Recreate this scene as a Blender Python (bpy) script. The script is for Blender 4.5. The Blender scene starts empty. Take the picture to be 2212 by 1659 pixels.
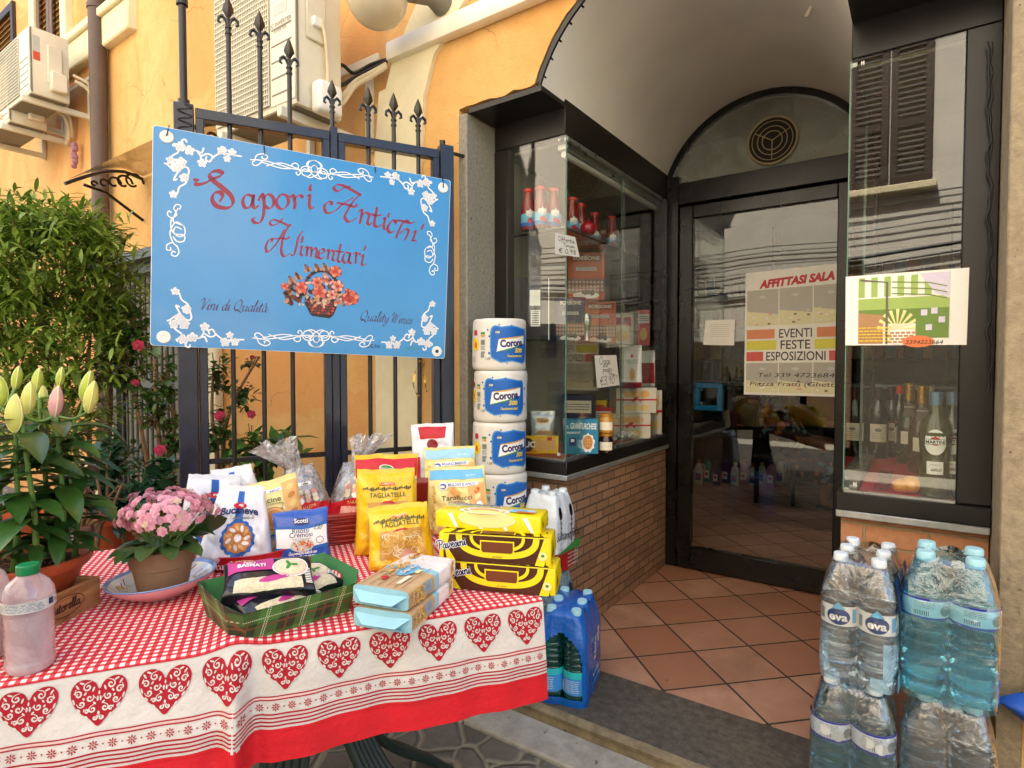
import bpy, bmesh, math, random
from math import sin, cos, pi, radians, sqrt, atan2, exp
from mathutils import Vector, Matrix, noise
from mathutils.geometry import tessellate_polygon
random.seed(7)
SC = bpy.context.scene
COL = SC.collection
# ---------------------------------------------------------------- camera
FPX, CX, CY = 1265.0, 1106.0, 829.5
PT, AZ, HC = radians(1.79), radians(34.9), 1.15
FW = Vector((-sin(AZ)*cos(PT), cos(AZ)*cos(PT), -sin(PT)))
RT = Vector((cos(AZ), sin(AZ), 0))
UP = RT.cross(FW)
CAM = Vector((0, 0, HC))
cd = bpy.data.cameras.new("camera"); cam = bpy.data.objects.new("camera", cd); COL.objects.link(cam)
cam.location = CAM
cam.rotation_euler = Matrix((RT, UP, -FW)).transposed().to_euler()
cd.sensor_width = 36; cd.lens = FPX/2212*36; cd.clip_start = 0.02; cd.clip_end = 400
SC.camera = cam
# ---------------------------------------------------------------- world, sun, exposure
SUN_EL, SUN_AZ = radians(59), radians(-14)
w = bpy.data.worlds.new("World"); SC.world = w; w.use_nodes = True
nt = w.node_tree; bg = nt.nodes["Background"]
sky = nt.nodes.new("ShaderNodeTexSky"); sky.sky_type = 'NISHITA'; sky.sun_disc = False
sky.sun_elevation = SUN_EL; sky.sun_rotation = SUN_AZ; sky.dust_density = 2.0; sky.air_density = 1.0
nt.links.new(sky.outputs[0], bg.inputs[0]); bg.inputs[1].default_value = 0.115
sl = bpy.data.lights.new("sun", 'SUN'); so = bpy.data.objects.new("sun", sl); COL.objects.link(so)
sl.energy = 5.0; sl.angle = radians(0.6); sl.color = (1.0, 0.92, 0.80)
so.rotation_euler = Vector((sin(SUN_AZ)*cos(SUN_EL), cos(SUN_AZ)*cos(SUN_EL), sin(SUN_EL))).to_track_quat('Z', 'Y').to_euler()
SC.view_settings.view_transform = 'Standard'; SC.view_settings.look = 'None'
SC.view_settings.exposure = 2.4; SC.view_settings.gamma = 1
SC.cycles.max_bounces = 12; SC.cycles.transparent_max_bounces = 48; SC.cycles.transmission_bounces = 10
SC.cycles.caustics_reflective = False; SC.cycles.caustics_refractive = False
SC.cycles.use_denoising = True
SC.cycles.sample_clamp_indirect = 6
# ---------------------------------------------------------------- picture point -> place in the world (2212 px wide reading of the photo)
def ray(x, y): return FW + RT*((x-CX)/FPX) + UP*((CY-y)/FPX)
def hit(x, y, i, v):
    d = ray(x, y); return CAM + d*((v-CAM[i])/d[i])
def hx(x, y, v): return hit(x, y, 0, v)
def hy(x, y, v): return hit(x, y, 1, v)
def hz(x, y, v): return hit(x, y, 2, v)
def hp(x, y, P, n):
    d = ray(x, y); return CAM + d*((P-CAM).dot(n)/d.dot(n))
def hd(x, y, dist): return CAM + ray(x, y)*dist
# ---------------------------------------------------------------- materials
def lin(h):
    h = h.lstrip('#'); r = []
    for i in (0, 2, 4):
        c = int(h[i:i+2], 16)/255; r.append(c/12.92 if c <= .04045 else ((c+.055)/1.055)**2.4)
    return tuple(r)
MATS = {}
class NT:
    def __init__(s, name):
        s.m = bpy.data.materials.new(name); s.m.use_nodes = True; s.t = s.m.node_tree
        s.b = s.t.nodes["Principled BSDF"]; s.out = s.t.nodes["Material Output"]
        s.co = None
    def n(s, typ, **kw):
        x = s.t.nodes.new(typ)
        for k, v in kw.items(): setattr(x, k, v)
        return x
    def l(s, a, b): s.t.links.new(a, b)
    def coord(s, kind='Object'):
        if s.co is None: s.co = s.n("ShaderNodeTexCoord")
        return s.co.outputs[kind]
    def geo(s): return s.n("ShaderNodeNewGeometry").outputs['Position']
    def noise(s, scale, detail=4, vec=None, rough=.55, dist=0):
        x = s.n("ShaderNodeTexNoise"); x.inputs['Scale'].default_value = scale; x.inputs['Detail'].default_value = detail
        x.inputs['Roughness'].default_value = rough; x.inputs['Distortion'].default_value = dist
        s.l(vec if vec is not None else s.coord(), x.inputs['Vector']); return x.outputs['Fac']
    def mapr(s, src, a, b, c=0, d=1):
        x = s.n("ShaderNodeMapRange"); x.inputs[1].default_value = a; x.inputs[2].default_value = b
        x.inputs[3].default_value = c; x.inputs[4].default_value = d; s.l(src, x.inputs[0]); return x.outputs[0]
    def mix(s, fac, a, b, mode='MIX'):
        x = s.n("ShaderNodeMix"); x.data_type = 'RGBA'; x.blend_type = mode
        if isinstance(fac, (int, float)): x.inputs[0].default_value = fac
        else: s.l(fac, x.inputs[0])
        for i, v in ((6, a), (7, b)):
            if isinstance(v, tuple): x.inputs[i].default_value = (*v[:3], 1)
            else: s.l(v, x.inputs[i])
        return x.outputs[2]
    def math(s, op, a, b=None, c=None):
        x = s.n("ShaderNodeMath"); x.operation = op
        for i, v in enumerate((a, b, c)):
            if v is None: continue
            if isinstance(v, (int, float)): x.inputs[i].default_value = v
            else: s.l(v, x.inputs[i])
        return x.outputs[0]
    def bump(s, h, strength=.3, dist=.01):
        x = s.n("ShaderNodeBump"); x.inputs['Strength'].default_value = strength; x.inputs['Distance'].default_value = dist
        s.l(h, x.inputs['Height']); s.l(x.outputs[0], s.b.inputs['Normal']); return x
    def base(s, c):
        if isinstance(c, tuple): s.b.inputs['Base Color'].default_value = (*c[:3], 1)
        else: s.l(c, s.b.inputs['Base Color'])
def mat(name, col, rough=.5, metal=0, nz=(12, .12), bump=None, coat=0, trans=0, ior=1.45, sub=0, spec=.5, alpha=1, two=None):
    if name in MATS: return name
    k = NT(name); c = lin(col) if isinstance(col, str) else col
    if nz and nz[1]:
        f = k.noise(nz[0], 5)
        f = k.mapr(f, .25, .75, 0, 1)
        lo = tuple(x*(1-nz[1]) for x in c); hi = lin(two) if two else tuple(min(1, x*(1+nz[1])) for x in c)
        k.base(k.mix(f, lo, hi))
        r = k.mapr(f, 0, 1, max(0, rough-.06), min(1, rough+.06)); k.l(r, k.b.inputs['Roughness'])
    else:
        k.base(c); k.b.inputs['Roughness'].default_value = rough
    k.b.inputs['Metallic'].default_value = metal; k.b.inputs['IOR'].default_value = ior
    k.b.inputs['Coat Weight'].default_value = coat; k.b.inputs['Coat Roughness'].default_value = .08
    k.b.inputs['Transmission Weight'].default_value = trans; k.b.inputs['Specular IOR Level'].default_value = spec
    k.b.inputs['Alpha'].default_value = alpha
    if sub: k.b.inputs['Subsurface Weight'].default_value = sub; k.b.inputs['Subsurface Scale'].default_value = .01
    if bump: k.bump(k.noise(bump[0], 6), bump[1], bump[2] if len(bump) > 2 else .004)
    MATS[name] = k.m; return name
def clearmat(name, tint=(1, 1, 1), ior=1.5, rough=.02, haze=0, hazecol=(.8, .85, .9), bump=None, power=1.0):
    """thin clear sheet: transparent with a Fresnel reflection, optional milky haze"""
    k = NT(name); t = k.t; t.nodes.remove(k.b)
    tr = k.n("ShaderNodeBsdfTransparent"); tr.inputs[0].default_value = (*tint, 1)
    gl = k.n("ShaderNodeBsdfGlossy"); gl.inputs['Roughness'].default_value = rough; gl.inputs[0].default_value = (1, 1, 1, 1)
    fr = k.n("ShaderNodeFresnel"); gb = k.n('ShaderNodeNewGeometry'); k.l(k.math('ADD', k.math('MULTIPLY', gb.outputs['Backfacing'], 1/ior-ior), ior), fr.inputs['IOR'])
    mx = k.n("ShaderNodeMixShader"); base = tr.outputs[0]
    if haze:
        df = k.n("ShaderNodeBsdfDiffuse"); df.inputs[0].default_value = (*hazecol, 1)
        m2 = k.n("ShaderNodeMixShader")
        hz_ = k.mapr(k.noise(9, 5, dist=.4), .35, .7, haze*.35, haze*1.5); k.l(hz_, m2.inputs[0])
        k.l(tr.outputs[0], m2.inputs[1]); k.l(df.outputs[0], m2.inputs[2]); base = m2.outputs[0]
    f = fr.outputs[0]
    if power != 1: f = k.math('MULTIPLY', f, power); f = k.math('MINIMUM', f, 1.0)
    k.l(f, mx.inputs[0]); k.l(base, mx.inputs[1]); k.l(gl.outputs[0], mx.inputs[2])
    if bump:
        bp = k.n("ShaderNodeBump"); bp.inputs['Strength'].default_value = bump[1]; bp.inputs['Distance'].default_value = bump[2]
        k.l(k.noise(bump[0], 4, dist=1.2), bp.inputs['Height']); k.l(bp.outputs[0], gl.inputs['Normal']); k.l(bp.outputs[0], fr.inputs['Normal'])
    k.l(mx.outputs[0], k.out.inputs[0]); MATS[name] = k.m; return name
# ---------------------------------------------------------------- mesh builder
def RZ(a): return Matrix.Rotation(a, 4, 'Z')
def RX(a): return Matrix.Rotation(a, 4, 'X')
def RY(a): return Matrix.Rotation(a, 4, 'Y')
def TR(*p): return Matrix.Translation(Vector(p if len(p) == 3 else p[0]))
BOXC = {}
def boxgeo(sz, bev, seg):
    key = (tuple(round(x, 5) for x in sz), bev, seg)
    if key not in BOXC:
        bm = bmesh.new(); bmesh.ops.create_cube(bm, size=1)
        for v in bm.verts: v.co = Vector((v.co.x*sz[0], v.co.y*sz[1], v.co.z*sz[2]))
        if bev: bmesh.ops.bevel(bm, geom=bm.edges[:], offset=min(bev, min(sz)*.45), segments=seg, affect='EDGES', profile=.5)
        bm.verts.index_update()
        BOXC[key] = ([v.co.copy() for v in bm.verts], [[v.index for v in f.verts] for f in bm.faces]); bm.free()
    return BOXC[key]
class MB:
    def __init__(s): s.v = []; s.f = []; s.m = []; s.mats = []
    def mi(s, m):
        if m not in s.mats: s.mats.append(m)
        return s.mats.index(m)
    def add(s, vs, fs, m, T=None):
        o = len(s.v); k = s.mi(m)
        s.v += [T @ Vector(v) if T is not None else Vector(v) for v in vs]
        s.f += [[i+o for i in f] for f in fs]; s.m += [k]*len(fs); return s
    def box(s, c, sz, m, T=None, bev=0, seg=1):
        vs, fs = boxgeo(sz, bev, seg); M = TR(*c); M = T @ M if T is not None else M
        return s.add(vs, fs, m, M)
    def bx(s, x0, x1, y0, y1, z0, z1, m, bev=0, T=None, seg=1):
        return s.box(((x0+x1)/2, (y0+y1)/2, (z0+z1)/2), (abs(x1-x0), abs(y1-y0), abs(z1-z0)), m, T, bev, seg)
    def tube(s, pts, r, m, n=8, cap=True, T=None, closed=False, flat=None):
        P = [Vector(p) for p in pts]; N = len(P); vs = []; fs = []
        rr = r if isinstance(r, (list, tuple)) else [r]*N
        t0 = (P[1]-P[0]).normalized(); a = Vector((0, 0, 1)) if abs(t0.z) < .9 else Vector((1, 0, 0))
        u = t0.cross(a).normalized()
        for i in range(N):
            if closed: t = (P[(i+1) % N]-P[i-1])
            else: t = (P[min(i+1, N-1)]-P[max(i-1, 0)])
            t = t.normalized() if t.length > 1e-9 else t0
            u = (u - t*u.dot(t)); u = u.normalized() if u.length > 1e-6 else t.orthogonal().normalized()
            v = t.cross(u)
            for j in range(n):
                an = 2*pi*j/n; q = (u*cos(an)+v*sin(an)*(flat or 1))*rr[i]; vs.append(P[i]+q)
        for i in range(N if closed else N-1):
            for j in range(n):
                a_, b_ = i*n+j, i*n+(j+1) % n; c_, d_ = ((i+1) % N)*n+(j+1) % n, ((i+1) % N)*n+j
                fs.append([a_, b_, c_, d_])
        if cap and not closed: fs.append(list(range(n))[::-1]); fs.append([(N-1)*n+j for j in range(n)])
        return s.add(vs, fs, m, T)
    def lathe(s, prof, m, n=28, T=None, cap=False, fn=None):
        vs = []; fs = []
        for r, z in prof:
            for j in range(n):
                a = 2*pi*j/n; k = fn(a, r, z) if fn else 1
                vs.append((r*k*cos(a), r*k*sin(a), z))
        for i in range(len(prof)-1):
            for j in range(n):
                fs.append([i*n+j, i*n+(j+1) % n, (i+1)*n+(j+1) % n, (i+1)*n+j])
        if cap:
            fs.append(list(range(n))[::-1]); fs.append([(len(prof)-1)*n+j for j in range(n)])
        return s.add(vs, fs, m, T)
    def grid(s, fn, nu, nv, m, T=None, flip=False, closeu=False):
        vs = []; fs = []
        for i in range(nu+1):
            for j in range(nv+1): vs.append(fn(i/nu, j/nv))
        for i in range(nu):
            for j in range(nv):
                q = [i*(nv+1)+j, (i+1)*(nv+1)+j, (i+1)*(nv+1)+j+1, i*(nv+1)+j+1]; fs.append(q[::-1] if flip else q)
        return s.add(vs, fs, m, T)
    def prism(s, poly, h, m, T=None, z0=0):
        """poly in xy, extruded z0..z0+h"""
        n = len(poly); vs = [(x, y, z0) for x, y in poly]+[(x, y, z0+h) for x, y in poly]
        tri = tessellate_polygon([[Vector((x, y, 0)) for x, y in poly]])
        ar = sum(poly[i][0]*poly[(i+1) % n][1]-poly[(i+1) % n][0]*poly[i][1] for i in range(n))
        fs = []
        for t in tri:
            a = sum(poly[t[i]][0]*poly[t[(i+1) % 3]][1]-poly[t[(i+1) % 3]][0]*poly[t[i]][1] for i in range(3))
            t = list(t) if a > 0 else list(t)[::-1]
            fs.append([i+n for i in t]); fs.append(t[::-1])
        for i in range(n):
            j = (i+1) % n; q = [i, j, j+n, i+n]; fs.append(q if ar > 0 else q[::-1])
        return s.add(vs, fs, m, T)
    def ico(s, c, r, m, sub=2, sc=(1, 1, 1), T=None, nz=0):
        bm = bmesh.new(); bmesh.ops.create_icosphere(bm, subdivisions=sub, radius=1); bm.verts.index_update()
        vs = []
        for v in bm.verts:
            k = 1+nz*noise.noise(v.co*2+Vector(c)*9) if nz else 1
            vs.append((c[0]+v.co.x*r*sc[0]*k, c[1]+v.co.y*r*sc[1]*k, c[2]+v.co.z*r*sc[2]*k))
        fs = [[v.index for v in f.verts] for f in bm.faces]; bm.free(); return s.add(vs, fs, m, T)
    def mesh(s, name, angle=38):
        me = bpy.data.meshes.new(name); me.from_pydata([tuple(v) for v in s.v], [], s.f)
        for m in s.mats: me.materials.append(MATS[m])
        me.polygons.foreach_set('material_index', s.m); me.polygons.foreach_set('use_smooth', [True]*len(s.f))
        me.update(); me.set_sharp_from_angle(angle=radians(angle)); return me
def link(name, data, parent=None, M=None):
    o = bpy.data.objects.new(name, data); COL.objects.link(o)
    if parent: o.parent = parent
    if M is not None: o.matrix_basis = M
    return o
def part(name, mb, parent, M=None, label=None, angle=38):
    o = link(name, mb.mesh(name, angle), parent, M)
    if label: o['label'] = label
    return o
def tag(o, label, cat, group=None):
    o['label'] = label; o['category'] = cat
    if group: o['group'] = group
    return o
def thing(name, label, cat, M=None, group=None):
    return tag(link(name, None, None, M), label, cat, group)
def single(name, mb, label, cat, M=None, group=None, angle=38):
    return tag(link(name, mb.mesh(name, angle), None, M), label, cat, group)
def struct(name, mb, kind='structure', M=None):
    o = link(name, mb.mesh(name), None, M); o['kind'] = kind; return o
def dup(o, M=None, label=None, group=None):
    r = o.copy(); COL.objects.link(r)
    if M is not None: r.matrix_basis = M
    if label: r['label'] = label
    if group: r['group'] = group
    for ch in list(o.children):
        c = ch.copy(); COL.objects.link(c); c.parent = r
        for g in list(ch.children):
            d = g.copy(); COL.objects.link(d); d.parent = c
    return r
def spline(pts, k=8, closed=False):
    P = [Vector(p) for p in pts]; n = len(P); out = []
    g = lambda i: P[i % n] if closed else P[min(max(i, 0), n-1)]
    for i in range(n if closed else n-1):
        a, b, c, d = g(i-1), g(i), g(i+1), g(i+2)
        for j in range(k):
            t = j/k; out.append(.5*((2*b)+(c-a)*t+(2*a-5*b+4*c-d)*t*t+(3*b-a-3*c+d)*t**3))
    if not closed: out.append(P[-1])
    return out
# ---------------------------------------------------------------- printed artwork: flat 2D shapes laid on a surface
TXT = {}
def textgeo(s, shear=0, bold=0):
    key = (s, shear, bold)
    if key in TXT: return TXT[key]
    cu = bpy.data.curves.new("t", 'FONT'); cu.body = s; cu.size = 1; cu.shear = shear; cu.offset = bold
    cu.resolution_u = 3; cu.fill_mode = 'FRONT'
    o = bpy.data.objects.new("t", cu); COL.objects.link(o)
    me = bpy.data.meshes.new_from_object(o.evaluated_get(bpy.context.evaluated_depsgraph_get()))
    me.calc_loop_triangles(); vs = [(v.co.x, v.co.y) for v in me.vertices]; tr = [tuple(t.vertices) for t in me.loop_triangles]
    bpy.data.objects.remove(o); bpy.data.meshes.remove(me); bpy.data.curves.remove(cu)
    TXT[key] = (vs, tr); return TXT[key]
class Art:
    def __init__(s): s.t = []     # (mat, layer, [p,p,p])
    def poly(s, pts, m, L=0):
        pts = [tuple(p[:2]) for p in pts]
        for t in tessellate_polygon([[Vector((x, y, 0)) for x, y in pts]]): s.t.append((m, L, [pts[i] for i in t]))
        return s
    def rect(s, x0, y0, x1, y1, m, L=0): return s.poly([(x0, y0), (x1, y0), (x1, y1), (x0, y1)], m, L)
    def ell(s, cx, cy, rx, ry, m, L=0, n=24, rot=0, wob=0, wn=8):
        return s.poly([(cx+cos(rot)*rx*cos(a)*k-sin(rot)*ry*sin(a)*k, cy+sin(rot)*rx*cos(a)*k+cos(rot)*ry*sin(a)*k)
                       for a, k in ((2*pi*i/n, 1+wob*sin(wn*2*pi*i/n)) for i in range(n))], m, L)
    def ring(s, cx, cy, rx, ry, w, m, L=0, n=28, a0=0, a1=2*pi):
        for i in range(n):
            a, b = a0+(a1-a0)*i/n, a0+(a1-a0)*(i+1)/n
            s.quad((cx+rx*cos(a), cy+ry*sin(a)), (cx+rx*cos(b), cy+ry*sin(b)), (cx+(rx-w)*cos(b), cy+(ry-w)*sin(b)), (cx+(rx-w)*cos(a), cy+(ry-w)*sin(a)), m, L)
        return s
    def quad(s, a, b, c, d, m, L=0): s.t.append((m, L, [a, b, c])); s.t.append((m, L, [a, c, d])); return s
    def line(s, pts, w, m, L=0, smooth=0, taper=False, closed=False):
        P = spline([(p[0], p[1], 0) for p in pts], smooth) if smooth else [Vector((p[0], p[1], 0)) for p in pts]
        N = len(P); off = []
        for i in range(N):
            t = P[min(i+1, N-1)]-P[max(i-1, 0)]; t = t.normalized() if t.length > 1e-9 else Vector((1, 0, 0))
            ww = w*(.35+.65*sin(pi*(i+.001)/(N-1+.002))) if taper else w
            off.append(Vector((-t.y, t.x, 0))*ww/2)
        for i in range(N-1):
            s.quad(*[tuple(q[:2]) for q in (P[i]-off[i], P[i+1]-off[i+1], P[i+1]+off[i+1], P[i]+off[i])], m, L)
        return s
    def nib(s, pts, w, m, L=0, ang=38, thin=.22, k=7):
        """broad-pen stroke: thick and thin by direction"""
        P = spline([(p[0], p[1], 0) for p in pts], k); N = len(P); a = radians(ang); nb = Vector((cos(a), sin(a), 0))
        off = []
        for i in range(N):
            t = (P[min(i+1, N-1)]-P[max(i-1, 0)]).normalized(); nn = Vector((-t.y, t.x, 0))
            off.append(nn*(w/2)*(thin+(1-thin)*abs(nb.dot(nn))**1.3))
        for i in range(N-1):
            s.quad(*[tuple(q[:2]) for q in (P[i]-off[i], P[i+1]-off[i+1], P[i+1]+off[i+1], P[i]+off[i])], m, L)
        return s
    def text(s, st, x, y, h, m, L=0, al='c', width=None, shear=0, bold=0, rot=0, arc=0):
        vs, tr = textgeo(st, shear, bold)
        if not vs: return s
        x0, x1 = min(v[0] for v in vs), max(v[0] for v in vs); sc = h/.73; sx = width/(x1-x0) if width else sc
        ax = {'c': (x0+x1)/2, 'l': x0, 'r': x1}[al]; W = (x1-x0)*sx/2 or 1
        def T(v):
            a, b = (v[0]-ax)*sx, v[1]*sc
            if arc: b += arc*(1-((a)/W)**2)
            return (x+a*cos(rot)-b*sin(rot), y+a*sin(rot)+b*cos(rot))
        P = [T(v) for v in vs]
        for t in tr: s.t.append((m, L, [P[i] for i in t]))
        return s
    def hand(s, st, x, y, h, m, L=0, w=None, al='c', width=None, shear=.25, nib=None, rot=0, caps=1.0):
        """handwriting / script lettering from pen strokes"""
        w = w or h*.09; xs = 0; strokes = []
        for ch in st:
            g = GL.get(ch)
            if g is None: xs += .5; continue
            adv, sts = g
            for q in sts: strokes.append([(a+xs, b) for a, b in q])
            xs += adv
        sx = (width/xs) if width else h
        ox = {'c': -xs*sx/2, 'l': 0, 'r': -xs*sx}[al]
        for q in strokes:
            P = [((a*sx+ox+b*h*shear), b*h) for a, b in q]
            P = [(x+a*cos(rot)-b*sin(rot), y+a*sin(rot)+b*cos(rot)) for a, b in P]
            if nib: s.nib(P, w, m, L, ang=nib, k=5)
            else: s.line(P, w, m, L, smooth=5)
        return s
    def shift(s, fn):
        s.t = [(m, L, [fn(*p) for p in P]) for m, L, P in s.t]; return s
    def merge(s, o, fn=lambda x, y: (x, y), dL=0, rep=None):
        s.t += [((rep or {}).get(m, m), L+dL, [fn(*p) for p in P]) for m, L, P in o.t]; return s
    def build(s, name, parent, fn=None, maxe=None, eps=.0005, M=None, h0=.0005):
        T = s.t
        if maxe:
            out = []
            st = list(T)
            while st:
                m, L, P = st.pop(); e = [((P[i][0]-P[(i+1) % 3][0])**2+(P[i][1]-P[(i+1) % 3][1])**2) for i in range(3)]
                k = e.index(max(e))
                if e[k] > maxe*maxe:
                    a, b, c = P[k], P[(k+1) % 3], P[(k+2) % 3]; mm = ((a[0]+b[0])/2, (a[1]+b[1])/2)
                    st.append((m, L, [a, mm, c])); st.append((m, L, [mm, b, c]))
                else: out.append((m, L, P))
            T = out
        mb = MB(); fn = fn or (lambda u, v, h: (u, v, h)); cache = {}
        for m, L, P in T:
            ar = (P[1][0]-P[0][0])*(P[2][1]-P[0][1])-(P[2][0]-P[0][0])*(P[1][1]-P[0][1])
            if abs(ar) < 1e-12: continue
            if ar < 0: P = P[::-1]
            ids = []
            for p in P:
                key = (round(p[0], 6), round(p[1], 6), L)
                if key not in cache: cache[key] = len(mb.v); mb.v.append(Vector(fn(p[0], p[1], h0+eps*L)))
                ids.append(cache[key])
            if len(set(ids)) == 3: mb.f.append(ids); mb.m.append(mb.mi(m))
        return part(name, mb, parent, M) if mb.f else None
def ink(name, col, rough=.45, **kw): return mat('ink_'+name, col, rough, nz=(40, .05), **kw)
# ================================================================ materials of the place
def pos_mat(name): k = NT(name); MATS[name] = k.m; return k
k = pos_mat('plaster'); g = k.geo()
f1 = k.mapr(k.noise(1.3, 6, g, .6, .6), .35, .68); f2 = k.noise(14, 6, g, .65)
c1 = k.mix(f1, lin('d69f58'), lin('e4ba78')); c2 = k.mix(k.mapr(f2, .45, .75, 0, .35), c1, lin('c98a44'))
f3 = k.mapr(k.noise(.55, 7, g, .55, 1.4), .52, .535, 0, .55); c3 = k.mix(f3, c2, lin('d9934f'))
f4 = k.mapr(k.noise(3.3, 8, g, .7, .3), .66, .8, 0, .5); k.base(k.mix(f4, c3, lin('b98a58')))
sx = k.n("ShaderNodeMapping"); sx.inputs['Scale'].default_value = (9, 9, .7); k.l(g, sx.inputs['Vector'])
f5 = k.mapr(k.noise(1.0, 5, sx.outputs[0]), .58, .8, 0, .35)
k.base(k.mix(f5, k.mix(f4, c3, lin('b98a58')), lin('c89460')))
vk = k.n("ShaderNodeTexVoronoi"); vk.feature = 'DISTANCE_TO_EDGE'; vk.inputs['Scale'].default_value = 1.7
dm = k.n("ShaderNodeMix"); dm.data_type = 'RGBA'; dm.blend_type = 'ADD'; dm.inputs[0].default_value = .35; nn_ = k.n("ShaderNodeTexNoise"); nn_.inputs['Scale'].default_value = 3.5; nn_.inputs['Detail'].default_value = 8; k.l(g, nn_.inputs['Vector']); k.l(g, dm.inputs[6]); k.l(nn_.outputs['Color'], dm.inputs[7]); k.l(dm.outputs[2], vk.inputs['Vector'])
ck = k.math('MULTIPLY', k.mapr(vk.outputs['Distance'], .0, .006, 1, 0), k.mapr(k.noise(.9, 3, g), .5, .6, 0, .75))
spk = k.mapr(k.noise(42, 4, g, .6), .66, .78, 0, .35)
k.base(k.mix(spk, k.mix(ck, k.mix(f5, k.mix(f4, c3, lin('b98a58')), lin('c08a52')), lin('7a5532')), lin('a87844')))
k.b.inputs['Roughness'].default_value = .9; k.bump(k.math('ADD', k.noise(90, 6, g, .7), k.math('MULTIPLY', k.noise(9, 6, g, .7), 2)), .6, .006)
def stone(name, a, b, sc=30, bump=.4, rough=.85, pit=None):
    k = pos_mat(name); g = k.geo(); c = k.mix(k.mapr(k.noise(sc, 7, g, .7), .3, .7), lin(a), lin(b))
    c = k.mix(k.mapr(k.noise(2.5, 5, g), .35, .75, 0, .5), c, tuple(x*.6 for x in lin(a)))
    if pit: c = k.mix(k.mapr(k.noise(pit, 3, g), .68, .74, 0, .8), c, (.02, .018, .015))
    k.base(c); k.b.inputs['Roughness'].default_value = rough; k.bump(k.noise(sc*2, 6, g, .7), bump, .004)
stone('cream_plaster', 'e6d9b0', 'f1e6c2', 18)
stone('peperino', 'a39d8e', '77715f', 70, .8, pit=55)
stone('peperino_tan', 'b8a584', '847660', 40, .9, pit=50)
stone('slab_dark', '3f3a31', '73695a', 34, .8, pit=38)
stone('slab_edge', '9a8a6a', '5f543f', 22, .8, pit=30)
stone('marble_strip', '938d7e', 'c4beae', 16, .6, pit=22)
stone('vault_paint', 'f0ebdd', 'f5f1e6', 5, .12, .6)
stone('opposite_plaster', 'd6d0c2', 'e4dfd2', 5, .3)
# cobbles
k = pos_mat('cobble'); g = k.geo()
mp = k.n("ShaderNodeMapping"); mp.inputs['Rotation'].default_value = (0, 0, .5); k.l(g, mp.inputs['Vector'])
nz_ = k.n("ShaderNodeTexNoise"); nz_.inputs['Scale'].default_value = 5; k.l(mp.outputs[0], nz_.inputs['Vector'])
ad = k.n("ShaderNodeMix"); ad.data_type = 'RGBA'; ad.blend_type = 'ADD'; ad.inputs[0].default_value = .08
k.l(mp.outputs[0], ad.inputs[6]); k.l(nz_.outputs['Color'], ad.inputs[7])
vo = k.n("ShaderNodeTexVoronoi"); vo.feature = 'DISTANCE_TO_EDGE'; vo.inputs['Scale'].default_value = 7.5; k.l(ad.outputs[2], vo.inputs['Vector'])
vc = k.n("ShaderNodeTexVoronoi"); vc.inputs['Scale'].default_value = 7.5; k.l(ad.outputs[2], vc.inputs['Vector'])
e = k.mapr(vo.outputs['Distance'], .02, .09)
cs = k.mix(k.noise(30, 6, g), lin('5a554b'), lin('7d776a')); bw = k.n('ShaderNodeRGBToBW'); k.l(vc.outputs['Color'], bw.inputs[0]); hs = k.mix(k.mapr(bw.outputs[0], .2, .8, 0, .6), cs, lin('4a453c'))
k.base(k.mix(e, lin('8d8672'), hs)); k.b.inputs['Roughness'].default_value = .8
hh = k.math('ADD', k.math('MULTIPLY', e, 1.0), k.math('MULTIPLY', k.noise(40, 6, g), .35)); k.bump(hh, .8, .02)
# terracotta floor tiles, laid at 45 degrees
def tile_mat(name):
    k = pos_mat(name); g = k.geo()
    mp = k.n("ShaderNodeMapping"); mp.vector_type = 'TEXTURE'
    mp.inputs['Location'].default_value = (-.56, 2.505, 0); mp.inputs['Rotation'].default_value = (0, 0, radians(45.6)); k.l(g, mp.inputs['Vector'])
    br = k.n("ShaderNodeTexBrick"); br.offset = 0; br.inputs['Scale'].default_value = 1
    br.inputs['Brick Width'].default_value = .2455; br.inputs['Row Height'].default_value = .2455
    br.inputs['Mortar Size'].default_value = .0046; br.inputs['Mortar Smooth'].default_value = .15; br.inputs['Bias'].default_value = 0
    br.inputs['Color1'].default_value = (0, 0, 0, 1); br.inputs['Color2'].default_value = (1, 1, 1, 1); br.inputs['Mortar'].default_value = (.5, .5, .5, 1)
    k.l(mp.outputs[0], br.inputs['Vector'])
    c = k.mix(br.outputs['Color'], lin('ab7152'), lin('cfa083'))
    c = k.mix(k.mapr(k.noise(6, 6, g, .6, .5), .35, .7, 0, .8), c, lin('a9775a'))
    c = k.mix(k.mapr(k.noise(2.1, 4, g), .6, .75, 0, .5), c, lin('bd7658'))
    c = k.mix(k.mapr(k.noise(26, 3, g), .70, .76, 0, .7), c, lin('5c4436'))
    c = k.mix(k.mapr(k.noise(1.3, 6, g, .7, .8), .5, .75, 0, .45), c, lin('6e5240')); k.base(k.mix(br.outputs['Fac'], c, lin('3f352a')))
    k.l(k.mapr(br.outputs['Fac'], 0, 1, .38, .8), k.b.inputs['Roughness'])
    k.bump(k.math('SUBTRACT', k.math('MULTIPLY', k.noise(25, 6, g), .25), br.outputs['Fac']), .5, .003)
tile_mat('floor_tile')
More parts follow.
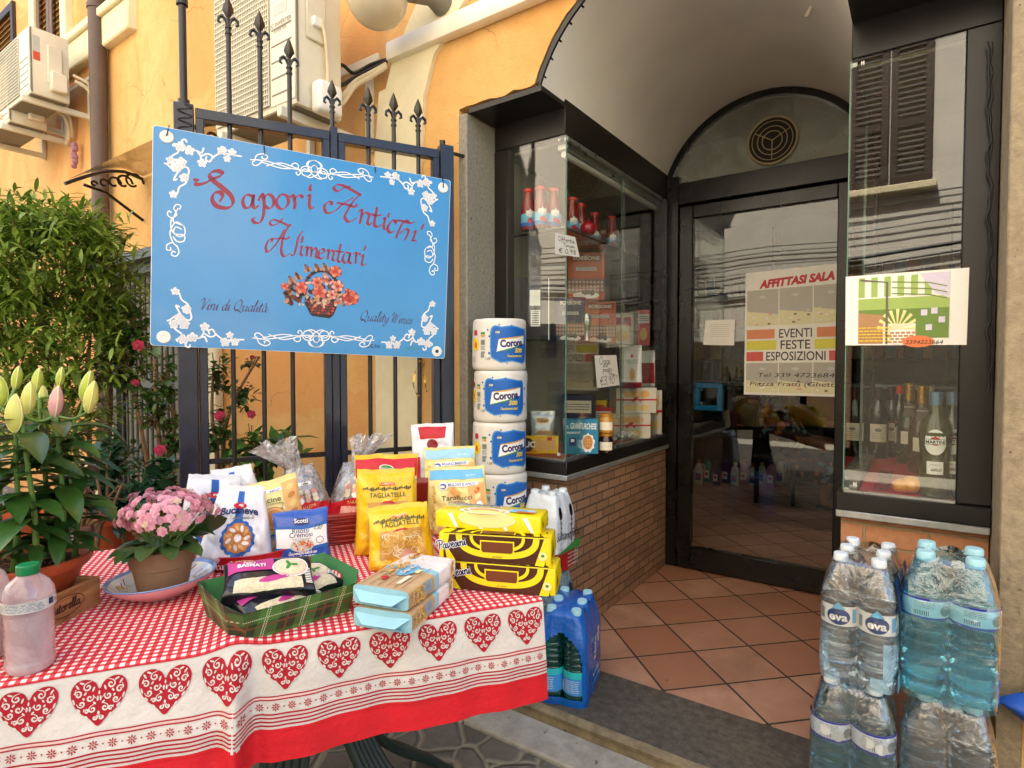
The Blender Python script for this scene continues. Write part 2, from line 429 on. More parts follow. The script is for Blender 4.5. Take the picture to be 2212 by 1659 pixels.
def brick_mat(name, bw, rh, c1, c2, mo, ms):
    k = pos_mat(name); g = k.geo(); sp = k.n("ShaderNodeSeparateXYZ"); k.l(g, sp.inputs[0])
    cb = k.n("ShaderNodeCombineXYZ"); k.l(k.math('ADD', sp.outputs[0], sp.outputs[1]), cb.inputs[0]); k.l(sp.outputs[2], cb.inputs[1])
    ad = k.n("ShaderNodeMix"); ad.data_type = 'RGBA'; ad.blend_type = 'ADD'; ad.inputs[0].default_value = .006
    n2 = k.n("ShaderNodeTexNoise"); n2.inputs['Scale'].default_value = 22; k.l(g, n2.inputs['Vector'])
    k.l(cb.outputs[0], ad.inputs[6]); k.l(n2.outputs['Color'], ad.inputs[7])
    br = k.n("ShaderNodeTexBrick"); br.inputs['Scale'].default_value = 1; br.inputs['Brick Width'].default_value = bw
    br.inputs['Row Height'].default_value = rh; br.inputs['Mortar Size'].default_value = ms; br.inputs['Mortar Smooth'].default_value = .3
    br.inputs['Color1'].default_value = (*lin(c1), 1); br.inputs['Color2'].default_value = (*lin(c2), 1); br.inputs['Mortar'].default_value = (*lin(mo), 1)
    k.l(ad.outputs[2], br.inputs['Vector'])
    c = k.mix(k.mapr(k.noise(35, 7, g, .7, 1.5), .4, .7, 0, .55), br.outputs['Color'], tuple(x*.55 for x in lin(c1)))
    k.base(c); k.b.inputs['Roughness'].default_value = .85
    k.bump(k.math('SUBTRACT', k.math('MULTIPLY', k.noise(60, 6, g, .7), .5), br.outputs['Fac']), .9, .006)
brick_mat('brick_small', .125, .041, 'b08866', '8a6648', '5f503c', .0042)
brick_mat('brick_large', .165, .066, 'c98e66', 'b87c56', 'a08a66', .005)
mat('black_board', '1b1814', .32, nz=(3, .3), bump=(4, .05, .002), spec=.5)
mat('black_frame', '15130f', .28, nz=(6, .3))
mat('iron_black', '14140f', .38, nz=(30, .4), bump=(120, .3, .002), coat=.3)
mat('iron_blue', '10172a', .35, nz=(24, .5), bump=(150, .4, .002), coat=.3)
mat('metal_strip', 'b8b8b2', .35, metal=.6, nz=(30, .15))
mat('alu', 'b5b8b4', .3, metal=.85, nz=(20, .1))
mat('dark_room', '1e1a15', .8, nz=(3, .3)); mat('room_wall', '6e6654', .8, nz=(2, .3)); mat('case_inside', '8f8c7c', .7, nz=(5, .15))
mat('white_paper', 'f2efe4', .75, nz=(9, .05)); mat('brown_pipe', '5c4a3e', .5, nz=(8, .25))
mat('ac_shell', 'ddd6bf', .5, nz=(4, .12)); mat('ac_grille', 'd6cfb8', .55, nz=(4, .1)); mat('ac_dark', '7a7465', .6); mat('white_plastic', 'ecebe2', .4, nz=(6, .06))
mat('shutter_brown', '6b5138', .55, nz=(14, .25)); mat('shutter_dark', '3b2c22', .55, nz=(14, .2))
mat('cable_cream', 'd9c9a6', .6); mat('cable_black', '1a1816', .5); mat('cable_brown', '8a6a4c', .6)
clearmat('pane', (.93, .95, .93), 1.52, .0, power=1.3)
clearmat('pane_right', (.93, .95, .93), 1.52, .0, power=1.3)
clearmat('pane_door', (.93, .95, .93), 1.52, .0, power=1.0)
clearmat('pane_side', (.92, .94, .92), 1.52, .0, power=1.0)
clearmat('pane_fan', (.9, .93, .9), 1.52, .0, haze=.35, hazecol=(.40, .42, .36), power=2.4)  # grey-green haze paints in the reflection of vault and ceiling
mat('glass_edge', '5f8573', .2, nz=None)
# ================================================================ ground
YF, XL, XR, YC, YD = 1.91, -1.557, .17, 2.10, 3.29
mb = MB(); mb.bx(-40, 40, -40, 1.50, -.5, -.062, 'cobble'); mb.bx(-40, XL-.3, 1.50, 1.9, -.5, -.062, 'cobble'); struct('street', mb)
mb = MB()
for i, (a, b) in enumerate(((-1.85, -1.262), (-1.256, -.40), (-.394, .55))):
    mb.bx(a, b, 1.503+.004*i, 1.652, -.12, -.052+.002*i, 'marble_strip', bev=.006)
struct('paving_strip', mb)
mb = MB()
prof = [(1.652, -.055), (1.655, -.03), (1.645, -.022), (1.643, -.012), (1.652, -.003), (1.668, 0)]
mb.grid(lambda u, v: (lambda p: (-1.95+2.4*u, p[0], p[1]+.002*noise.noise(Vector((u*40, 0, 0)))))(prof[min(5, int(round(v*5)))]), 90, 5, 'slab_edge')
mb.bx(-1.95, .45, 1.668, 1.975, -.3, 0, 'slab_dark'); struct('threshold_step', mb)
mb = MB(); mb.bx(XL+.02, XR, 1.975, 3.36, -.2, -.002, 'floor_tile'); struct('entrance_floor', mb)
stone('bounce_stone', 'a29c8c', 'bdb7a6', 14, .5)
mb = MB(); mb.bx(-14, 12, -3.58, -.9, -.2, -.058, 'bounce_stone'); struct('bounce_road', mb)  # pale strip over the cobbles, added to bounce sunlight up into the vault
# ================================================================ the shop building
B = thing('shop_building', 'orange plastered building with an arched shop entrance and black framed doorway', 'building')
zs, xa, xb = 2.215, -1.197, -.193
xc = (xa+xb)/2; hw = (xb-xa)/2; arr = .5425; azc = zs-.185*.98
def arcp(t): # 0..1 from left spring to right spring
    a0 = pi-math.acos(hw/arr) if False else atan2(zs-azc, -hw); a1 = atan2(zs-azc, hw)
    a = a0+(a1-a0)*t; return xc+arr*cos(a), azc+arr*sin(a)
ARC = [arcp(i/60) for i in range(61)]
TXZ = Matrix(((1, 0, 0, 0), (0, 0, -1, 0), (0, 1, 0, 0), (0, 0, 0, 1)))   # poly xy -> xz, extrude +h -> -y
mb = MB()
rnd = random.Random(3)
mb.bx(-13, XL-.045, YF, YF+.3, -.07, 8.2, 'plaster')
top = [(XL-.045, 8.2), (XL-.045, zs+.004)]
n_ = 10
for i in range(n_+1): top.append((XL-.045+(xa-.012-XL+.045)*i/n_, zs+.008+rnd.uniform(-.006, .008)))
for i, (x, z) in enumerate(ARC):
    k_ = .024+.008*noise.noise(Vector((i*.35, 3, 1))); a = atan2(z-azc, x-xc); top.append((x+k_*cos(a), z+k_*sin(a)))
top += [(XR+.03, zs), (XR+.03, 8.2)]
mb.prism(top[::-1], .18, 'plaster', TR(0, YF+.18, 0) @ TXZ)
mb.bx(XR+.055, 2.6, YF, YF+.3, -.07, 8.2, 'plaster')
part('wall', mb, B)
mb = MB(); mb.bx(-13, -2.2, YF+.3, 9, 8.1, 8.4, 'cream_plaster'); mb.bx(.6, 2.6, YF+.3, 9, 8.1, 8.4, 'cream_plaster'); mb.bx(-2.2, .6, YF+.3, 4.3, 8.1, 8.4, 'cream_plaster'); mb.bx(-2.2, .6, 6.0, 9, 8.1, 8.4, 'cream_plaster'); mb.bx(-13, -12.8, YF+.3, 9, -.07, 8.1, 'plaster'); mb.bx(2.4, 2.6, YF+.3, 9, -.07, 8.1, 'plaster'); mb.bx(-12.8, 2.4, 8.8, 9, -.07, 8.1, 'plaster')  # roof left open over the added daylight shaft
part('rear_block', mb, B)
mb = MB(); mb.bx(XL-.045, XL, YF-.006, YC+.1, -.03, zs-.02, 'peperino', bev=.004); part('door_jamb', mb, B)
mb = MB(); mb.bx(XR, XR+.055, YF-.006, YC+.1, -.03, 3.3, 'peperino_tan', bev=.004); part('door_jamb', mb, B)
# vault
mb = MB()
mb.grid(lambda u, v: (lambda p: (p[0], 1.925+v*(YD+.06-1.925), p[1]))(arcp(u)), 40, 6, 'vault_paint', flip=True)
part('vault', mb, B)
mb = MB()
for s_ in (0,):
    for i in range(60):
        (x0, z0), (x1, z1) = ARC[i], ARC[i+1]
        o = lambda x, z, k_: (xc+(x-xc)*(1+k_), azc+(z-azc)*(1+k_))
        A_, B_, C_, D_ = o(x0, z0, 0.0), o(x1, z1, 0.0), o(x1, z1, .045), o(x0, z0, .045)
        for (ya, yb) in ((1.915, 1.94),):
            mb.add([(p[0], ya, p[1]) for p in (A_, B_, C_, D_)]+[(p[0], yb, p[1]) for p in (A_, B_, C_, D_)], [[0, 1, 2, 3][::-1], [4, 5, 6, 7], [0, 4, 5, 1], [3, 2, 6, 7]], 'black_frame')
part('arch_trim', mb, B)
# mouldings of the facade
mb = MB()
def onwall(pts, y=YF): return [(p.x, p.z) for p in (hy(a, b, y) for a, b in pts)]
L_ = [(813, 1105), (809, 353), (819, 200), (834, 192), (844, 147), (864, 93), (877, 60), (904, 0), (925, -60)]
R_ = [(900, 1105), (904, 373), (910, 300), (915, 207), (937, 117), (950, 97), (987, 27), (1004, 0), (1040, -60)]
mb.prism(onwall(L_+R_[::-1], YF-.02)[::-1], .022, 'cream_plaster', TR(0, YF, 0) @ TXZ); part('arch_band', mb, B)
def wallpoly(name, pts, th, m, parent=B, y=YF):
    P = onwall(pts, y-th); ar = sum(P[i][0]*P[(i+1) % len(P)][1]-P[(i+1) % len(P)][0]*P[i][1] for i in range(len(P)))
    if ar < 0: P = P[::-1]
    mb = MB(); mb.prism(P, th, m, TR(0, y, 0) @ TXZ); return part(name, mb, parent)
a = hy(222, 66, YF-.06); b = hy(147, 153, YF-.06)
xq = hy(296, 60, YF).x; mb = MB(); mb.bx(-9, xq, YF-.06, YF+.01, b.z+.0, b.z+.26, 'cream_plaster', bev=.01); mb.bx(-9, xq, YF-.09, YF-.058, b.z+.2, b.z+.26, 'cream_plaster', bev=.008)
part('string_course', mb, B)
# shuttered windows high on the left
def shutter_window(x0, x1, z0, z1, m, fr=True, y=YF):
    W = link('window', None, B)
    mb = MB()
    if fr:
        t = .12; mb.bx(x0-t, x0, y-.05, y+.01, z0, z1+t, 'cream_plaster', bev=.006); mb.bx(x1, x1+t, y-.05, y+.01, z0, z1+t, 'cream_plaster', bev=.006); mb.bx(x0, x1, y-.05, y+.01, z1, z1+t, 'cream_plaster', bev=.006)
    W.data = None
    mbs = MB(); xm = (x0+x1)/2
    for a, b in ((x0, xm-.004), (xm+.004, x1)):
        mbs.bx(a, a+.06, y-.03, y+.01, z0, z1, m, bev=.004); mbs.bx(b-.06, b, y-.03, y+.01, z0, z1, m, bev=.004)
        for zz in (z0, (z0+z1)/2, z1-.07): mbs.bx(a+.06, b-.06, y-.028, y+.008, zz, zz+.07, m, bev=.003)
        n = int((z1-z0)/.05)
        for i in range(n):
            zc = z0+.04+i*.05
            mbs.box(((a+b)/2, y-.01, zc), (b-a-.12, .045, .008), m, TR(0, 0, 0)) if False else mbs.add([((a+.06), y-.028, zc-.02), ((b-.06), y-.028, zc-.02), ((b-.06), y+.006, zc+.022), ((a+.06), y+.006, zc+.022)], [[0, 1, 2, 3]], m)
        mbs.bx(a+.05, b-.05, y+.009, y+.012, z0, z1, 'dark_room')
    if fr: part('frame', mb, W)
    part('shutter', mbs, W); return W
p0 = hy(88, 85, YF); p1 = hy(145, 85, YF)
shutter_window(p0.x, p1.x, b.z+.27, b.z+2.0, 'shutter_brown')
p0 = hy(-150, 160, YF); p1 = hy(38, 160, YF)
shutter_window(p0.x, p1.x, hy(36, 175, YF).z-.25, hy(0, 62, YF).z+.1, 'shutter_dark', False)
# grey grille door at the far left of the yard
X0, X1 = hy(272, 800, YF).x, hy(432, 800, YF).x; ZT = hy(325, 578, YF).z
D = link('grille_door', None, B); mb = MB(); mat('grille_grey', '4d4f4a', .5, nz=(10, .3)); mat('door_grey', '7d7b70', .6, nz=(5, .2))
mb.bx(X0, X0+.06, YF-.09, YF-.02, -.05, ZT, 'grille_grey'); mb.bx(X1-.06, X1, YF-.09, YF-.02, -.05, ZT, 'grille_grey'); mb.bx(X0, X1, YF-.10, YF-.02, ZT-.06, ZT, 'grille_grey'); mb.bx(X0-.1, X1+.1, YF-.2, YF-.0, ZT, ZT+.06, 'grille_grey')
for zz in (.45, 1.0): mb.bx(X0, X1, YF-.088, YF-.03, zz, zz+.05, 'grille_grey')
part('door_frame', mb, D); mb = MB()
n = 14
for i in range(1, n): x = X0+(X1-X0)*i/n; mb.tube([(x, YF-.055, 0), (x, YF-.055, ZT-.05)], .009, 'grille_grey', 6)
part('bars', mb, D); mb = MB(); mb.bx(X0+.05, X1-.05, YF-.03, YF-.005, -.04, ZT-.04, 'door_grey'); part('panel', mb, D)
mb = MB(); mb.bx(X0-.24, X0-.02, YF-.05, YF, -.06, ZT+.3, 'cream_plaster', bev=.01); mb.bx(X0-.9, X0-.24, YF-.03, YF, -.06, .42, 'cream_plaster', bev=.01); part('door_surround', mb, D); mb = MB(); mb.bx(X1+.1, X1+.28, YF-.05, YF, -.06, ZT+.25, 'cream_plaster', bev=.01)
part('door_surround', mb, B)
# interior room
mb = MB(); mb.bx(-4.2, 2.3, 3.361, 8.0, -.2, -.004, 'floor_tile'); struct('shop_floor', mb)
mb = MB(); mb.bx(-4.2, 2.3, 7.0, 7.1, 0, 2.8, 'room_wall'); mb.bx(-4.2, -4.1, 2.25, 7, 0, 2.8, 'room_wall'); mb.bx(2.2, 2.3, 2.25, 7, 0, 2.8, 'room_wall')
mb.bx(-4.2, -2.2, 2.25, 7, 2.75, 2.85, 'case_inside'); mb.bx(.6, 2.3, 2.25, 7, 2.75, 2.85, 'case_inside'); mb.bx(-2.2, .6, 2.25, 4.3, 2.75, 2.85, 'case_inside'); mb.bx(-2.2, .6, 6.0, 7, 2.75, 2.85, 'case_inside')
mb.bx(-2.26, -2.2, 4.3, 6.0, 2.85, 8.1, 'case_inside'); mb.bx(.6, .66, 4.3, 6.0, 2.85, 8.1, 'case_inside'); mb.bx(-2.26, .66, 4.24, 4.3, 2.85, 8.1, 'case_inside'); mb.bx(-2.26, .66, 6.0, 6.06, 2.85, 8.1, 'case_inside')  # unseen shaft above a ceiling opening, added to bring daylight into the shop
mb.bx(-4.2, xa-.4, 3.30, 3.36, -.02, 2.75, 'room_wall'); mb.bx(XR+.02, 2.3, 3.30, 3.36, 0, 2.75, 'room_wall'); mb.bx(xa-.4, XR+.02, 3.37, 3.42, 2.62, 2.76, 'room_wall')
part('interior_wall', mb, B)
# ---------------------------------------------------------------- door
DR = link('entrance_door', None, B); mb = MB(); y0, y1 = YD-.03, YD+.03
mb.bx(xa+.003, xa+.065, y0, y1, 0, zs+.0, 'black_frame', bev=.004); mb.bx(xb-.065, xb-.003, y0, y1, 0, zs, 'black_frame', bev=.004)
mb.bx(xa+.065, xb-.065, y0-.01, y1, 2.05, 2.17, 'black_frame', bev=.004)
for i in range(60):
    (x0, z0), (x1, z1) = ARC[i], ARC[i+1]; o = lambda x, z, k_: (xc+(x-xc)*k_, azc+(z-azc)*k_)
    P = [o(x0, z0, .995), o(x1, z1, .995), o(x1, z1, .935), o(x0, z0, .935)]
    mb.add([(p[0], y0, p[1]) for p in P]+[(p[0], y1, p[1]) for p in P], [[0, 1, 2, 3], [7, 6, 5, 4], [0, 4, 5, 1], [2, 6, 7, 3]], 'black_frame')
part('door_frame', mb, DR)
lx0, lx1 = xa+.075, xb-.075
mb = MB(); mb.bx(lx0, lx0+.075, y0-.012, y1-.02, .01, 2.035, 'black_frame', bev=.004); mb.bx(lx1-.075, lx1, y0-.012, y1-.02, .01, 2.035, 'black_frame', bev=.004)
mb.bx(lx0+.075, lx1-.075, y0-.012, y1-.02, 1.965, 2.035, 'black_frame', bev=.004); mb.bx(lx0+.075, lx1-.075, y0-.012, y1-.02, .01, .13, 'black_frame', bev=.004)
part('door_leaf', mb, DR)
mb = MB(); mb.bx(lx0+.07, lx1-.07, YD-.022, YD-.016, .12, 1.97, 'pane_door'); part('door_glass', mb, DR)
mb = MB(); P = [(xc+(x-xc)*.945, azc+(z-azc)*.945) for x, z in ARC]; P = [p for p in P if p[1] > 2.165]; P = [(P[0][0]-.0, 2.165)]+P+[(P[-1][0], 2.165)]
mb.prism(P[::-1], .006, 'pane_fan', TR(0, YD+.0, 0) @ TXZ); part('fanlight_glass', mb, DR)
mat('vent_disc', '75664a', .6); mat('vent_beige', 'a8946a', .5, nz=(10, .2)); mb = MB(); c = hy(1668, 303, YD-.02); T = TR(c) @ RX(pi/2)
for r in (.118, .098, .072, .048): mb.tube([(r*cos(a), r*sin(a), 0) for a in [2*pi*i/32 for i in range(32)]], .003 if r < .11 else .006, 'vent_beige', 6, T=T, closed=True)
mb.lathe([(.0, .0), (.118, .002)], 'dark_room', 32, T); 
for a in (.5, 2.6, 4.7): mb.tube([(0, 0, 0), (.1*cos(a), .1*sin(a), 0)], .0028, 'vent_beige', 6, T=T)
mb.lathe([(0, -.012), (.11, -.01)], 'vent_disc', 32, T)
part('vent', mb, DR)
mat('blue_acrylic', '0f6f9c', .12, nz=None, trans=.55, coat=.6)
for yy in (YD-.075, YD+.04):
    mb = MB(); c = hy(1531, 857, yy); o_, i_ = .075, .047; T = TR(c.x, yy, c.z)
    P = [(-o_, -o_), (o_, -o_), (o_, o_), (-o_, o_)]
    for q in ((-o_, o_, i_, o_), (-o_, o_, -o_, -i_), (-o_, -i_, -i_, i_), (i_, o_, -i_, i_)): mb.bx(q[0], q[1], -.016, .016, q[2], q[3], 'blue_acrylic', bev=.004, T=T)
    part('handle', mb, DR)

c = hy(1531, 857, YD-.045)
for s_ in (-1, 1): mb = MB(); mb.tube([(c.x-.05, YD-.08, c.z+s_*.04), (c.x-.05, YD-.02, c.z+s_*.04)], .009, 'alu', 8); part('handle_stud', mb, DR)
# ================================================================ display windows
def letters(): pass
def display(name, label, xo, xi, side, brick):
    """xo: wall side, xi: doorway side"""
    T = thing(name, label, 'display window'); x0, x1 = min(xo, xi), max(xo, xi); YB = 3.25
    d = 1 if xi > xo else -1; zl, zt = .755, 2.09
    mb = MB(); e_ = .028
    bx0, bx1 = (x0+.004, xi+.006) if d > 0 else (xi-.006, x1-.004)
    mb.bx(bx0, bx1, YC+.012, YB, 0, .68, brick); part('brick_base', mb, T)
    mb = MB(); lx0, lx1 = (x0+.002, xi+e_-.01) if d > 0 else (xi-e_+.01, x1-.002)
    mb.bx(lx0, lx1, YC-.02, YB+.02, .700, zl, 'black_board', bev=.003); part('ledge', mb, T)
    mb = MB(); mb.bx(lx0, lx1+.002*d, YC-.022, YB+.018, .678, .699, 'metal_strip', bev=.002); part('ledge_trim', mb, T)
    mb = MB(); mb.bx(x0+.002, x1-.002 if d > 0 else x1-.002, YC-.004, YB+.02, zt, zs+.018, 'black_board', bev=.003)
    mb.bx(x0+.003, x1-.003, YF+.004, YC-.0045, zs-.02, zs+.0005, 'black_board'); part('head', mb, T)
    mb = MB(); a, b = (xo, xo+.072) if d > 0 else (xo-.082, xo)
    mb.bx(a+.001, b-.001, YC-.006, YC+.05, zl+.001, zt-.001, 'black_board', bev=.003)
    mb.bx(xi-.016, xi+.016, YB-.03, YB+.02, zl+.001, zt-.001, 'black_frame', bev=.003) if d > 0 else mb.bx(xi-.016, xi+.016, YB-.03, YB+.02, zl+.001, zt-.001, 'black_frame', bev=.003)
    part('post', mb, T)
    xf0, xf1 = (b, xi-.002) if d > 0 else (xi+.002, a)
    mb = MB(); mb.bx(xf0, xf1, YC+.0, YC+.006, zl+.002, zt-.002, 'pane' if d > 0 else 'pane_right'); part('front_pane', mb, T)
    mb = MB()
    for q in ((YC+.008, 2.68), (2.66, YB-.03)):
        s_ = .005 if q[0] > 2.5 else 0; mb.bx(xi-d*s_, xi-d*(s_+.005), q[0], q[1], zl+.012, zt-.004, 'pane' if d > 0 else 'pane_side')
    part('side_pane', mb, T)
    mb = MB(); mb.bx(xi-.002, xi+.001, YC+.002, YC+.008, zl+.002, zt-.002, 'glass_edge')
    mb.bx(xi-d*.009, xi-d*.006, 2.655, 2.664, zl+.01, zt-.004, 'glass_edge'); part('glass_edge', mb, T)
    mb = MB(); mb.bx(xi-d*.014, xi-d*.0, YC+.012, YB-.03, zl+.0005, zl+.012, 'alu'); mb.bx(xi-d*.016, xi+d*.001, YC+.014, YB-.03, zt-.018, zt-.004, 'alu'); mb.bx(xf0, xf1, YC-.004, YC+.012, zl+.0, zl+.006, 'alu')
    part('rail', mb, T)
    mb = MB()
    for z in (zl+.025, zt-.02):
        for q in (0, .006): mb.bx(xi-d*(.03+q), xi-d*(.0275+q), YC-.003, YC+.009, z-.005, z+.007, 'white_plastic')
        mb.bx(xi-d*.036, xi-d*.0275, YC-.004, YC+.009, z, z+.002, 'white_plastic')
    part('glass_clip', mb, T)
    mb = MB(); mb.bx(xo, xo+d*.012, YC+.055, YB, zl, zt, 'case_inside'); mb.bx(x0+.012, x1-.02, YC+.055, YB, zt-.012, zt-.001, 'case_inside'); part('lining', mb, T)
    return T
mat('red_cloth', 'c02838', .8, nz=(20, .15), bump=(300, .3)); mat('red_board', 'b5532f', .7, nz=(9, .2))
DL = display('display_window', 'glazed display window left of the door above a brown brick base, stacked with groceries', XL, xa, 1, 'brick_small')
DRW = display('display_window', 'glazed display window right of the door with liquor bottles on red cloth', XR, xb, -1, 'brick_large')
# red floor of the left case, black liner
mb = MB(); mb.bx(XL+.075, xa-.016, YC+.01, 3.22, .7555, .760, 'red_board'); part('case_floor', mb, DL)
mb = MB(); mb.bx(xa-.30, xa-.012, 2.16, 2.9, 1.730, 1.736, 'pane_side'); mb.bx(XL+.072, xa-.02, 2.13, 3.05, 1.723, 1.729, 'pane_side'); mb.tube([(XL+.02, 2.135, 1.718), (xa-.02, 2.135, 1.718)], .005, 'black_frame', 6); mb.tube([(xa-.02, 2.135, 1.718), (xa-.02, 2.9, 1.718)], .004, 'black_frame', 6)
part('shelf', mb, DL)
mb = MB(); mb.tube([(xa-.045, 2.16, 2.035), (xa-.045, 3.18, 2.035)], .014, 'white_plastic', 10); mb.bx(xa-.07, xa-.02, 2.15, 3.2, 2.05, 2.075, 'alu', bev=.003); part('tube_light', mb, DL)
mb = MB(); mb.bx(xb+.04, XR-.085, YC+.012, 3.1, .7555, .7585, 'red_cloth'); part('cloth', mb, DRW)
mat('letter_black', '1a1214', .7)
A_ = Art(); A_.text('SAPORI ANTICHI', 0, 0, .045, 'letter_black', shear=.2, bold=.01, width=.42)
A_.build('lettering', DRW, M=TR(xb+.075, 2.36, .760) @ RZ(pi/2+pi))
mb = MB(); mb.bx(xb+.012, xb+.036, YC+.03, 3.1, .756, .772, 'alu', bev=.002); part('rail', mb, DRW)
mat('dark_panel', '12100d', .5)
# ================================================================ opposite side of the street (seen in the glass)
OP = thing('opposite_building', 'pale plastered house across the street, seen mirrored in the shop glass', 'building')
YO = -3.6
mb = MB(); mb.bx(-11, 9, YO-.3, YO, -.07, 9.5, 'opposite_plaster'); part('wall', mb, OP)
mb = MB(); mb.bx(-11, 9, YO, YO+.05, -.07, 1.55, 'slab_dark'); part('shade_plinth', mb, OP)  # dark band made tall to put shade into the low part of the reflections
def op_shutter(x0, x1, z0, z1):
    mb = MB(); y = YO
    for a, b in ((x0, (x0+x1)/2-.01), ((x0+x1)/2+.01, x1)):
        mb.bx(a, a+.07, y, y+.04, z0, z1, 'shutter_dark', bev=.004); mb.bx(b-.07, b, y, y+.04, z0, z1, 'shutter_dark', bev=.004)
        for zz in (z0, z0+(z1-z0)*.38, z1-.09): mb.bx(a+.07, b-.07, y, y+.038, zz, zz+.09, 'shutter_dark')
        n = int((z1-z0)/.06)
        for i in range(n):
            zc = z0+.03+i*.06; mb.add([(a+.07, y+.036, zc-.02), (b-.07, y+.036, zc-.02), (b-.07, y+.008, zc+.024), (a+.07, y+.008, zc+.024)], [[3, 2, 1, 0]], 'shutter_dark')
    part('shutter', mb, OP)
    mb = MB(); mb.bx(x0-.05, x1+.05, y, y+.12, z0-.1, z0-.02, 'cream_plaster', bev=.01); part('window_sill', mb, OP)
op_shutter(-.72, .06, 3.15, 4.75); op_shutter(-4.4, -3.5, 3.15, 4.75); op_shutter(3.4, 4.3, 3.15, 4.75)
mb = MB(); mb.bx(-1.55, -.55, YO, YO+.05, -.05, 2.35, 'shutter_dark', bev=.01); mb.bx(-1.45, -.65, YO+.05, YO+.07, .2, 2.2, 'shutter_brown', bev=.01); part('house_door', mb, OP)
CB = thing('street_cable', 'sagging black cables strung along the opposite house front', 'cable')
mb = MB()
for z, r in ((5.0, .014), (2.98, .008), (2.9, .008), (2.72, .008), (2.64, .007), (2.38, .022), (2.3, .012)):
    mb.tube([(x, YO+.08, z+.05*sin(x*.8+z*3)+.03*sin(x*2.1)) for x in [-10+i*.5 for i in range(38)]], r, 'cable_black', 6)
part('cable', mb, CB)
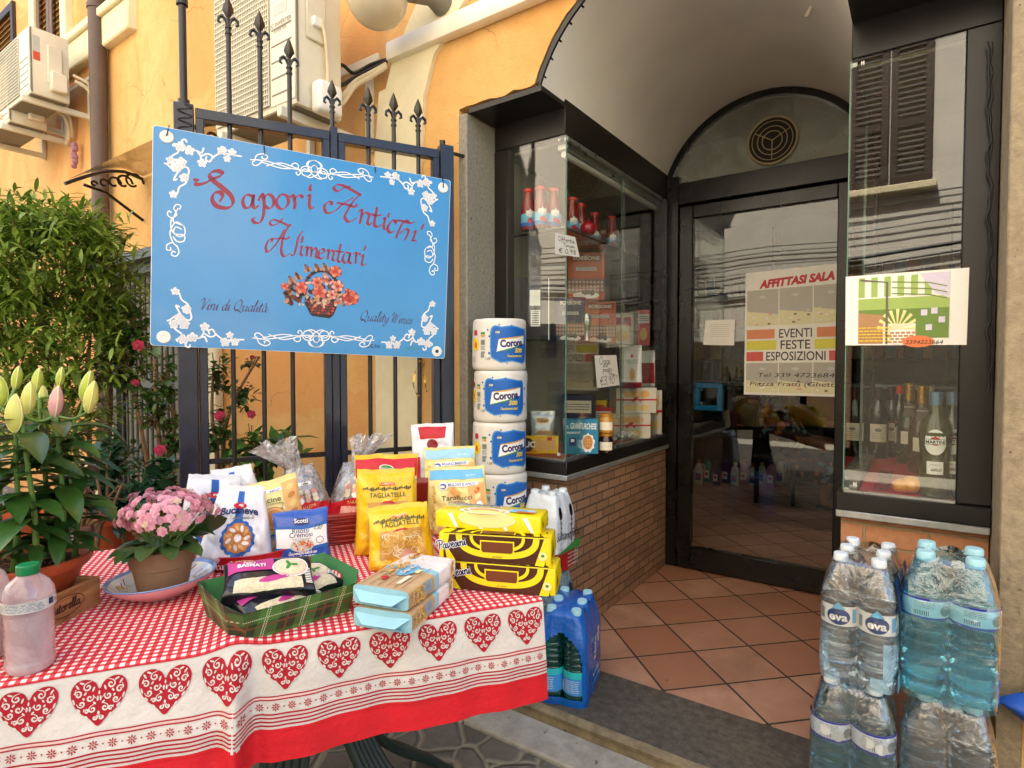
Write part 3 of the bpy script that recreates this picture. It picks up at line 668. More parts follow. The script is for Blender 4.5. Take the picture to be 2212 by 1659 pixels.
# ================================================================ pen-stroke script alphabet (x-height .5, cap height 1)
GL = {
'a': (.55, [[(.42, .44), (.22, .5), (.06, .28), (.12, .03), (.28, .06), (.4, .38)], [(.43, .5), (.38, .12), (.46, 0), (.58, .12)]]),
'c': (.42, [[(.36, .4), (.24, .5), (.06, .3), (.1, .03), (.28, 0), (.44, .14)]]),
'd': (.55, [[(.4, .42), (.22, .5), (.06, .28), (.12, .03), (.28, .05), (.4, .36)], [(.48, 1), (.4, .15), (.46, 0), (.58, .12)]]),
'e': (.42, [[(.06, .2), (.26, .3), (.34, .44), (.22, .5), (.07, .3), (.12, .03), (.28, 0), (.44, .14)]]),
'f': (.35, [[(.0, .1), (.25, .7), (.25, .98), (.15, .85), (.08, -.3), (.0, -.2)], [(.0, .42), (.3, .46)]]),
'g': (.5, [[(.4, .42), (.22, .5), (.06, .28), (.14, .04), (.3, .1), (.4, .4)], [(.42, .5), (.36, -.2), (.18, -.38), (.04, -.25), (.5, .1)]]),
'h': (.55, [[(0, .1), (.2, .7), (.22, .98), (.14, .9), (.08, 0)], [(.08, .2), (.26, .48), (.38, .42), (.36, .1), (.44, 0), (.56, .12)]]),
'i': (.28, [[(0, .12), (.12, .5), (.1, .08), (.16, 0), (.3, .12)], [(.14, .7), (.17, .76)]]),
'l': (.28, [[(0, .12), (.2, .75), (.18, 1), (.1, .8), (.08, .1), (.16, 0), (.3, .12)]]),
'm': (.8, [[(0, .3), (.1, .5), (.08, 0)], [(.08, .25), (.24, .5), (.34, .42), (.32, 0)], [(.32, .25), (.5, .5), (.6, .42), (.58, .08), (.66, 0), (.8, .12)]]),
'n': (.55, [[(0, .3), (.1, .5), (.08, 0)], [(.08, .25), (.26, .5), (.38, .42), (.36, .08), (.44, 0), (.56, .12)]]),
'o': (.48, [[(.24, .5), (.07, .3), (.12, .03), (.3, 0), (.4, .25), (.26, .5), (.48, .44)]]),
'p': (.5, [[(0, .3), (.12, .5), (.04, -.4)], [(.1, .3), (.28, .5), (.4, .35), (.3, .04), (.1, .06)]]),
'q': (.5, [[(.4, .42), (.22, .5), (.06, .28), (.14, .04), (.3, .1), (.4, .4)], [(.42, .5), (.36, -.4), (.48, -.2)]]),
'r': (.4, [[(0, .3), (.1, .5), (.08, 0)], [(.08, .25), (.24, .48), (.36, .44)]]),
's': (.38, [[(0, .1), (.22, .5), (.32, .2), (.2, 0), (.06, .04)], [(.2, 0), (.4, .12)]]),
't': (.32, [[(0, .12), (.18, .8), (.1, .1), (.18, 0), (.32, .12)], [(.0, .52), (.3, .55)]]),
'u': (.55, [[(0, .3), (.08, .5), (.08, .1), (.2, 0), (.36, .2), (.42, .5)], [(.42, .5), (.38, .1), (.46, 0), (.56, .12)]]),
'v': (.48, [[(0, .4), (.08, .5), (.12, .05), (.2, 0), (.38, .35), (.36, .5), (.48, .46)]]),
'w': (.7, [[(0, .4), (.08, .5), (.1, .05), (.3, .4), (.32, .05), (.55, .4), (.54, .5), (.68, .46)]]),
'y': (.5, [[(0, .4), (.08, .5), (.1, .12), (.22, .06), (.4, .45)], [(.42, .5), (.34, -.2), (.16, -.38), (.04, -.25), (.5, .1)]]),
'z': (.42, [[(.04, .46), (.34, .48), (.06, .04), (.4, .02)]]),
'à': (.55, [[(.42, .44), (.22, .5), (.06, .28), (.12, .03), (.28, .06), (.4, .38)], [(.43, .5), (.38, .12), (.46, 0), (.58, .12)], [(.2, .78), (.32, .64)]]),
'S': (.7, [[(0, .12), (.2, .0), (.46, .16), (.4, .42), (.2, .66), (.3, .95), (.56, .98), (.6, .8)]]),
'V': (.62, [[(-.1, .7), (.0, .95), (.18, .9), (.2, .4), (.2, .0), (.45, .6), (.7, 1.0)]]),
'Q': (.85, [[(.4, 1), (.08, .7), (.08, .2), (.36, 0), (.66, .3), (.62, .8), (.4, 1)], [(.25, .15), (.5, .05), (.85, -.14)]]),
'W': (.95, [[(-.08, .7), (.0, .95), (.14, .9), (.16, .0), (.45, .9), (.46, .0), (.75, .7), (.95, 1.0)]]),
'P': (.62, [[(.2, 0), (.26, .9)], [(-.2, .5), (-.1, .85), (.3, 1), (.62, .85), (.55, .55), (.26, .45)]]),
'C': (.65, [[(.56, .85), (.4, 1), (.08, .7), (.06, .2), (.3, 0), (.62, .25)]]),
'O': (.62, [[(.3, 1), (.05, .7), (.08, .2), (.3, 0), (.52, .3), (.5, .8), (.3, 1)]]),
'R': (.6, [[(.1, 0), (.16, 1), (.45, .95), (.48, .65), (.16, .5), (.55, 0)]]),
'T': (.55, [[(0, .95), (.6, 1)], [(.32, .96), (.24, 0)]]),
'E': (.5, [[(.45, .95), (.1, .9), (.06, .05), (.42, 0)], [(.08, .5), (.36, .52)]]),
'A': (.6, [[(0, 0), (.3, 1), (.5, 0)], [(.1, .4), (.45, .42)]]),
'N': (.6, [[(.04, 0), (.1, .95), (.42, .05), (.5, 1)]]),
'I': (.25, [[(.12, 1), (.08, 0)]]), '€': (.6, [[(.5, .9), (.2, .9), (.1, .4), (.25, 0), (.48, .08)], [(.0, .55), (.4, .57)], [(.0, .4), (.36, .42)]]),
',': (.2, [[(.1, .05), (.04, -.15)]]), ' ': (.3, []),
'0': (.5, [[(.25, 1), (.06, .6), (.1, .1), (.28, 0), (.42, .5), (.25, 1)]]), '3': (.5, [[(.05, .9), (.3, 1), (.36, .7), (.15, .52), (.4, .3), (.25, 0), (.02, .08)]]),
'9': (.5, [[(.38, .85), (.2, 1), (.06, .75), (.2, .52), (.4, .85), (.36, .4), (.28, 0)]]), '1': (.3, [[(.05, .8), (.18, 1), (.14, 0)]]),
'2': (.5, [[(.05, .8), (.25, 1), (.38, .75), (.04, .02), (.42, .04)]]), '4': (.5, [[(.25, 1), (.02, .35), (.42, .38)], [(.32, .65), (.28, 0)]]),
'6': (.5, [[(.35, 1), (.1, .5), (.12, .05), (.35, .1), (.34, .4), (.1, .38)]]), '8': (.5, [[(.3, .52), (.1, .75), (.25, 1), (.38, .78), (.1, .25), (.22, 0), (.38, .22), (.26, .5)]]),
'7': (.45, [[(.04, .95), (.38, .98), (.16, 0)]]),
}
# ================================================================ things on the facade
mat('conduit_white', 'f0ead6', .4, nz=(6, .1)); mb = MB(); c = hy(840, 122, 1.87); mb.bx(c.x-.01, .35, 1.855, YF, c.z-.022, c.z+.060, 'conduit_white', bev=.012, seg=2)
mb.bx(-.85, -.70, 1.848, YF, c.z-.030, c.z+.068, 'conduit_white', bev=.012, seg=2)
COND = c
single('cable_conduit', mb, 'cream plastic cable trunking running up over the shop arch', 'conduit')
GL0 = hy(815, -8, 1.66); mb = MB(); T = thing('globe_lamp', 'off-white glass globe lamp on the wall above the air conditioner', 'wall lamp')
mat('globe_glass', 'c9c0a4', .25, nz=(6, .1), coat=.4); r_ = .122
mb.ico(tuple(GL0), r_, 'globe_glass', 4); part('globe', mb, T)
mb = MB(); mb.tube([GL0+Vector((r_*.8, .06, r_*.2)), GL0+Vector((r_*1.15, .16, r_*.25)), GL0+Vector((r_*1.2, YF-GL0.y, r_*.3))], [.045, .035, .06], 'ac_dark', 14); part('bracket', mb, T)
P = hy(208, 0, 1.84); mb = MB(); T = thing('drainpipe', 'brown vertical drainpipe on the orange wall left of the gate', 'drainpipe')
mb.tube([(P.x, 1.84, -.05), (P.x, 1.84, 8.0)], .055, 'brown_pipe', 20); part('pipe', mb, T)
mb = MB()
for z in (hy(208, 22, 1.84).z, 2.1, .8): mb.tube([(P.x, 1.84, z), (P.x, 1.84, z+.03)], .062, 'brown_pipe', 20); mb.bx(P.x-.02, P.x+.02, 1.85, YF, z, z+.02, 'brown_pipe')
part('collar', mb, T)
# --- air conditioners
def make_ac(name, label, x0, x1, y0, z0, hgt, dep, big):
    T = thing(name, label, 'air conditioner', TR(x1, y0, z0), 'air conditioners on the facade'); W = x1-x0
    mb = MB(); mb.bx(-W, 0, 0, dep, 0, hgt, 'ac_shell', bev=.008, seg=2)
    for x in (-W*.985, -W*.30): pass
    mb.bx(-.004, .003, .004, .012, .01, hgt-.01, 'ac_dark'); mb.bx(-W*.28, .0, -.004, .002, .02, hgt-.02, 'ac_shell', bev=.002)
    for i in range(5): mb.bx(-W*.26, -.02, -.0055, -.002, .06+i*hgt*.1, .066+i*hgt*.1, 'ac_dark')
    part('casing', mb, T)
    mb = MB(); mb.bx(-W+.02, -W*.29, -.002, .001, .03, hgt-.03, 'ac_dark')
    n = 26 if big else 18
    for i in range(n+1): z = .03+(hgt-.06)*i/n; mb.bx(-W+.018, -W*.29, -.012, -.006, z-.0025, z+.0025, 'ac_grille')
    m_ = 30 if big else 16
    for i in range(m_+1): x = -W+.02+(W*.71-.02)*i/m_; mb.bx(x-.0022, x+.0022, -.010, -.005, .028, hgt-.028, 'ac_grille')
    part('grille', mb, T)
    mb = MB(); 
    if big:
        mb.bx(.0, .012, dep*.2, dep*.62, hgt*.42, hgt*.98, 'ac_shell', bev=.006); mb.bx(.008, .03, dep*.3, dep*.5, hgt*.50, hgt*.56, 'white_plastic', bev=.004)
    else:
        mb.bx(0, .02, dep*.42, dep*.8, hgt*.22, hgt*.80, 'ac_shell', bev=.006); mb.bx(0, .05, dep*.46, dep*.9, hgt*.10, hgt*.40, 'ac_shell', bev=.01)
    part('cable_cover', mb, T)
    mb = MB()
    for x in (-W*.12, -W*.86):
        mb.bx(x-.015, x+.015, -.03, dep+YF-y0-dep, -.045, -.003, 'ac_shell', bev=.004)
        mb.bx(x-.018, x+.018, YF-y0-.03, YF-y0, -.05, hgt*.55, 'ac_shell', bev=.004)
    mb.bx(-W*1.02, .02, YF-y0-.05, YF-y0-.03, hgt*.5, hgt*.56, 'ac_shell', bev=.004)
    mb.bx(-W*.98, -.02, .01, dep-.01, -.0025, .0, 'ac_dark'); part('bracket', mb, T)
    return T
big = make_ac('air_conditioner', 'large cream air conditioner mounted behind the gate spearheads beside the globe lamp', hy(467, 290, 1.45).x, hy(640, 222, 1.45).x, 1.45, hy(640, 222, 1.45).z, .66, .225, True)
A_ = Art(); mat('label_grey', 'b9bcb4', .5); mat('label_red', 'c8502c', .5); mat('faint_grey', '8d8878', .6)
A_.rect(-.14, .38, -.05, .42, 'label_grey'); A_.text('DC INVERTER', -.095, .335, .018, 'faint_grey', bold=.01); A_.text('INVERTER', -.095, .31, .014, 'faint_grey')
A_.build('sticker', big, fn=lambda u, v, h: (u, -.0045-h, v))
mb = MB(); mb.bx(.004, .07, .06, .18, -.02, .11, 'white_plastic', bev=.02, seg=3); part('valve_cover', mb, big)
mb = MB(); mb.tube(spline([(.025, .1, .36), (.035, .115, .3), (.028, .13, .2), (.04, .12, .1)], 5), .007, 'cable_cream', 8); part('cable', mb, big)
for (cx_, cy_, cz_, name, lab) in ((66, 199, 1.50, 0, 'cream air conditioner left of the drainpipe with an orange sticker on its side'), (20, 261, 1.50, 1, 'cream air conditioner at the left edge, lower of the pair by the brown shutters')):
    c = hy(cx_, cy_, cz_); h_ = .47
    T = make_ac('air_conditioner', lab, c.x-.72, c.x, cz_, c.z, h_, .235, False)
    A_ = Art(); A_.rect(.02, .30, .06, .41, 'label_grey'); A_.rect(.02, .24, .06, .30, 'label_red')
    if name: A_.shift(lambda u, v: (u*.8, v*.8+.02))
    A_.build('sticker', T, fn=lambda u, v, h: (.0005+h, u, v))
    mb = MB(); mb.tube(spline([(.05, .25, .16), (.07, .33, .12), (.06, .36, .0), (.0, .36, -.06)], 5), .014, 'cable_cream', 8); mb.tube(spline([(.05, .24, .20), (.09, .35, .14), (.06, .38, -.02)], 5), .010, 'cable_cream', 8)
    part('hose', mb, T)
# --- loose cables
def cable(pts, r, m, name, label, Y=None):
    mb = MB(); P = [hy(x, y, yy) for x, y, yy in pts]; mb.tube(spline(P, 6), r, m, 7); return single(name, mb, label, 'cable')
cable([(240, -10, 1.90), (232, 120, 1.9), (222, 200, 1.89), (228, 260, 1.885), (215, 330, 1.88), (205, 395, 1.885), (203, 420, 1.88)], .009, 'cable_brown', 'wall_cable', 'thin pinkish cable hanging beside the drainpipe')
cable([(203, 425, 1.88), (180, 445, 1.895), (130, 490, 1.9), (80, 560, 1.9)], .009, 'cable_brown', 'wall_cable', 'thin brown cable slanting down into the green shrub')
mb = MB(); c = hy(161, 330, 1.86)
for i in range(5): mb.ico((c.x+.012*sin(i*2), c.y, c.z+.05-i*.035), .026-.002*i, 'cable_brown', 1)
mat('tape_pink', 'a8788c', .6); mb = MB()
for i in range(6): mb.ico((c.x+.014*sin(i*2.2), c.y, c.z+.06-i*.032), .026-.002*(i % 3), 'tape_pink', 2, nz=.3)
single('tape_wrap', mb, 'bundle of pink tape round a cable end on the left wall', 'tape')
for i, (a, b, m, lab) in enumerate(((148, 160, 'cable_black', 'black cable looping from the cable trunking to the air conditioner'), (186, 165, 'cable_black', 'thin dark cable under the black loop beside the trunking'), (205, 175, 'cable_cream', 'cream cable looping from the trunking end to the air conditioner'), (215, 185, 'cable_cream', 'lowest cream hose sagging between trunking and air conditioner'))):
    cable([(836, 128+i*5, 1.87), (800, 140+i*9, 1.84), (765, 158+i*10, 1.8), (738, a-8+i*6, 1.74), (715, a+6, 1.72)], .011 if m == 'cable_cream' else .008, m, 'looping_cable', lab)
# --- awning bracket over the grille door
T = thing('awning', 'black wrought iron awning with scrolls over the grey grille door', 'awning'); mb = MB()
X_ = -4.45; z0_ = hx(330, 372, X_)
E0 = hx(140, 390, X_); ye, yw = E0.y, YF-.01
top_ = [(X_, ye+(yw-ye)*t, E0.z-.02+.17*sin(pi*.5*min(1, t*1.15))-.10*max(0, t-.75)) for t in [i/12 for i in range(13)]]
for xx in (0, 1.35):
    mb = MB()
    mb.tube([(p[0]+xx, p[1], p[2]) for p in top_], .016, 'iron_black', 8, flat=.7)
    mb.tube([(X_+xx, ye+.1, E0.z+.0), (X_+xx, (ye+yw)/2, E0.z-.02), (X_+xx, yw, E0.z-.16)], .010, 'iron_black', 6)
    for i in range(5):
        yy = ye+.16+i*(yw-ye-.16)/5; r = .02+.012*i
        mb.tube([(X_+xx, yy+r*cos(a)*(1-a/9), E0.z+.02+.03*i*.6+r*sin(a)*(1-a/9)) for a in [j*.6 for j in range(10)]], .008, 'iron_black', 6)
    part('bracket', mb, T)
mb = MB(); clearmat('awning_sheet', (.55, .5, .42), 1.45, .15, haze=.25, hazecol=(.5, .45, .38))
mb.grid(lambda u, v: (X_+1.35*u, top_[int(round(v*12))][1], top_[int(round(v*12))][2]+.018), 4, 12, 'awning_sheet'); part('awning_sheet', mb, T)
# ================================================================ iron gate
GD = Vector((.479, .878, 0)).normalized(); GN = Vector((GD.y, -GD.x, 0))          # along the gate, towards the camera
GP = Vector((-1.575, 1.905, 0)); GM = Matrix(((GD.x, -GN.x, 0, GP.x), (GD.y, -GN.y, 0, GP.y), (0, 0, 1, 0), (0, 0, 0, 1)))
GI = GM.inverted()
def gp(x, y, off=0):
    """picture point on the gate plane -> (along, up)"""
    p = GI @ hp(x, y, GP+GN*off, GN); return p.x, p.z
G = thing('iron_gate', 'black and blue iron gate with spearhead bars behind the blue shop sign', 'gate', GM)
zt_ = gp(560, 262)[1]; zb_ = gp(560, 990)[1]; zlow = .0
def gx(x, y=600): return gp(x, y)[0]
pl0, pl1, ls1 = gx(378, 400), gx(420, 300), gx(446, 300)
m0, m1, m2, m3 = gx(688, 320), gx(711, 320), gx(731, 320), gx(748, 320); e0, e1 = gx(946, 400), gx(966, 400)
mb = MB(); mb.bx(pl0, pl1, -.03, .03, -.06, gp(395, 228)[1], 'iron_blue', bev=.003); part('gate_post', mb, G)
mb = MB(); mb.tube([((pl0+pl1)/2, 0, gp(395, 228)[1]), ((pl0+pl1)/2, 0, 3.2)], .0125, 'iron_black', 10)
for q in (gp(402, 6)[1], gp(402, 225)[1]): mb.tube([((pl0+pl1)/2, 0, q-.012), ((pl0+pl1)/2, 0, q+.012)], .019, 'iron_black', 10)
part('post_pole', mb, G)
mb = MB(); mb.bx(e0+.004, e1+.02, -.026, .026, -.06, gp(960, 322)[1]+.01, 'iron_blue', bev=.003); mb.tube([((e0+e1)/2, 0, gp(960, 322)[1]), ((e0+e1)/2, 0, gp(960, 305)[1])], .012, 'iron_black', 10); mb.tube([((e0+e1)/2, 0, gp(960, 326)[1]), (e1+.09, .0, gp(980, 335)[1])], .008, 'iron_black', 8)
part('gate_post', mb, G)
def spear(mb, x, ztip, s=1.0):
    """leaf-shaped spearhead with two side curls; tip at ztip"""
    L = .062*s; z0 = ztip-L
    pr = [(.0035, 0), (.009, .010), (.0155, .020), (.0125, .033), (.006, .050), (.0006, .062)]
    vs = []; n = len(pr)
    for r, z in pr:
        for a in range(4):
            an = a*pi/2; vs.append((x+r*s*cos(an)*1.0, r*s*sin(an)*.55, z0+z*s))
    fs = [[i*4+j, i*4+(j+1) % 4, (i+1)*4+(j+1) % 4, (i+1)*4+j] for i in range(n-1) for j in range(4)]
    mb.add(vs, fs, 'iron_black')
    for d in (-1, 1):
        mb.tube([(x+d*q[0]*s, 0, z0+q[1]*s) for q in ((.002, -.02), (.007, -.004), (.016, .004), (.024, -.003), (.0255, -.013), (.019, -.017))], [.005*s, .006*s, .0065*s, .006*s, .005*s, .0035*s], 'iron_black', 7, flat=.8)
    mb.tube([(x, 0, z0-.06*s), (x, 0, z0-.0)], .0055*s, 'iron_black', 8)
    for q in (-.026, -.042): mb.tube([(x, 0, z0+q*s-.003), (x, 0, z0+q*s+.003)], .0095*s, 'iron_black', 10)
    return z0-.04*s
def leafgate(xa_, xb_, bars, tip0):
    Lf = link('gate_leaf', None, G); mb = MB(); w_ = .026
    mb.bx(xa_, xa_+w_, -.018, .018, -.02, zt_, 'iron_blue', bev=.002); mb.bx(xb_-w_, xb_, -.018, .018, -.02, zt_, 'iron_blue', bev=.002)
    mb.bx(xa_, xb_, -.0195, .0195, zt_-.032, zt_+.003, 'iron_blue', bev=.002); mb.bx(xa_+w_, xb_-w_, -.015, .015, .02, .055, 'iron_black', bev=.002)
    mb.bx(xa_+w_, xb_-w_, -.006, .006, zb_-.009, zb_+.009, 'iron_black', bev=.002); part('frame', mb, Lf)
    for px, ty in bars:
        x, zt = gp(px, ty); b_ = MB(); s_ = 1.22; bt = spear(b_, x, zt, s_); b_.tube([(x, 0, .04), (x, 0, bt+.02)], .0085, 'iron_black', 10); part('bar', b_, Lf)
leafgate(pl1+.004, m1, ((492, -8), (560, 23), (624, 82)), 0)
leafgate(m2-.004, e0, ((795, 187), (850, 200), (903, 213)), 0)
mb = MB(); x_, z_ = gp(717, 172); bt = spear(mb, x_, z_, 1.15); mb.bx(m1+.002, m2-.006, -.022, .016, .0, zt_+.02, 'iron_blue', bev=.002); mb.tube([(x_, 0, zt_), (x_, 0, bt+.02)], .008, 'iron_black', 8); part('meeting_bar', mb, G)
mb = MB(); wire = []
for i in range(26): t = i/25; wire.append(((pl0+pl1)/2+.022*sin(t*19)+.004, -.034-.003*sin(t*30), gp(395, 232)[1]-.09*t))
mb.tube(wire, .0016, 'cable_black', 5); part('tie_wire', mb, G)
# ================================================================ the blue sign
SO = GP+GN*.045
def sp(x, y):
    p = GI @ hp(x, y, SO, GN); return p.x, p.z
def z5(x, y): return sp(323.6+x*.31415, 263.3+y*.31415)
CO = [sp(324, 746), sp(960, 775), sp(973, 390), sp(330, 270)]
S = thing('shop_sign', 'blue hanging board with red lettering and white flower scrolls tied to the gate', 'sign', GM @ TR(0, -.045, 0))
mat('sign_blue', '378bc8', .20, nz=(2.6, .10), coat=.35, bump=(2.6, .30, .02)); mat('sign_edge', 'e8ecee', .4)
mb = MB(); TS = TXZ @ TR(0, 0, 0)
def rc(C, r=.012):
    out = []
    for i in range(4):
        p = Vector(C[i]); a = (Vector(C[i-1])-p).normalized()*r; b = (Vector(C[(i+1) % 4])-p).normalized()*r
        for t in (0, .25, .5, .75, 1): out.append(tuple(p+a*(1-t)**2+b*t*t))
    return out
mb.prism(rc(CO), .0025, 'sign_edge', TXZ); part('backing', mb, S)
mb = MB(); cc = Vector(((CO[0][0]+CO[2][0])/2, (CO[0][1]+CO[2][1])/2)); CI = [tuple(cc+(Vector(c)-cc)*.9965) for c in CO]
mb.prism(rc(CI), .0005, 'sign_blue', TR(0, -.0026, 0) @ TXZ); part('panel', mb, S)
SF = lambda u, v, h: (u, -.0031-h, v)
ink('maroon', '8e2f45'); ink('signwhite', 'f2f5f6'); ink('petal', 'dfe3e8'); ink('wine', '4a1238')
A_ = Art()
def nb(pts, w=.0125, ang=35): A_.nib([z5(*p) for p in pts], w, 'ink_maroon', 0, ang=ang, thin=.24, k=8)
nb([(305, 424), (335, 432), (380, 422), (430, 395), (482, 375), (498, 355), (470, 340), (430, 346), (412, 370), (436, 405), (495, 452), (550, 500), (572, 545), (560, 580), (520, 594), (460, 580), (430, 540), (440, 495), (480, 485), (500, 510), (488, 540), (476, 542)], .017, 50)
A_.ell(*z5(318, 400), .010, .005, 'ink_maroon')
for st in ([(702, 512), (665, 503), (640, 540), (650, 585), (680, 592), (702, 560), (714, 505)], [(714, 500), (708, 570), (725, 595), (748, 574)],
    [(745, 545), (765, 505), (775, 502), (786, 560), (780, 640), (760, 690), (725, 695), (706, 672), (726, 656)], [(782, 530), (810, 500), (845, 520), (851, 565), (825, 596), (790, 580)],
    [(895, 505), (870, 545), (880, 585), (915, 600), (950, 565), (945, 515), (910, 500), (890, 508)], [(963, 522), (985, 505), (997, 560), (992, 602)], [(990, 540), (1020, 507), (1045, 512), (1044, 528)],
    [(1080, 514), (1098, 505), (1095, 570), (1110, 598), (1130, 584)], [(1108, 432), (1100, 455), (1103, 478)]): nb(st, .0135)
for st in ([(1382, 443), (1330, 458), (1290, 478), (1264, 456), (1290, 434), (1335, 442), (1390, 472), (1452, 506)], [(1448, 500), (1400, 545), (1352, 620), (1340, 660), (1370, 688), (1424, 660)],
    [(1402, 520), (1330, 562), (1270, 615), (1220, 627), (1200, 600), (1207, 565), (1240, 550), (1250, 574)], [(1285, 558), (1350, 570), (1410, 586), (1422, 566)],
    [(1430, 622), (1457, 606), (1450, 668), (1440, 702)], [(1450, 652), (1480, 626), (1507, 642), (1495, 690), (1510, 708), (1528, 694)],
    [(1562, 588), (1546, 670), (1544, 712), (1570, 722), (1592, 704)], [(1520, 636), (1560, 646), (1594, 640)], [(1596, 672), (1616, 664), (1606, 722), (1620, 737), (1642, 720)], [(1646, 628), (1634, 656)],
    [(1694, 700), (1672, 678), (1642, 706), (1634, 742), (1655, 762), (1682, 750)], [(1780, 690), (1758, 680), (1735, 700), (1710, 750), (1690, 802)], [(1680, 682), (1720, 680), (1790, 697), (1822, 684)],
    [(1715, 770), (1755, 740), (1776, 748), (1768, 780), (1748, 816)], [(1798, 766), (1826, 752), (1814, 792), (1806, 816), (1832, 816)], [(1882, 704), (1864, 742)]): nb(st, .0135)
for st in ([(914, 664), (884, 698), (840, 712), (826, 692), (850, 674), (900, 690), (958, 716), (966, 704)], [(955, 716), (920, 782), (905, 860), (905, 902), (925, 926), (966, 904)],
    [(925, 740), (880, 822), (840, 872), (808, 896), (797, 862), (815, 817), (840, 804), (836, 826)], [(850, 806), (900, 800), (948, 806), (957, 790)], [(1052, 752), (1022, 792), (1006, 860), (990, 914), (968, 916)],
    [(1026, 866), (1045, 858), (1035, 906), (1052, 920)], [(1052, 788), (1042, 832)], [(1063, 872), (1082, 860), (1075, 926)], [(1078, 890), (1100, 864), (1112, 880), (1105, 930)], [(1108, 896), (1135, 869), (1147, 886), (1140, 926), (1156, 936)],
    [(1163, 908), (1196, 896), (1190, 874), (1164, 890), (1160, 930), (1180, 942), (1202, 925)], [(1212, 892), (1230, 880), (1220, 946)], [(1222, 912), (1250, 885), (1264, 904), (1255, 946), (1272, 956)],
    [(1312, 838), (1296, 920), (1290, 950), (1305, 966), (1322, 950)], [(1272, 886), (1300, 894), (1334, 895)], [(1372, 905), (1345, 900), (1325, 940), (1340, 972), (1360, 960), (1377, 910)], [(1380, 900), (1368, 956), (1387, 976)],
    [(1393, 912), (1417, 900), (1412, 976)], [(1410, 932), (1430, 905), (1448, 916)], [(1450, 928), (1467, 917), (1456, 975), (1470, 986), (1487, 974)], [(1484, 852), (1470, 888)]): nb(st, .0105)
p = z5(320, 1290); q = z5(825, 1310); A_.hand('Vini di Qualità', p[0]+.01, p[1], .040, 'ink_wine', w=.0042, al='l', width=q[0]-p[0]-.02, shear=.3, nib=40, rot=atan2(q[1]-p[1], q[0]-p[0]))
p = z5(1440, 1365); q = z5(1815, 1392); A_.hand('Quality Wines', p[0], p[1], .040, 'ink_wine', w=.0042, al='l', width=q[0]-p[0]-.01, shear=.3, nib=40, rot=atan2(q[1]-p[1], q[0]-p[0]))
ink('navyline', '1d2140'); ink('flag_green', '2f8a50'); ink('flag_red', 'd2453a')
p = z5(1493, 1553); q = z5(1800, 1565); r_ = atan2(q[1]-p[1], q[0]-p[0])
A_.text('DE.Ni', p[0], p[1], .015, 'ink_navyline', al='l', bold=.01, rot=r_); d_ = Vector((cos(r_), sin(r_)))
A_.text('ani', p[0]+d_.x*.053, p[1]+d_.y*.053, .012, 'ink_flag_green', al='l', shear=.3, rot=r_); A_.text('mat', p[0]+d_.x*.072, p[1]+d_.y*.072, .012, 'ink_signwhite', al='l', shear=.3, rot=r_, bold=.01); A_.text('ica', p[0]+d_.x*.1, p[1]+d_.y*.1, .012, 'ink_flag_red', al='l', shear=.3, rot=r_)
A_.text('3267080277', p[0]+d_.x*.148, p[1]+d_.y*.148, .009, 'ink_flag_green', al='l', rot=r_)
A_.build('lettering', S, fn=SF, h0=.0003)
# white scroll ornament
A_ = Art(); OW = 'ink_signwhite'
Cx = (CO[0][0]+CO[1][0]+CO[2][0]+CO[3][0])/4; Cz = sum(c[1] for c in CO)/4
def orn(pts, w=.0042, mx=False, mz=False, sm=6, taper=False):
    P = [z5(*p) for p in pts]
    P = [((2*Cx-x) if mx else x, (2*Cz-z) if mz else z) for x, z in P]
    A_.line(P, w, OW, 1, smooth=sm, taper=taper)
def flower(x, y, r, mx, mz):
    c = z5(x, y); c = ((2*Cx-c[0]) if mx else c[0], (2*Cz-c[1]) if mz else c[1])
    for i in range(5):
        a = i*2*pi/5+.3; A_.ell(c[0]+r*.6*cos(a), c[1]+r*.6*sin(a), r*.5, r*.42, OW, 1, n=10, rot=a)
        A_.ell(c[0]+r*.62*cos(a), c[1]+r*.62*sin(a), r*.3, r*.22, 'ink_petal', 2, n=8, rot=a)
    A_.ell(c[0], c[1], r*.22, r*.22, 'ink_petal', 3, n=8)
for mx, mz in ((0, 0), (1, 0), (0, 1), (1, 1)):
    for pts in ([(160, 515), (190, 490), (205, 450), (245, 425), (262, 385), (240, 360), (215, 375), (222, 400)], [(262, 380), (268, 330), (240, 312), (200, 340), (165, 400), (190, 395)],
        [(200, 345), (160, 330), (120, 295), (98, 285)], [(120, 295), (150, 240), (195, 210), (185, 175), (160, 165), (172, 150)], [(195, 210), (225, 160), (222, 130), (245, 125), (255, 145)], [(225, 160), (270, 190), (320, 200), (355, 215), (372, 180)],
        [(320, 200), (350, 240), (345, 295)], [(350, 240), (395, 222), (430, 240), (415, 275), (385, 262), (392, 240)], [(415, 270), (450, 235), (500, 215), (545, 225), (632, 240)], [(470, 225), (480, 190), (520, 180)], [(545, 225), (535, 270)], [(200, 250), (235, 262), (240, 300), (215, 310)]):
        orn(pts, .0052, mx, mz)
    for x, y, r in ((208, 172, .019), (272, 198, .019), (146, 268, .017), (216, 280, .02), (182, 316, .019), (236, 388, .017), (163, 500, .015), (360, 285, .017), (498, 200, .018), (566, 212, .016), (532, 256, .014)): flower(x, y, r*.82, mx, mz)
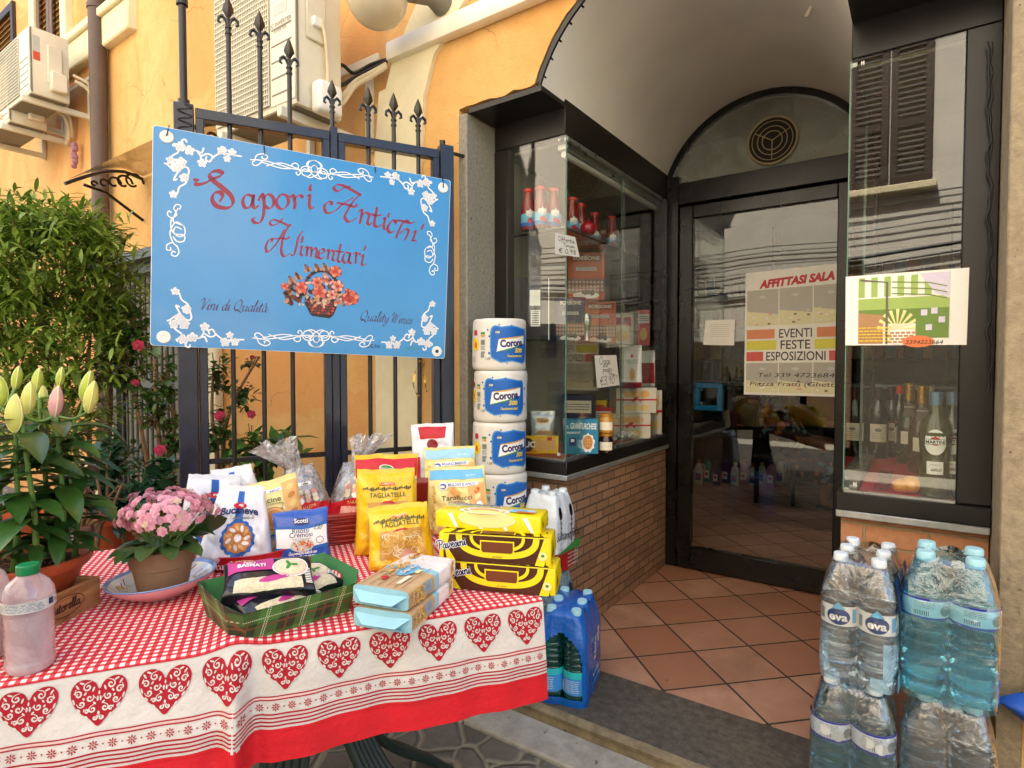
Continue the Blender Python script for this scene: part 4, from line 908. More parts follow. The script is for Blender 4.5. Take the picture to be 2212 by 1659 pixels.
for mx, mz in ((0, 0), (1, 0), (0, 1), (1, 1)):
    for pts in ([(690, 262), (780, 268), (900, 300), (1000, 328), (1022, 305), (1000, 285), (975, 297), (985, 310)], [(780, 268), (740, 300), (712, 298), (706, 278), (722, 270)], [(720, 270), (735, 232), (780, 222), (810, 242), (795, 260), (770, 250), (775, 238)],
        [(760, 275), (900, 320), (1000, 325), (1035, 345), (1022, 368), (1005, 355), (1012, 345)], [(800, 305), (900, 285), (1000, 318), (1060, 340), (1130, 345)],
        [(1030, 345), (1050, 312), (1095, 310), (1115, 345), (1090, 375), (1055, 368), (1045, 345), (1065, 325), (1090, 340)], [(1075, 300), (1090, 275), (1140, 270), (1175, 305), (1160, 345), (1120, 345), (1110, 318), (1130, 300), (1150, 315)], [(1055, 365), (1100, 385), (1150, 365), (1180, 330)]):
        orn(pts, .0036, mx, mz)
for mx in (0, 1):
    for pts in ([(205, 605), (212, 578), (180, 572), (165, 600), (185, 612), (195, 595)], [(165, 600), (185, 640), (150, 660), (122, 640), (130, 615), (150, 625)], [(185, 612), (160, 680), (190, 700), (235, 720), (240, 775), (200, 790), (165, 760), (180, 725), (220, 740)],
        [(150, 660), (145, 720), (170, 770), (235, 780), (235, 820), (190, 825), (160, 790)], [(235, 720), (180, 690), (140, 760), (160, 830), (190, 860), (200, 900), (180, 925), (150, 915), (160, 890), (178, 900)], [(160, 830), (120, 845), (118, 880), (145, 882), (142, 862)]):
        orn(pts, .0036, mx, 0)
A_.build('scroll_ornament', S, fn=SF, h0=.0002)
# basket of flowers picture
A_ = Art(); rr = random.Random(5); cols = []
for n_, c_ in (('br1', '2a1712'), ('br2', '6a3326'), ('co1', 'd8604a'), ('co2', 'e88a70'), ('co3', 'c03a30'), ('pk1', 'eab0a0'), ('tan', 'b98a6a'), ('cr', 'dcb79a')): ink(n_, c_)
A_.poly([z5(*p) for p in ((1060, 1240), (1100, 1320), (1115, 1335), (1235, 1352), (1262, 1330), (1300, 1240), (1250, 1215), (1120, 1210))], 'ink_br1', 0)
for i in range(5):
    for j in range(9-i//2):
        x = 1085+j*23+i*7+(12 if i % 2 else 0); y = 1235+i*19+j*1.5
        if x < 1290-i*9: A_.ell(*z5(x, y), .0062, .0048, 'ink_br2' if (i+j) % 3 else 'ink_co3', 1, n=6)
for i in range(15):
    a = pi*(.08+.84*i/14); A_.ell(*z5(1178-115*cos(a)*.95, 1140-115*sin(a)), .0085, .006, rr.choice(['ink_br1', 'ink_br2']), 1, n=8)
def bunch(x, y, n, sp_, cols, r0, r1, L):
    for i in range(n):
        a = rr.uniform(0, 2*pi); d = sp_*sqrt(rr.random()); A_.ell(*z5(x+d*cos(a)*1.2, y+d*sin(a)), rr.uniform(r0, r1), rr.uniform(r0, r1)*.6, rr.choice(cols), L+i % 2, n=8, rot=rr.uniform(0, 3))
bunch(975, 1180, 30, 62, ['ink_br1', 'ink_br2', 'ink_tan'], .008, .016, 1); bunch(1050, 1220, 16, 40, ['ink_br1', 'ink_cr'], .004, .008, 2); bunch(1180, 1150, 46, 105, ['ink_br1', 'ink_br2', 'ink_co1', 'ink_pk1', 'ink_tan'], .007, .014, 2)
bunch(1320, 1230, 22, 50, ['ink_tan', 'ink_br2', 'ink_cr', 'ink_co1'], .006, .011, 2); bunch(1170, 1230, 18, 55, ['ink_cr', 'ink_tan'], .006, .010, 3)
for x, y in ((1080, 1005), (1015, 1060), (1150, 1000), (1205, 995), (970, 1085)): 
    for k_ in (-.5, 0, .5): A_.ell(*z5(x+18*k_, y+10*abs(k_)), .006, .016, 'ink_tan' if k_ else 'ink_br2', 4, n=8, rot=.5+k_)
for x, y, r, c_ in ((1275, 1030, .024, 'ink_co1'), (1040, 1140, .024, 'ink_co1'), (1165, 1170, .028, 'ink_co1'), (1150, 1105, .022, 'ink_co2'), (1290, 1130, .024, 'ink_pk1'), (1250, 1190, .02, 'ink_pk1'), (928, 1130, .014, 'ink_co1'), (1385, 1210, .03, 'ink_co1'), (1355, 1215, .022, 'ink_co3'), (1360, 1165, .012, 'ink_co3')):
    c = z5(x, y); A_.ell(*c, r*.95, r*.9, 'ink_br2', 5, n=12)
    for i in range(6):
        a = i*pi/3+.2; A_.ell(c[0]+r*.45*cos(a), c[1]+r*.45*sin(a), r*.5, r*.36, c_ if i % 2 else 'ink_co2', 6, n=8, rot=a)
    A_.ell(*c, r*.28, r*.25, 'ink_co3', 7, n=8)
A_.build('basket_picture', S, fn=SF, h0=.0002, eps=.00025)
for i, (x, y) in enumerate(((117, 105), (2015, 455), (97, 1480), (1972, 1578))):
    c = z5(x, y); mb = MB(); T = TR(c[0], -.0032, c[1]) @ RX(pi/2)
    mb.lathe([(.007, .0), (.0075, .003), (.019, .003), (.021, .0)], 'white_plastic', 24, T); mb.lathe([(0, .0015), (.007, .0012)], 'ink_br1' if i == 3 else 'sign_edge', 16, T); part('grommet', mb, S)
for (x0, y0), (x1, y1) in (((117, 100), (133, 38)), ((2015, 455), (2008, 360)), ((790, 225), (783, 150)), ((1550, 350), (1545, 305))):
    a, b = z5(x0, y0), z5(x1, y1); mb = MB(); mb.tube([(a[0], -.006, a[1]), ((a[0]+b[0])/2, -.01, (a[1]+b[1])/2), (b[0], .012, b[1]+.012)], .0018, 'cable_black', 5); part('hanging_wire', mb, S)
mat('gold_foil', 'c9a04a', .25, metal=.9); mb = MB()
for pts in ([(908, 778), (898, 800), (893, 830), (900, 850), (906, 856)], [(917, 778), (915, 805), (919, 830), (922, 846)]):
    P = [GI @ hp(x, y, GP+GN*.03, GN) for x, y in pts]; P = spline(P, 5)
    vs = []; 
    for i, p in enumerate(P): w_ = .004; a = i*.35; vs += [p+Vector((w_*cos(a), w_*sin(a), 0)), p-Vector((w_*cos(a), w_*sin(a), 0))]
    mb.add(vs, [[2*i, 2*i+1, 2*i+3, 2*i+2] for i in range(len(P)-1)], 'gold_foil')
o = single('gift_ribbon', mb, 'curled gold ribbon hanging from the gate under the blue sign', 'ribbon', GM)
# ================================================================ table and cloth
TF = Vector((-.674, 1.07, .64)); Tt = Vector((-.555, -.832, 0)).normalized(); Tw = Vector((-.832, .555, 0)).normalized()
TM = Matrix(((Tt.x, Tw.x, 0, TF.x), (Tt.y, Tw.y, 0, TF.y), (0, 0, 1, TF.z), (0, 0, 0, 1)))   # x along front edge (leftwards), y to the back
WID, LEN = .735, 1.75
k = pos_mat('gingham'); c = k.coord('Object'); sp_ = k.n("ShaderNodeSeparateXYZ"); wv = k.n("ShaderNodeMix"); wv.data_type = 'RGBA'; wv.blend_type = 'ADD'; wv.inputs[0].default_value = .012
n2 = k.n("ShaderNodeTexNoise"); n2.inputs['Scale'].default_value = 3.2; k.l(c, n2.inputs['Vector']); k.l(c, wv.inputs[6]); k.l(n2.outputs['Color'], wv.inputs[7]); k.l(wv.outputs[2], sp_.inputs[0])
P_ = .0152
s = [k.math('GREATER_THAN', k.math('FRACT', k.math('DIVIDE', k.math('ADD', sp_.outputs[i], 5), P_)), .5) for i in (0, 1)]
sm = k.math('MULTIPLY', k.math('ADD', s[0], s[1]), .5); rp = k.n("ShaderNodeValToRGB"); k.l(sm, rp.inputs[0]); rp.color_ramp.interpolation = 'CONSTANT'
rp.color_ramp.elements[0].color = (*lin('f0e9e2'), 1); rp.color_ramp.elements[1].position = .4; rp.color_ramp.elements[1].color = (*lin('dd4a52'), 1); e_ = rp.color_ramp.elements.new(.8); e_.color = (*lin('b81526'), 1)
k.base(rp.outputs[0]); k.b.inputs['Roughness'].default_value = .85; k.bump(k.noise(9, 5, c, .6, .5), .5, .012)
mat('cloth_white', 'cfc9c1', .85, nz=(7, .10), bump=(11, .8, .018)); mat('cloth_red', 'c51420', .85, nz=(12, .12), bump=(11, .8, .018)); mat('heart_red', 'a51226', .85, nz=(30, .1)); mat('cloth_pink', 'efc0bb', .85)
def foldz(a):  # hanging folds
    return .008*sin(a*11+.5)+.0035*sin(a*31)+.0022*sin(a*67+1)+.006*noise.noise(Vector((a*6, 2, 0)))
def bump2(a, b):
    cr = .020*exp(-((a-.60-(b-.0)*.25)/.035)**2)*max(0, 1-b/.22)
    return .0018*noise.noise(Vector((a*7, b*7, 1)))+cr*.6+.004*max(0, noise.noise(Vector((a*4.5, b*3, 7))))
def clothp(a, s_, h=0):
    """s_: distance past the front edge (negative: on the table top)"""
    if s_ <= 0:
        b = -s_; return Vector((a, b, .0035+bump2(a, b)+h))
    r = .012; th = min(s_/r, pi/2-.04); y = -r*sin(th); z = .0035+bump2(a, 0)*max(0, 1-s_/.05)-r*(1-cos(th))
    rest = max(0, s_-r*(pi/2-.04)); fl = .16+.24*min(1, a/.9)
    am = min(1, rest/.12); cr = .026*exp(-((a-.60)/.018)**2)*min(1, rest/.02)-.014*exp(-((a-.57)/.022)**2)*min(1, rest/.03)
    y -= rest*fl*.7+foldz(a)*am*1.0+cr*(.4+am); z -= rest*sqrt(max(.1, 1-(fl*.7)**2))
    return Vector((a, y-h*.98, z+h*.2))
HANG = .212
mb = MB(); NA = 300
mb.grid(lambda u, v: clothp(-.004+LEN*u, -WID*(1-v)), NA, 60, 'gingham', flip=True)
nb_ = 46; bands = []
for j in range(nb_):
    s0, s1 = HANG*j/nb_, HANG*(j+1)/nb_; m = 'gingham' if j < 2 else ('cloth_red' if s0 > .157 else 'cloth_white')
    mb.grid(lambda u, v: clothp(-.004+LEN*u, s0+(s1-s0)*v), NA, 1, m, flip=True)
# merge coincident rows for smooth shading
def weld(o, d=1e-5):
    bm = bmesh.new(); bm.from_mesh(o.data); bmesh.ops.remove_doubles(bm, verts=bm.verts, dist=d); bm.to_mesh(o.data); bm.free()
TC = thing('tablecloth', 'red and white gingham tablecloth with a border of red hearts hanging over the table edge', 'tablecloth', TM)
o = part('cloth', mb, TC, angle=80); weld(o)
for p_ in o.data.polygons: p_.use_smooth = True
A_ = Art()
HP = [(0, -.036), (.012, -.024), (.028, -.010), (.037, .006), (.0385, .020), (.031, .031), (.018, .033), (.006, .027), (0, .017)]
HP = HP+[(-x, y) for x, y in HP[-2:0:-1]]
def inh(x, y):
    c_ = False; n = len(HP)
    for i in range(n):
        (x0, y0), (x1, y1) = HP[i], HP[(i+1) % n]
        if (y0 > y) != (y1 > y) and x < (x1-x0)*(y-y0)/(y1-y0)+x0: c_ = not c_
    return c_
heart = Art(); heart.poly([tuple(p[:2]) for p in spline([(x, y, 0) for x, y in HP], 3, True)], 'heart_red', 1)
def curl(x, y, r, a0, d, tn=1.35, w=.0025, tail=None):
    P = [(x+r*(1-t/13)*cos(a0+d*t*tn*2*pi/12), y+r*(1-t/13)*sin(a0+d*t*tn*2*pi/12)) for t in range(12)]
    if tail: P = [tail]+P
    heart.line(P, w, 'cloth_white', 2, taper=True)
for s_ in (-1, 1):
    for x, y, r, a0, d in ((.016, .022, .0062, 1.2, -1), (.0285, .013, .0058, .3, 1), (.0125, .006, .0055, 2.4, 1), (.0235, -.001, .0048, 5.6, -1), (.0085, -.0105, .0052, 1.0, -1), (.0165, -.0125, .0036, 0, 1), (.0045, -.0235, .0036, 2, 1)):
        curl(s_*x, y, r, a0 if s_ > 0 else pi-a0, d*s_, tail=(s_*(x+r*1.5*cos(a0+.9)), y+r*1.5*sin(a0+.9)))
    for x, y, a, l in ((.030, .024, 1.0, .0075), (.024, .0285, .4, .007), (.034, .004, -1.9, .008), (.027, -.009, -2.3, .007), (.008, .018, 1.9, .007), (.019, .013, 2.2, .005), (.002, .004, 1.6, .007), (.016, -.021, -2.3, .006), (.0325, .016, 1.6, .005), (.006, -.002, .8, .005), (.021, .006, 1.0, .004)):
        heart.ell(s_*x, y, l*.55, .0014, 'cloth_white', 2, n=8, rot=a if s_ > 0 else pi-a)
heart.ell(0, -.017, .0016, .0030, 'cloth_white', 2, n=8); heart.ell(0, .012, .0013, .003, 'cloth_white', 2, n=8)
flw = Art()
for i in range(8):
    a = i*pi/4; flw.ell(.0048*cos(a), .0048*sin(a), .0028, .0011, 'heart_red', 1, n=6, rot=a)
flw.ell(0, 0, .0014, .0014, 'heart_red', 1, n=6)
for i in range(18):
    x = .040+.0955*i; A_.merge(heart, lambda u, v, x=x: (x+u*1.02, .054-v*1.06))
def strip(s0, s1, m, L=1):
    n = 90
    for i in range(n): A_.quad((LEN*i/n-.004, s0), (LEN*(i+1)/n-.004, s0), (LEN*(i+1)/n-.004, s1), (LEN*i/n-.004, s1), m, L)
strip(.0085, .0105, 'heart_red'); strip(.1005, .1025, 'heart_red'); strip(.1035, .1055, 'cloth_pink'); strip(.1065, .1085, 'heart_red')
for i in range(62):
    x = .012+.0275*i; A_.merge(flw, lambda u, v, x=x: (x+u, .120-v)); A_.ell(x+.01375, .120, .0014, .0014, 'heart_red', 1, n=6)
for j in range(4): strip(.131+j*.0064, .1325+j*.0064+.0012, 'heart_red')
strip(.1315+4*.0064, .136+4*.0064, 'cloth_red', 0)
o = A_.build('heart_border', TC, fn=lambda u, v, h: clothp(u, v, h), maxe=.010, eps=.0005, h0=.0012)
# orientation of these art triangles
T = thing('garden_table', 'dark green plastic garden table under the gingham cloth', 'table', TM); mat('green_plastic', '1e2d24', .45, nz=(9, .2), bump=(60, .15, .002))
mb = MB(); mb.bx(.01, LEN-.02, .0, WID-.005, -.03, .0, 'green_plastic', bev=.01); part('tabletop', mb, T)
for x0, y0, dx, dy in ((.42, .30, -.30, -.16), (.42, .34, -.32, .20), (.50, .30, .10, -.25), (1.25, .30, .25, -.15), (1.25, .34, .25, .2)):
    mb = MB(); P = spline([(x0, y0, -.03), (x0+dx*.08, y0+dy*.08, -.25), (x0+dx*.35, y0+dy*.35, -.47), (x0+dx*.8, y0+dy*.8, -.62), (x0+dx*1.05, y0+dy*1.05, -.70)], 6)
    L_ = Vector((-dy, dx, 0)).normalized()
    for q in (-.045, -.027, -.009, .009, .027, .045): mb.tube([p+L_*q for p in P], [.011]*len(P), 'green_plastic', 8, flat=1.0)
    part('leg', mb, T)
# ================================================================ packaging builders
def face(p, turn=0):
    d = CAM-Vector(p); return TR(Vector(p)) @ RZ(atan2(d.x, -d.y)+turn)
def bag(name, label, cat, M, w, h, d, m, art=None, p=3.0, q=3.0, taper=.0, wr=.003, lean=0, roll=0, seed=0, fin=.012, group=None, maxe=.009, backm=None, nu=46, nv=50, artname='print', vis=0, topcut=None):
    M = M @ RX(lean) @ RY(roll); T = thing(name, label, cat, M, group)
    def wid(v): return w/2*(1-taper*max(0, v/h)**1.5)*(1-.05*sin(pi*min(1, max(0, v/h))))
    def dep(v):
        t = min(1, max(0, v/h)); return max(.0008, d/2*(1-t**q)**.65*(.55+.45*min(1, t/.10)**.5))
    def F(u, v, h_=0, back=1):
        W_ = w/2; t = max(-1, min(1, u/W_)); e = (1-abs(t)**p)**(1/p); x = t*wid(v); tt = min(1, max(0, v/h))
        nn = noise.noise(Vector((u*22+seed*3.1, v*17, seed*1.7+back)))+.7*abs(noise.noise(Vector((u*45+seed, v*30, seed))))+2.1*abs(noise.noise(Vector((u*11+v*17+seed, v*7-u*10, seed*2.3+5))))
        y = -back*(dep(v)*e+wr*nn*(.25+e)*(1-.85*tt**4)+h_)
        z = v+.004*noise.noise(Vector((u*20, seed, v*8)))*tt+(topcut(t)*tt**3 if topcut else 0)
        return Vector((x, y, z))
    mb = MB()
    cu = lambda a: (-cos(pi*a))*w/2
    mb.grid(lambda a, b: F(cu(a), h*b, 0, 1), nu, nv, m); mb.grid(lambda a, b: F(cu(a), h*b, 0, -1), nu, nv, backm or m, flip=True)
    if fin:
        zz = [F(cu(i/12), h) for i in range(13)]
        mb.add([z for z in zz]+[z+Vector((0, .001, fin+(.0015 if i % 2 else 0))) for i, z in enumerate(zz)], [[i, i+1, i+14, i+13] for i in range(12)], m)
    # base closing
    bt = [F(cu(i/12), 0, 0, 1) for i in range(13)]+[F(cu(i/12), 0, 0, -1) for i in range(13)]
    mb.add(bt, [[i+1, i, i+13, i+14] for i in range(12)], m)
    o = part('pouch', mb, T, angle=70); weld(o, 2e-4)
    if art:
        a = Art(); art(a, w, h); a.build(artname, T, fn=lambda u, v, h_: F(u, v, h_), maxe=maxe, h0=.0016, eps=.0004)
    return T
I = ink
I('navy', '1c2a63'); I('blue', '1f5fae'); I('skyblue', '6fb7dc'); I('red', 'c31b2a'); I('dred', '8e1a20'); I('white', 'f2f0ea'); I('black', '1b1917'); I('grey', '8a8a86'); I('yellow', 'f0d22e'); I('pale', 'f3e39a'); I('cookie', 'c8823c'); I('cookie2', 'e3b06a')
I('brown', '4a2412'); I('brown2', '6e3a1e'); I('orange', 'dd6a2c'); I('green', '3f8b3e'); I('dgreen', '1f4a2a'); I('magenta', 'b53a86'); I('gold', 'd8a742'); I('pasta', 'e6c67a'); I('pasta2', 'c99a4e'); I('pinkish', 'e0a49a'); I('lgrey', 'c9cbc8'); I('cream', 'efe6cc'); I('wood', 'b79a74'); I('lblue', '9fd0e4'); I('purple', '2c1d5c')
mat('bag_white', 'e6e7ea', .24, nz=(8, .05), bump=(26, .55, .008), coat=.35); mat('bag_yellow', 'efc21c', .24, nz=(7, .1), bump=(26, .55, .008), coat=.35); mat('bag_pale', 'efdc8c', .24, nz=(8, .06), bump=(26, .55, .008), coat=.35); mat('bag_blue', '2a55b0', .24, nz=(8, .1), bump=(26, .55, .008), coat=.35)
mat('bag_red', 'cc1f26', .24, nz=(7, .1), bump=(26, .55, .008), coat=.35); mat('bag_black', '1b1b22', .24, nz=(7, .2), bump=(26, .55, .008), coat=.35); mat('bag_silver', 'c9cdd0', .24, metal=.3, nz=(8, .08), bump=(26, .55, .008), coat=.35); mat('rice', 'd9cfae', .6, nz=(160, .25), bump=(220, .6, .003))
def swirl_cookie(a, x, y, r, L=3, petals=11, c1='ink_cookie', c2='ink_cookie2', c3='ink_white'):
    a.ell(x, y, r, r, c1, L, n=26, wob=.06, wn=petals)
    for i in range(petals):
        t = 2*pi*i/petals; a.ell(x+r*.66*cos(t), y+r*.66*sin(t), r*.26, r*.13, c2 if i % 2 else c3, L+1, n=8, rot=t+.5)
    a.ell(x, y, r*.33, r*.33, c1, L+1, n=12); a.ell(x, y, r*.26, r*.26, c3, L+2, n=12)
def blur(a, x0, y0, x1, y1, n, m, L=2, hgt=.0016):
    r = random.Random(int(abs(x0+y0)*1e4)+n)
    for i in range(n):
        y = y1+(y0-y1)*(i+.5)/n; x = x0
        while x < x1-.003:
            w_ = min(x1-x, r.uniform(.004, .014)); a.rect(x, y, x+w_, y+hgt, m, L); x += w_+.002
# ---- white biscuit bags
def art_buc(a, w, h):
    a.rect(-.0115, 0, .0115, h*.34, 'ink_blue', 0); a.rect(-.0115, h*.62, .0115, h*1.0, 'ink_blue', 0); a.rect(-.0115, h*.55, .0115, h*.62, 'ink_blue', 0)
    a.ell(.002, h*.36, .044, .044, 'ink_blue', 1, n=40, wob=.06, wn=14); swirl_cookie(a, .002, h*.36, .036)
    a.text('Bucaneve', 0, h*.66, .018, 'ink_navy', 3, bold=.035, width=.118, arc=.006); a.hand("l'unico e l'inimitabile", .01, h*.615, .009, 'ink_grey', 3, w=.001, width=.07)
    a.ell(0, h*.80, .022, .0075, 'ink_red', 3, n=20); a.hand('Doria', 0, h*.79, .009, 'ink_white', 4, w=.0013)
cut = lambda t: .0
BG = 'white biscuit bags in the red tray'
bag('biscuit_bag', 'white biscuit bag with blue band and ring biscuit, nearest in the red tray', 'biscuit bag', face(hz(508, 1214, .655), -.05), .180, .178, .09, 'bag_white', art_buc, p=3.0, q=2.6, taper=.42, wr=.008, lean=-.16, roll=.10, seed=1, group=BG)
bag('biscuit_bag', 'white biscuit bag with a blue band, middle of three, right behind the nearest', 'biscuit bag', face(hz(530, 1176, .655), -.1), .165, .205, .07, 'bag_white', art_buc, p=3.2, q=2.2, taper=.38, wr=.008, lean=-.05, roll=-.16, seed=2, group=BG)
bag('biscuit_bag', 'white biscuit bag behind the pink flowers, leftmost in the red tray', 'biscuit bag', face(hz(448, 1196, .655), .1), .16, .195, .065, 'bag_white', art_buc, p=3.2, q=2.2, taper=.2, wr=.008, lean=-.08, roll=.12, seed=3, group=BG)
# ---- red cola tray
T = thing('round_tray', 'round red metal tray with white script lettering holding the white biscuit bags', 'tray', face(hz(520, 1206, .646)+Vector((-.02, .04, 0)))); mb = MB(); mat('tray_red', 'b3141f', .25, nz=(9, .1), coat=.4)
R_ = .155; mb.lathe([(0, 0), (R_*.92, 0), (R_*.96, .003), (R_, .034), (R_+.006, .038), (R_+.004, .040), (R_-.002, .036), (R_*.945, .006), (0, .003)], 'tray_red', 56); part('dish', mb, T)
a = Art(); a.hand('Coca-Cola'.replace('-', ' '), 0, 0, .020, 'ink_white', 0, w=.0026, width=.085, shear=.2, nib=30)
a.build('lettering', T, fn=lambda u, v, h: ((R_+.002+v*.12+h)*sin(u/R_-.38), -(R_+.002+v*.12+h)*cos(u/R_-.38), .010+v))
# ---- Macine
def art_mac(a, w, h):
    a.rect(w*.19, h*.30, w*.5, h*.985, 'ink_cookie2', 1); a.rect(-w*.49, h*.885, w*.19, h*.935, 'ink_white', 1); a.hand('Mulino Bianco', -.012, h*.895, .009, 'ink_blue', 2, w=.0011, width=.065)
    a.text('Macine', -.012, h*.74, .0145, 'ink_dgreen', 2, bold=.01, width=.062); a.text('Panna fresca 100% Italiana', -.012, h*.70, .0045, 'ink_black', 2)
    a.ell(-.006, h*.50, .033, .030, 'ink_cookie', 2); a.ell(-.006, h*.50, .030, .027, 'ink_cookie2', 3); a.ell(-.008, h*.51, .024, .021, 'ink_cookie', 4); a.ell(-.006, h*.50, .008, .0075, 'ink_pale', 5); a.hand('2', .018, h*.62, .014, 'ink_black', 6, w=.0012)
    for i in range(5): a.ell(w*.34, h*(.42+.12*i), .011, .007, 'ink_cookie' if i % 2 else 'ink_pasta', 2, n=12, rot=.5)
    a.poly([(-w*.5, h*.17), (w*.5, h*.30), (w*.5, h*.37), (-w*.5, h*.24)], 'ink_blue', 3); a.text('di Ricordi Buoni', 0, h*.235, .010, 'ink_white', 4, rot=.18, bold=.01)
bag('biscuit_bag', 'yellow biscuit bag lettered Macine with a ring biscuit behind the white bags', 'biscuit bag', face(hz(600, 1196, .655)+Vector((-.02, .03, 0)), .1), .140, .180, .05, 'bag_pale', art_mac, p=4, q=2.5, wr=.0035, lean=-.12, roll=-.17, seed=5)
# ---- risotto pouch
def art_ris(a, w, h):
    a.rect(-w*.47, h*.26, w*.47, h*.74, 'ink_white', 0)
    a.poly([(-w*.47, h*.74), (w*.47, h*.74), (w*.47, h*.70), (0, h*.655), (-w*.47, h*.70)], 'ink_blue', 1); a.poly([(-w*.47, h*.26), (-w*.47, h*.34), (0, h*.29), (w*.47, h*.34), (w*.47, h*.26)], 'ink_blue', 1)
    a.ell(0, h*.80, .020, .009, 'ink_navy', 1); a.text('Scotti', 0, h*.785, .011, 'ink_white', 2, bold=.02)
    a.text('Risotti', -.002, h*.59, .0125, 'ink_navy', 2, bold=.005); a.text('Cremosi', -.002, h*.51, .0125, 'ink_navy', 2, bold=.005); a.text('RISO ITALIANO', 0, h*.455, .005, 'ink_grey', 2)
    r = random.Random(2)
    a.ell(0, h*.345, .030, .016, 'ink_lgrey', 2)
    for i in range(42): t = r.uniform(0, 6.3); d_ = sqrt(r.random()); a.ell(.025*d_*cos(t), h*.35+.012*d_*sin(t), .005, .0018, r.choice(['ink_pasta', 'ink_orange', 'ink_gold', 'ink_cream', 'ink_red']), 3+i % 3, n=6, rot=r.uniform(0, 3))
    a.ring(w*.33, h*.42, .010, .009, .0014, 'ink_navy', 4, n=14); a.hand('2,80', w*.30, h*.63, .012, 'ink_black', 4, w=.0011, rot=-.2)
    a.hand('Qui prendiamo tutte le cose', 0, h*.18, .009, 'ink_white', 3, w=.0009, width=.07); a.hand('nei risotti con amore', 0, h*.11, .009, 'ink_white', 3, w=.0009, width=.06)
bag('risotto_pouch', 'blue and white risotto pouch standing in front of the red wicker basket', 'food pouch', face(hz(655, 1214, .642)), .137, .130, .042, 'bag_blue', art_ris, p=5, q=3, wr=.0015, lean=-.16, roll=-.04, seed=6, fin=.003)
# ---- yellow tagliatelle
def art_tag(a, w, h):
    r = random.Random(9)
    a.poly([(-.020, h*.905), (.020, h*.905), (.024, h*.865), (-.024, h*.865)], 'ink_red', 1); a.text('COMBINO', 0, h*.873, .0065, 'ink_pale', 2, bold=.01)
    for i in range(26): x = -w*.42+w*.84*i/26; a.rect(x, h*(.81+.01*sin(i)), x+w*.024, h*.81+.0045+.002*(i % 3), 'ink_dgreen' if i % 3 else 'ink_brown2', 1)
    a.text('TAGLIATELLE', 0, h*.72, .0125, 'ink_dgreen', 2, width=w*.62, bold=.005)
    a.poly([(-w*.33, h*.18), (w*.35, h*.18), (w*.35, h*.66), (-w*.33, h*.66)], 'ink_pasta2', 1)
    a.poly([(-.022, h*.64), (-.010, h*.675), (.012, h*.675), (.022, h*.64), (.010, h*.645), (-.010, h*.645)], 'ink_red', 6)
    for i in range(70):
        cx = r.uniform(-w*.26, w*.28); cy = r.uniform(h*.26, h*.60); rad = r.uniform(.006, .016); a0 = r.uniform(0, 6.3)
        P = [(max(-w*.33, min(w*.35, cx+rad*cos(a0+t*.5))), max(h*.18, min(h*.655, cy+rad*.7*sin(a0+t*.5)))) for t in range(7)]
        a.line(P, .0022, r.choice(['ink_pasta', 'ink_cream', 'ink_pasta', 'ink_gold']), 2+i % 3)
    for x, y in ((.004, .17), (.022, .20), (.012, .26), (.030, .15)): a.ell(x, h*y, .012, .009, 'ink_pinkish', 6, n=12)
    for i in range(7): a.line([(-w*.28+i*.012, h*.05), (-w*.22+i*.013, h*.17)], .0018, 'ink_gold', 4)
YG = 'yellow tagliatelle bags'
bag('pasta_bag', 'yellow tagliatelle bag with a pasta nest window, nearest of the three yellow bags', 'pasta bag', face(hz(870, 1222, .642), .05), .172, .142, .095, 'bag_yellow', art_tag, p=3, q=3.0, wr=.009, lean=-.20, roll=-.07, seed=7, group=YG, taper=.12)
bag('pasta_bag', 'yellow tagliatelle bag standing just behind and left of the nearest yellow bag', 'pasta bag', face(hz(834, 1192, .642), .1), .170, .212, .09, 'bag_yellow', art_tag, p=3, q=3.0, wr=.009, lean=-.10, roll=.02, seed=8, group=YG, taper=.08)
def art_ar(a, w, h):
    a.rect(-w*.49, h*.78, w*.49, h*1.0, 'ink_red', 0); a.ell(0, h*.89, .021, .0105, 'ink_white', 1); a.ell(0, h*.89, .019, .009, 'ink_green', 2); a.text('Anaforno', 0, h*.875, .008, 'ink_white', 3, shear=.2); a.rect(-w*.49, h*.74, w*.49, h*.78, 'ink_pale', 0)
    for i in range(9): a.ell(w*.28+.004*(i % 3), h*(.45+.035*i), .008, .0035, 'ink_cookie', 1, n=8, rot=.6)
bag('biscuit_bag', 'biscuit bag with a red top and green oval badge behind the yellow tagliatelle bags', 'biscuit bag', face(hz(836, 1165, .642)), .182, .236, .07, 'bag_yellow', art_ar, p=4, q=2.8, wr=.007, lean=-.05, seed=9)
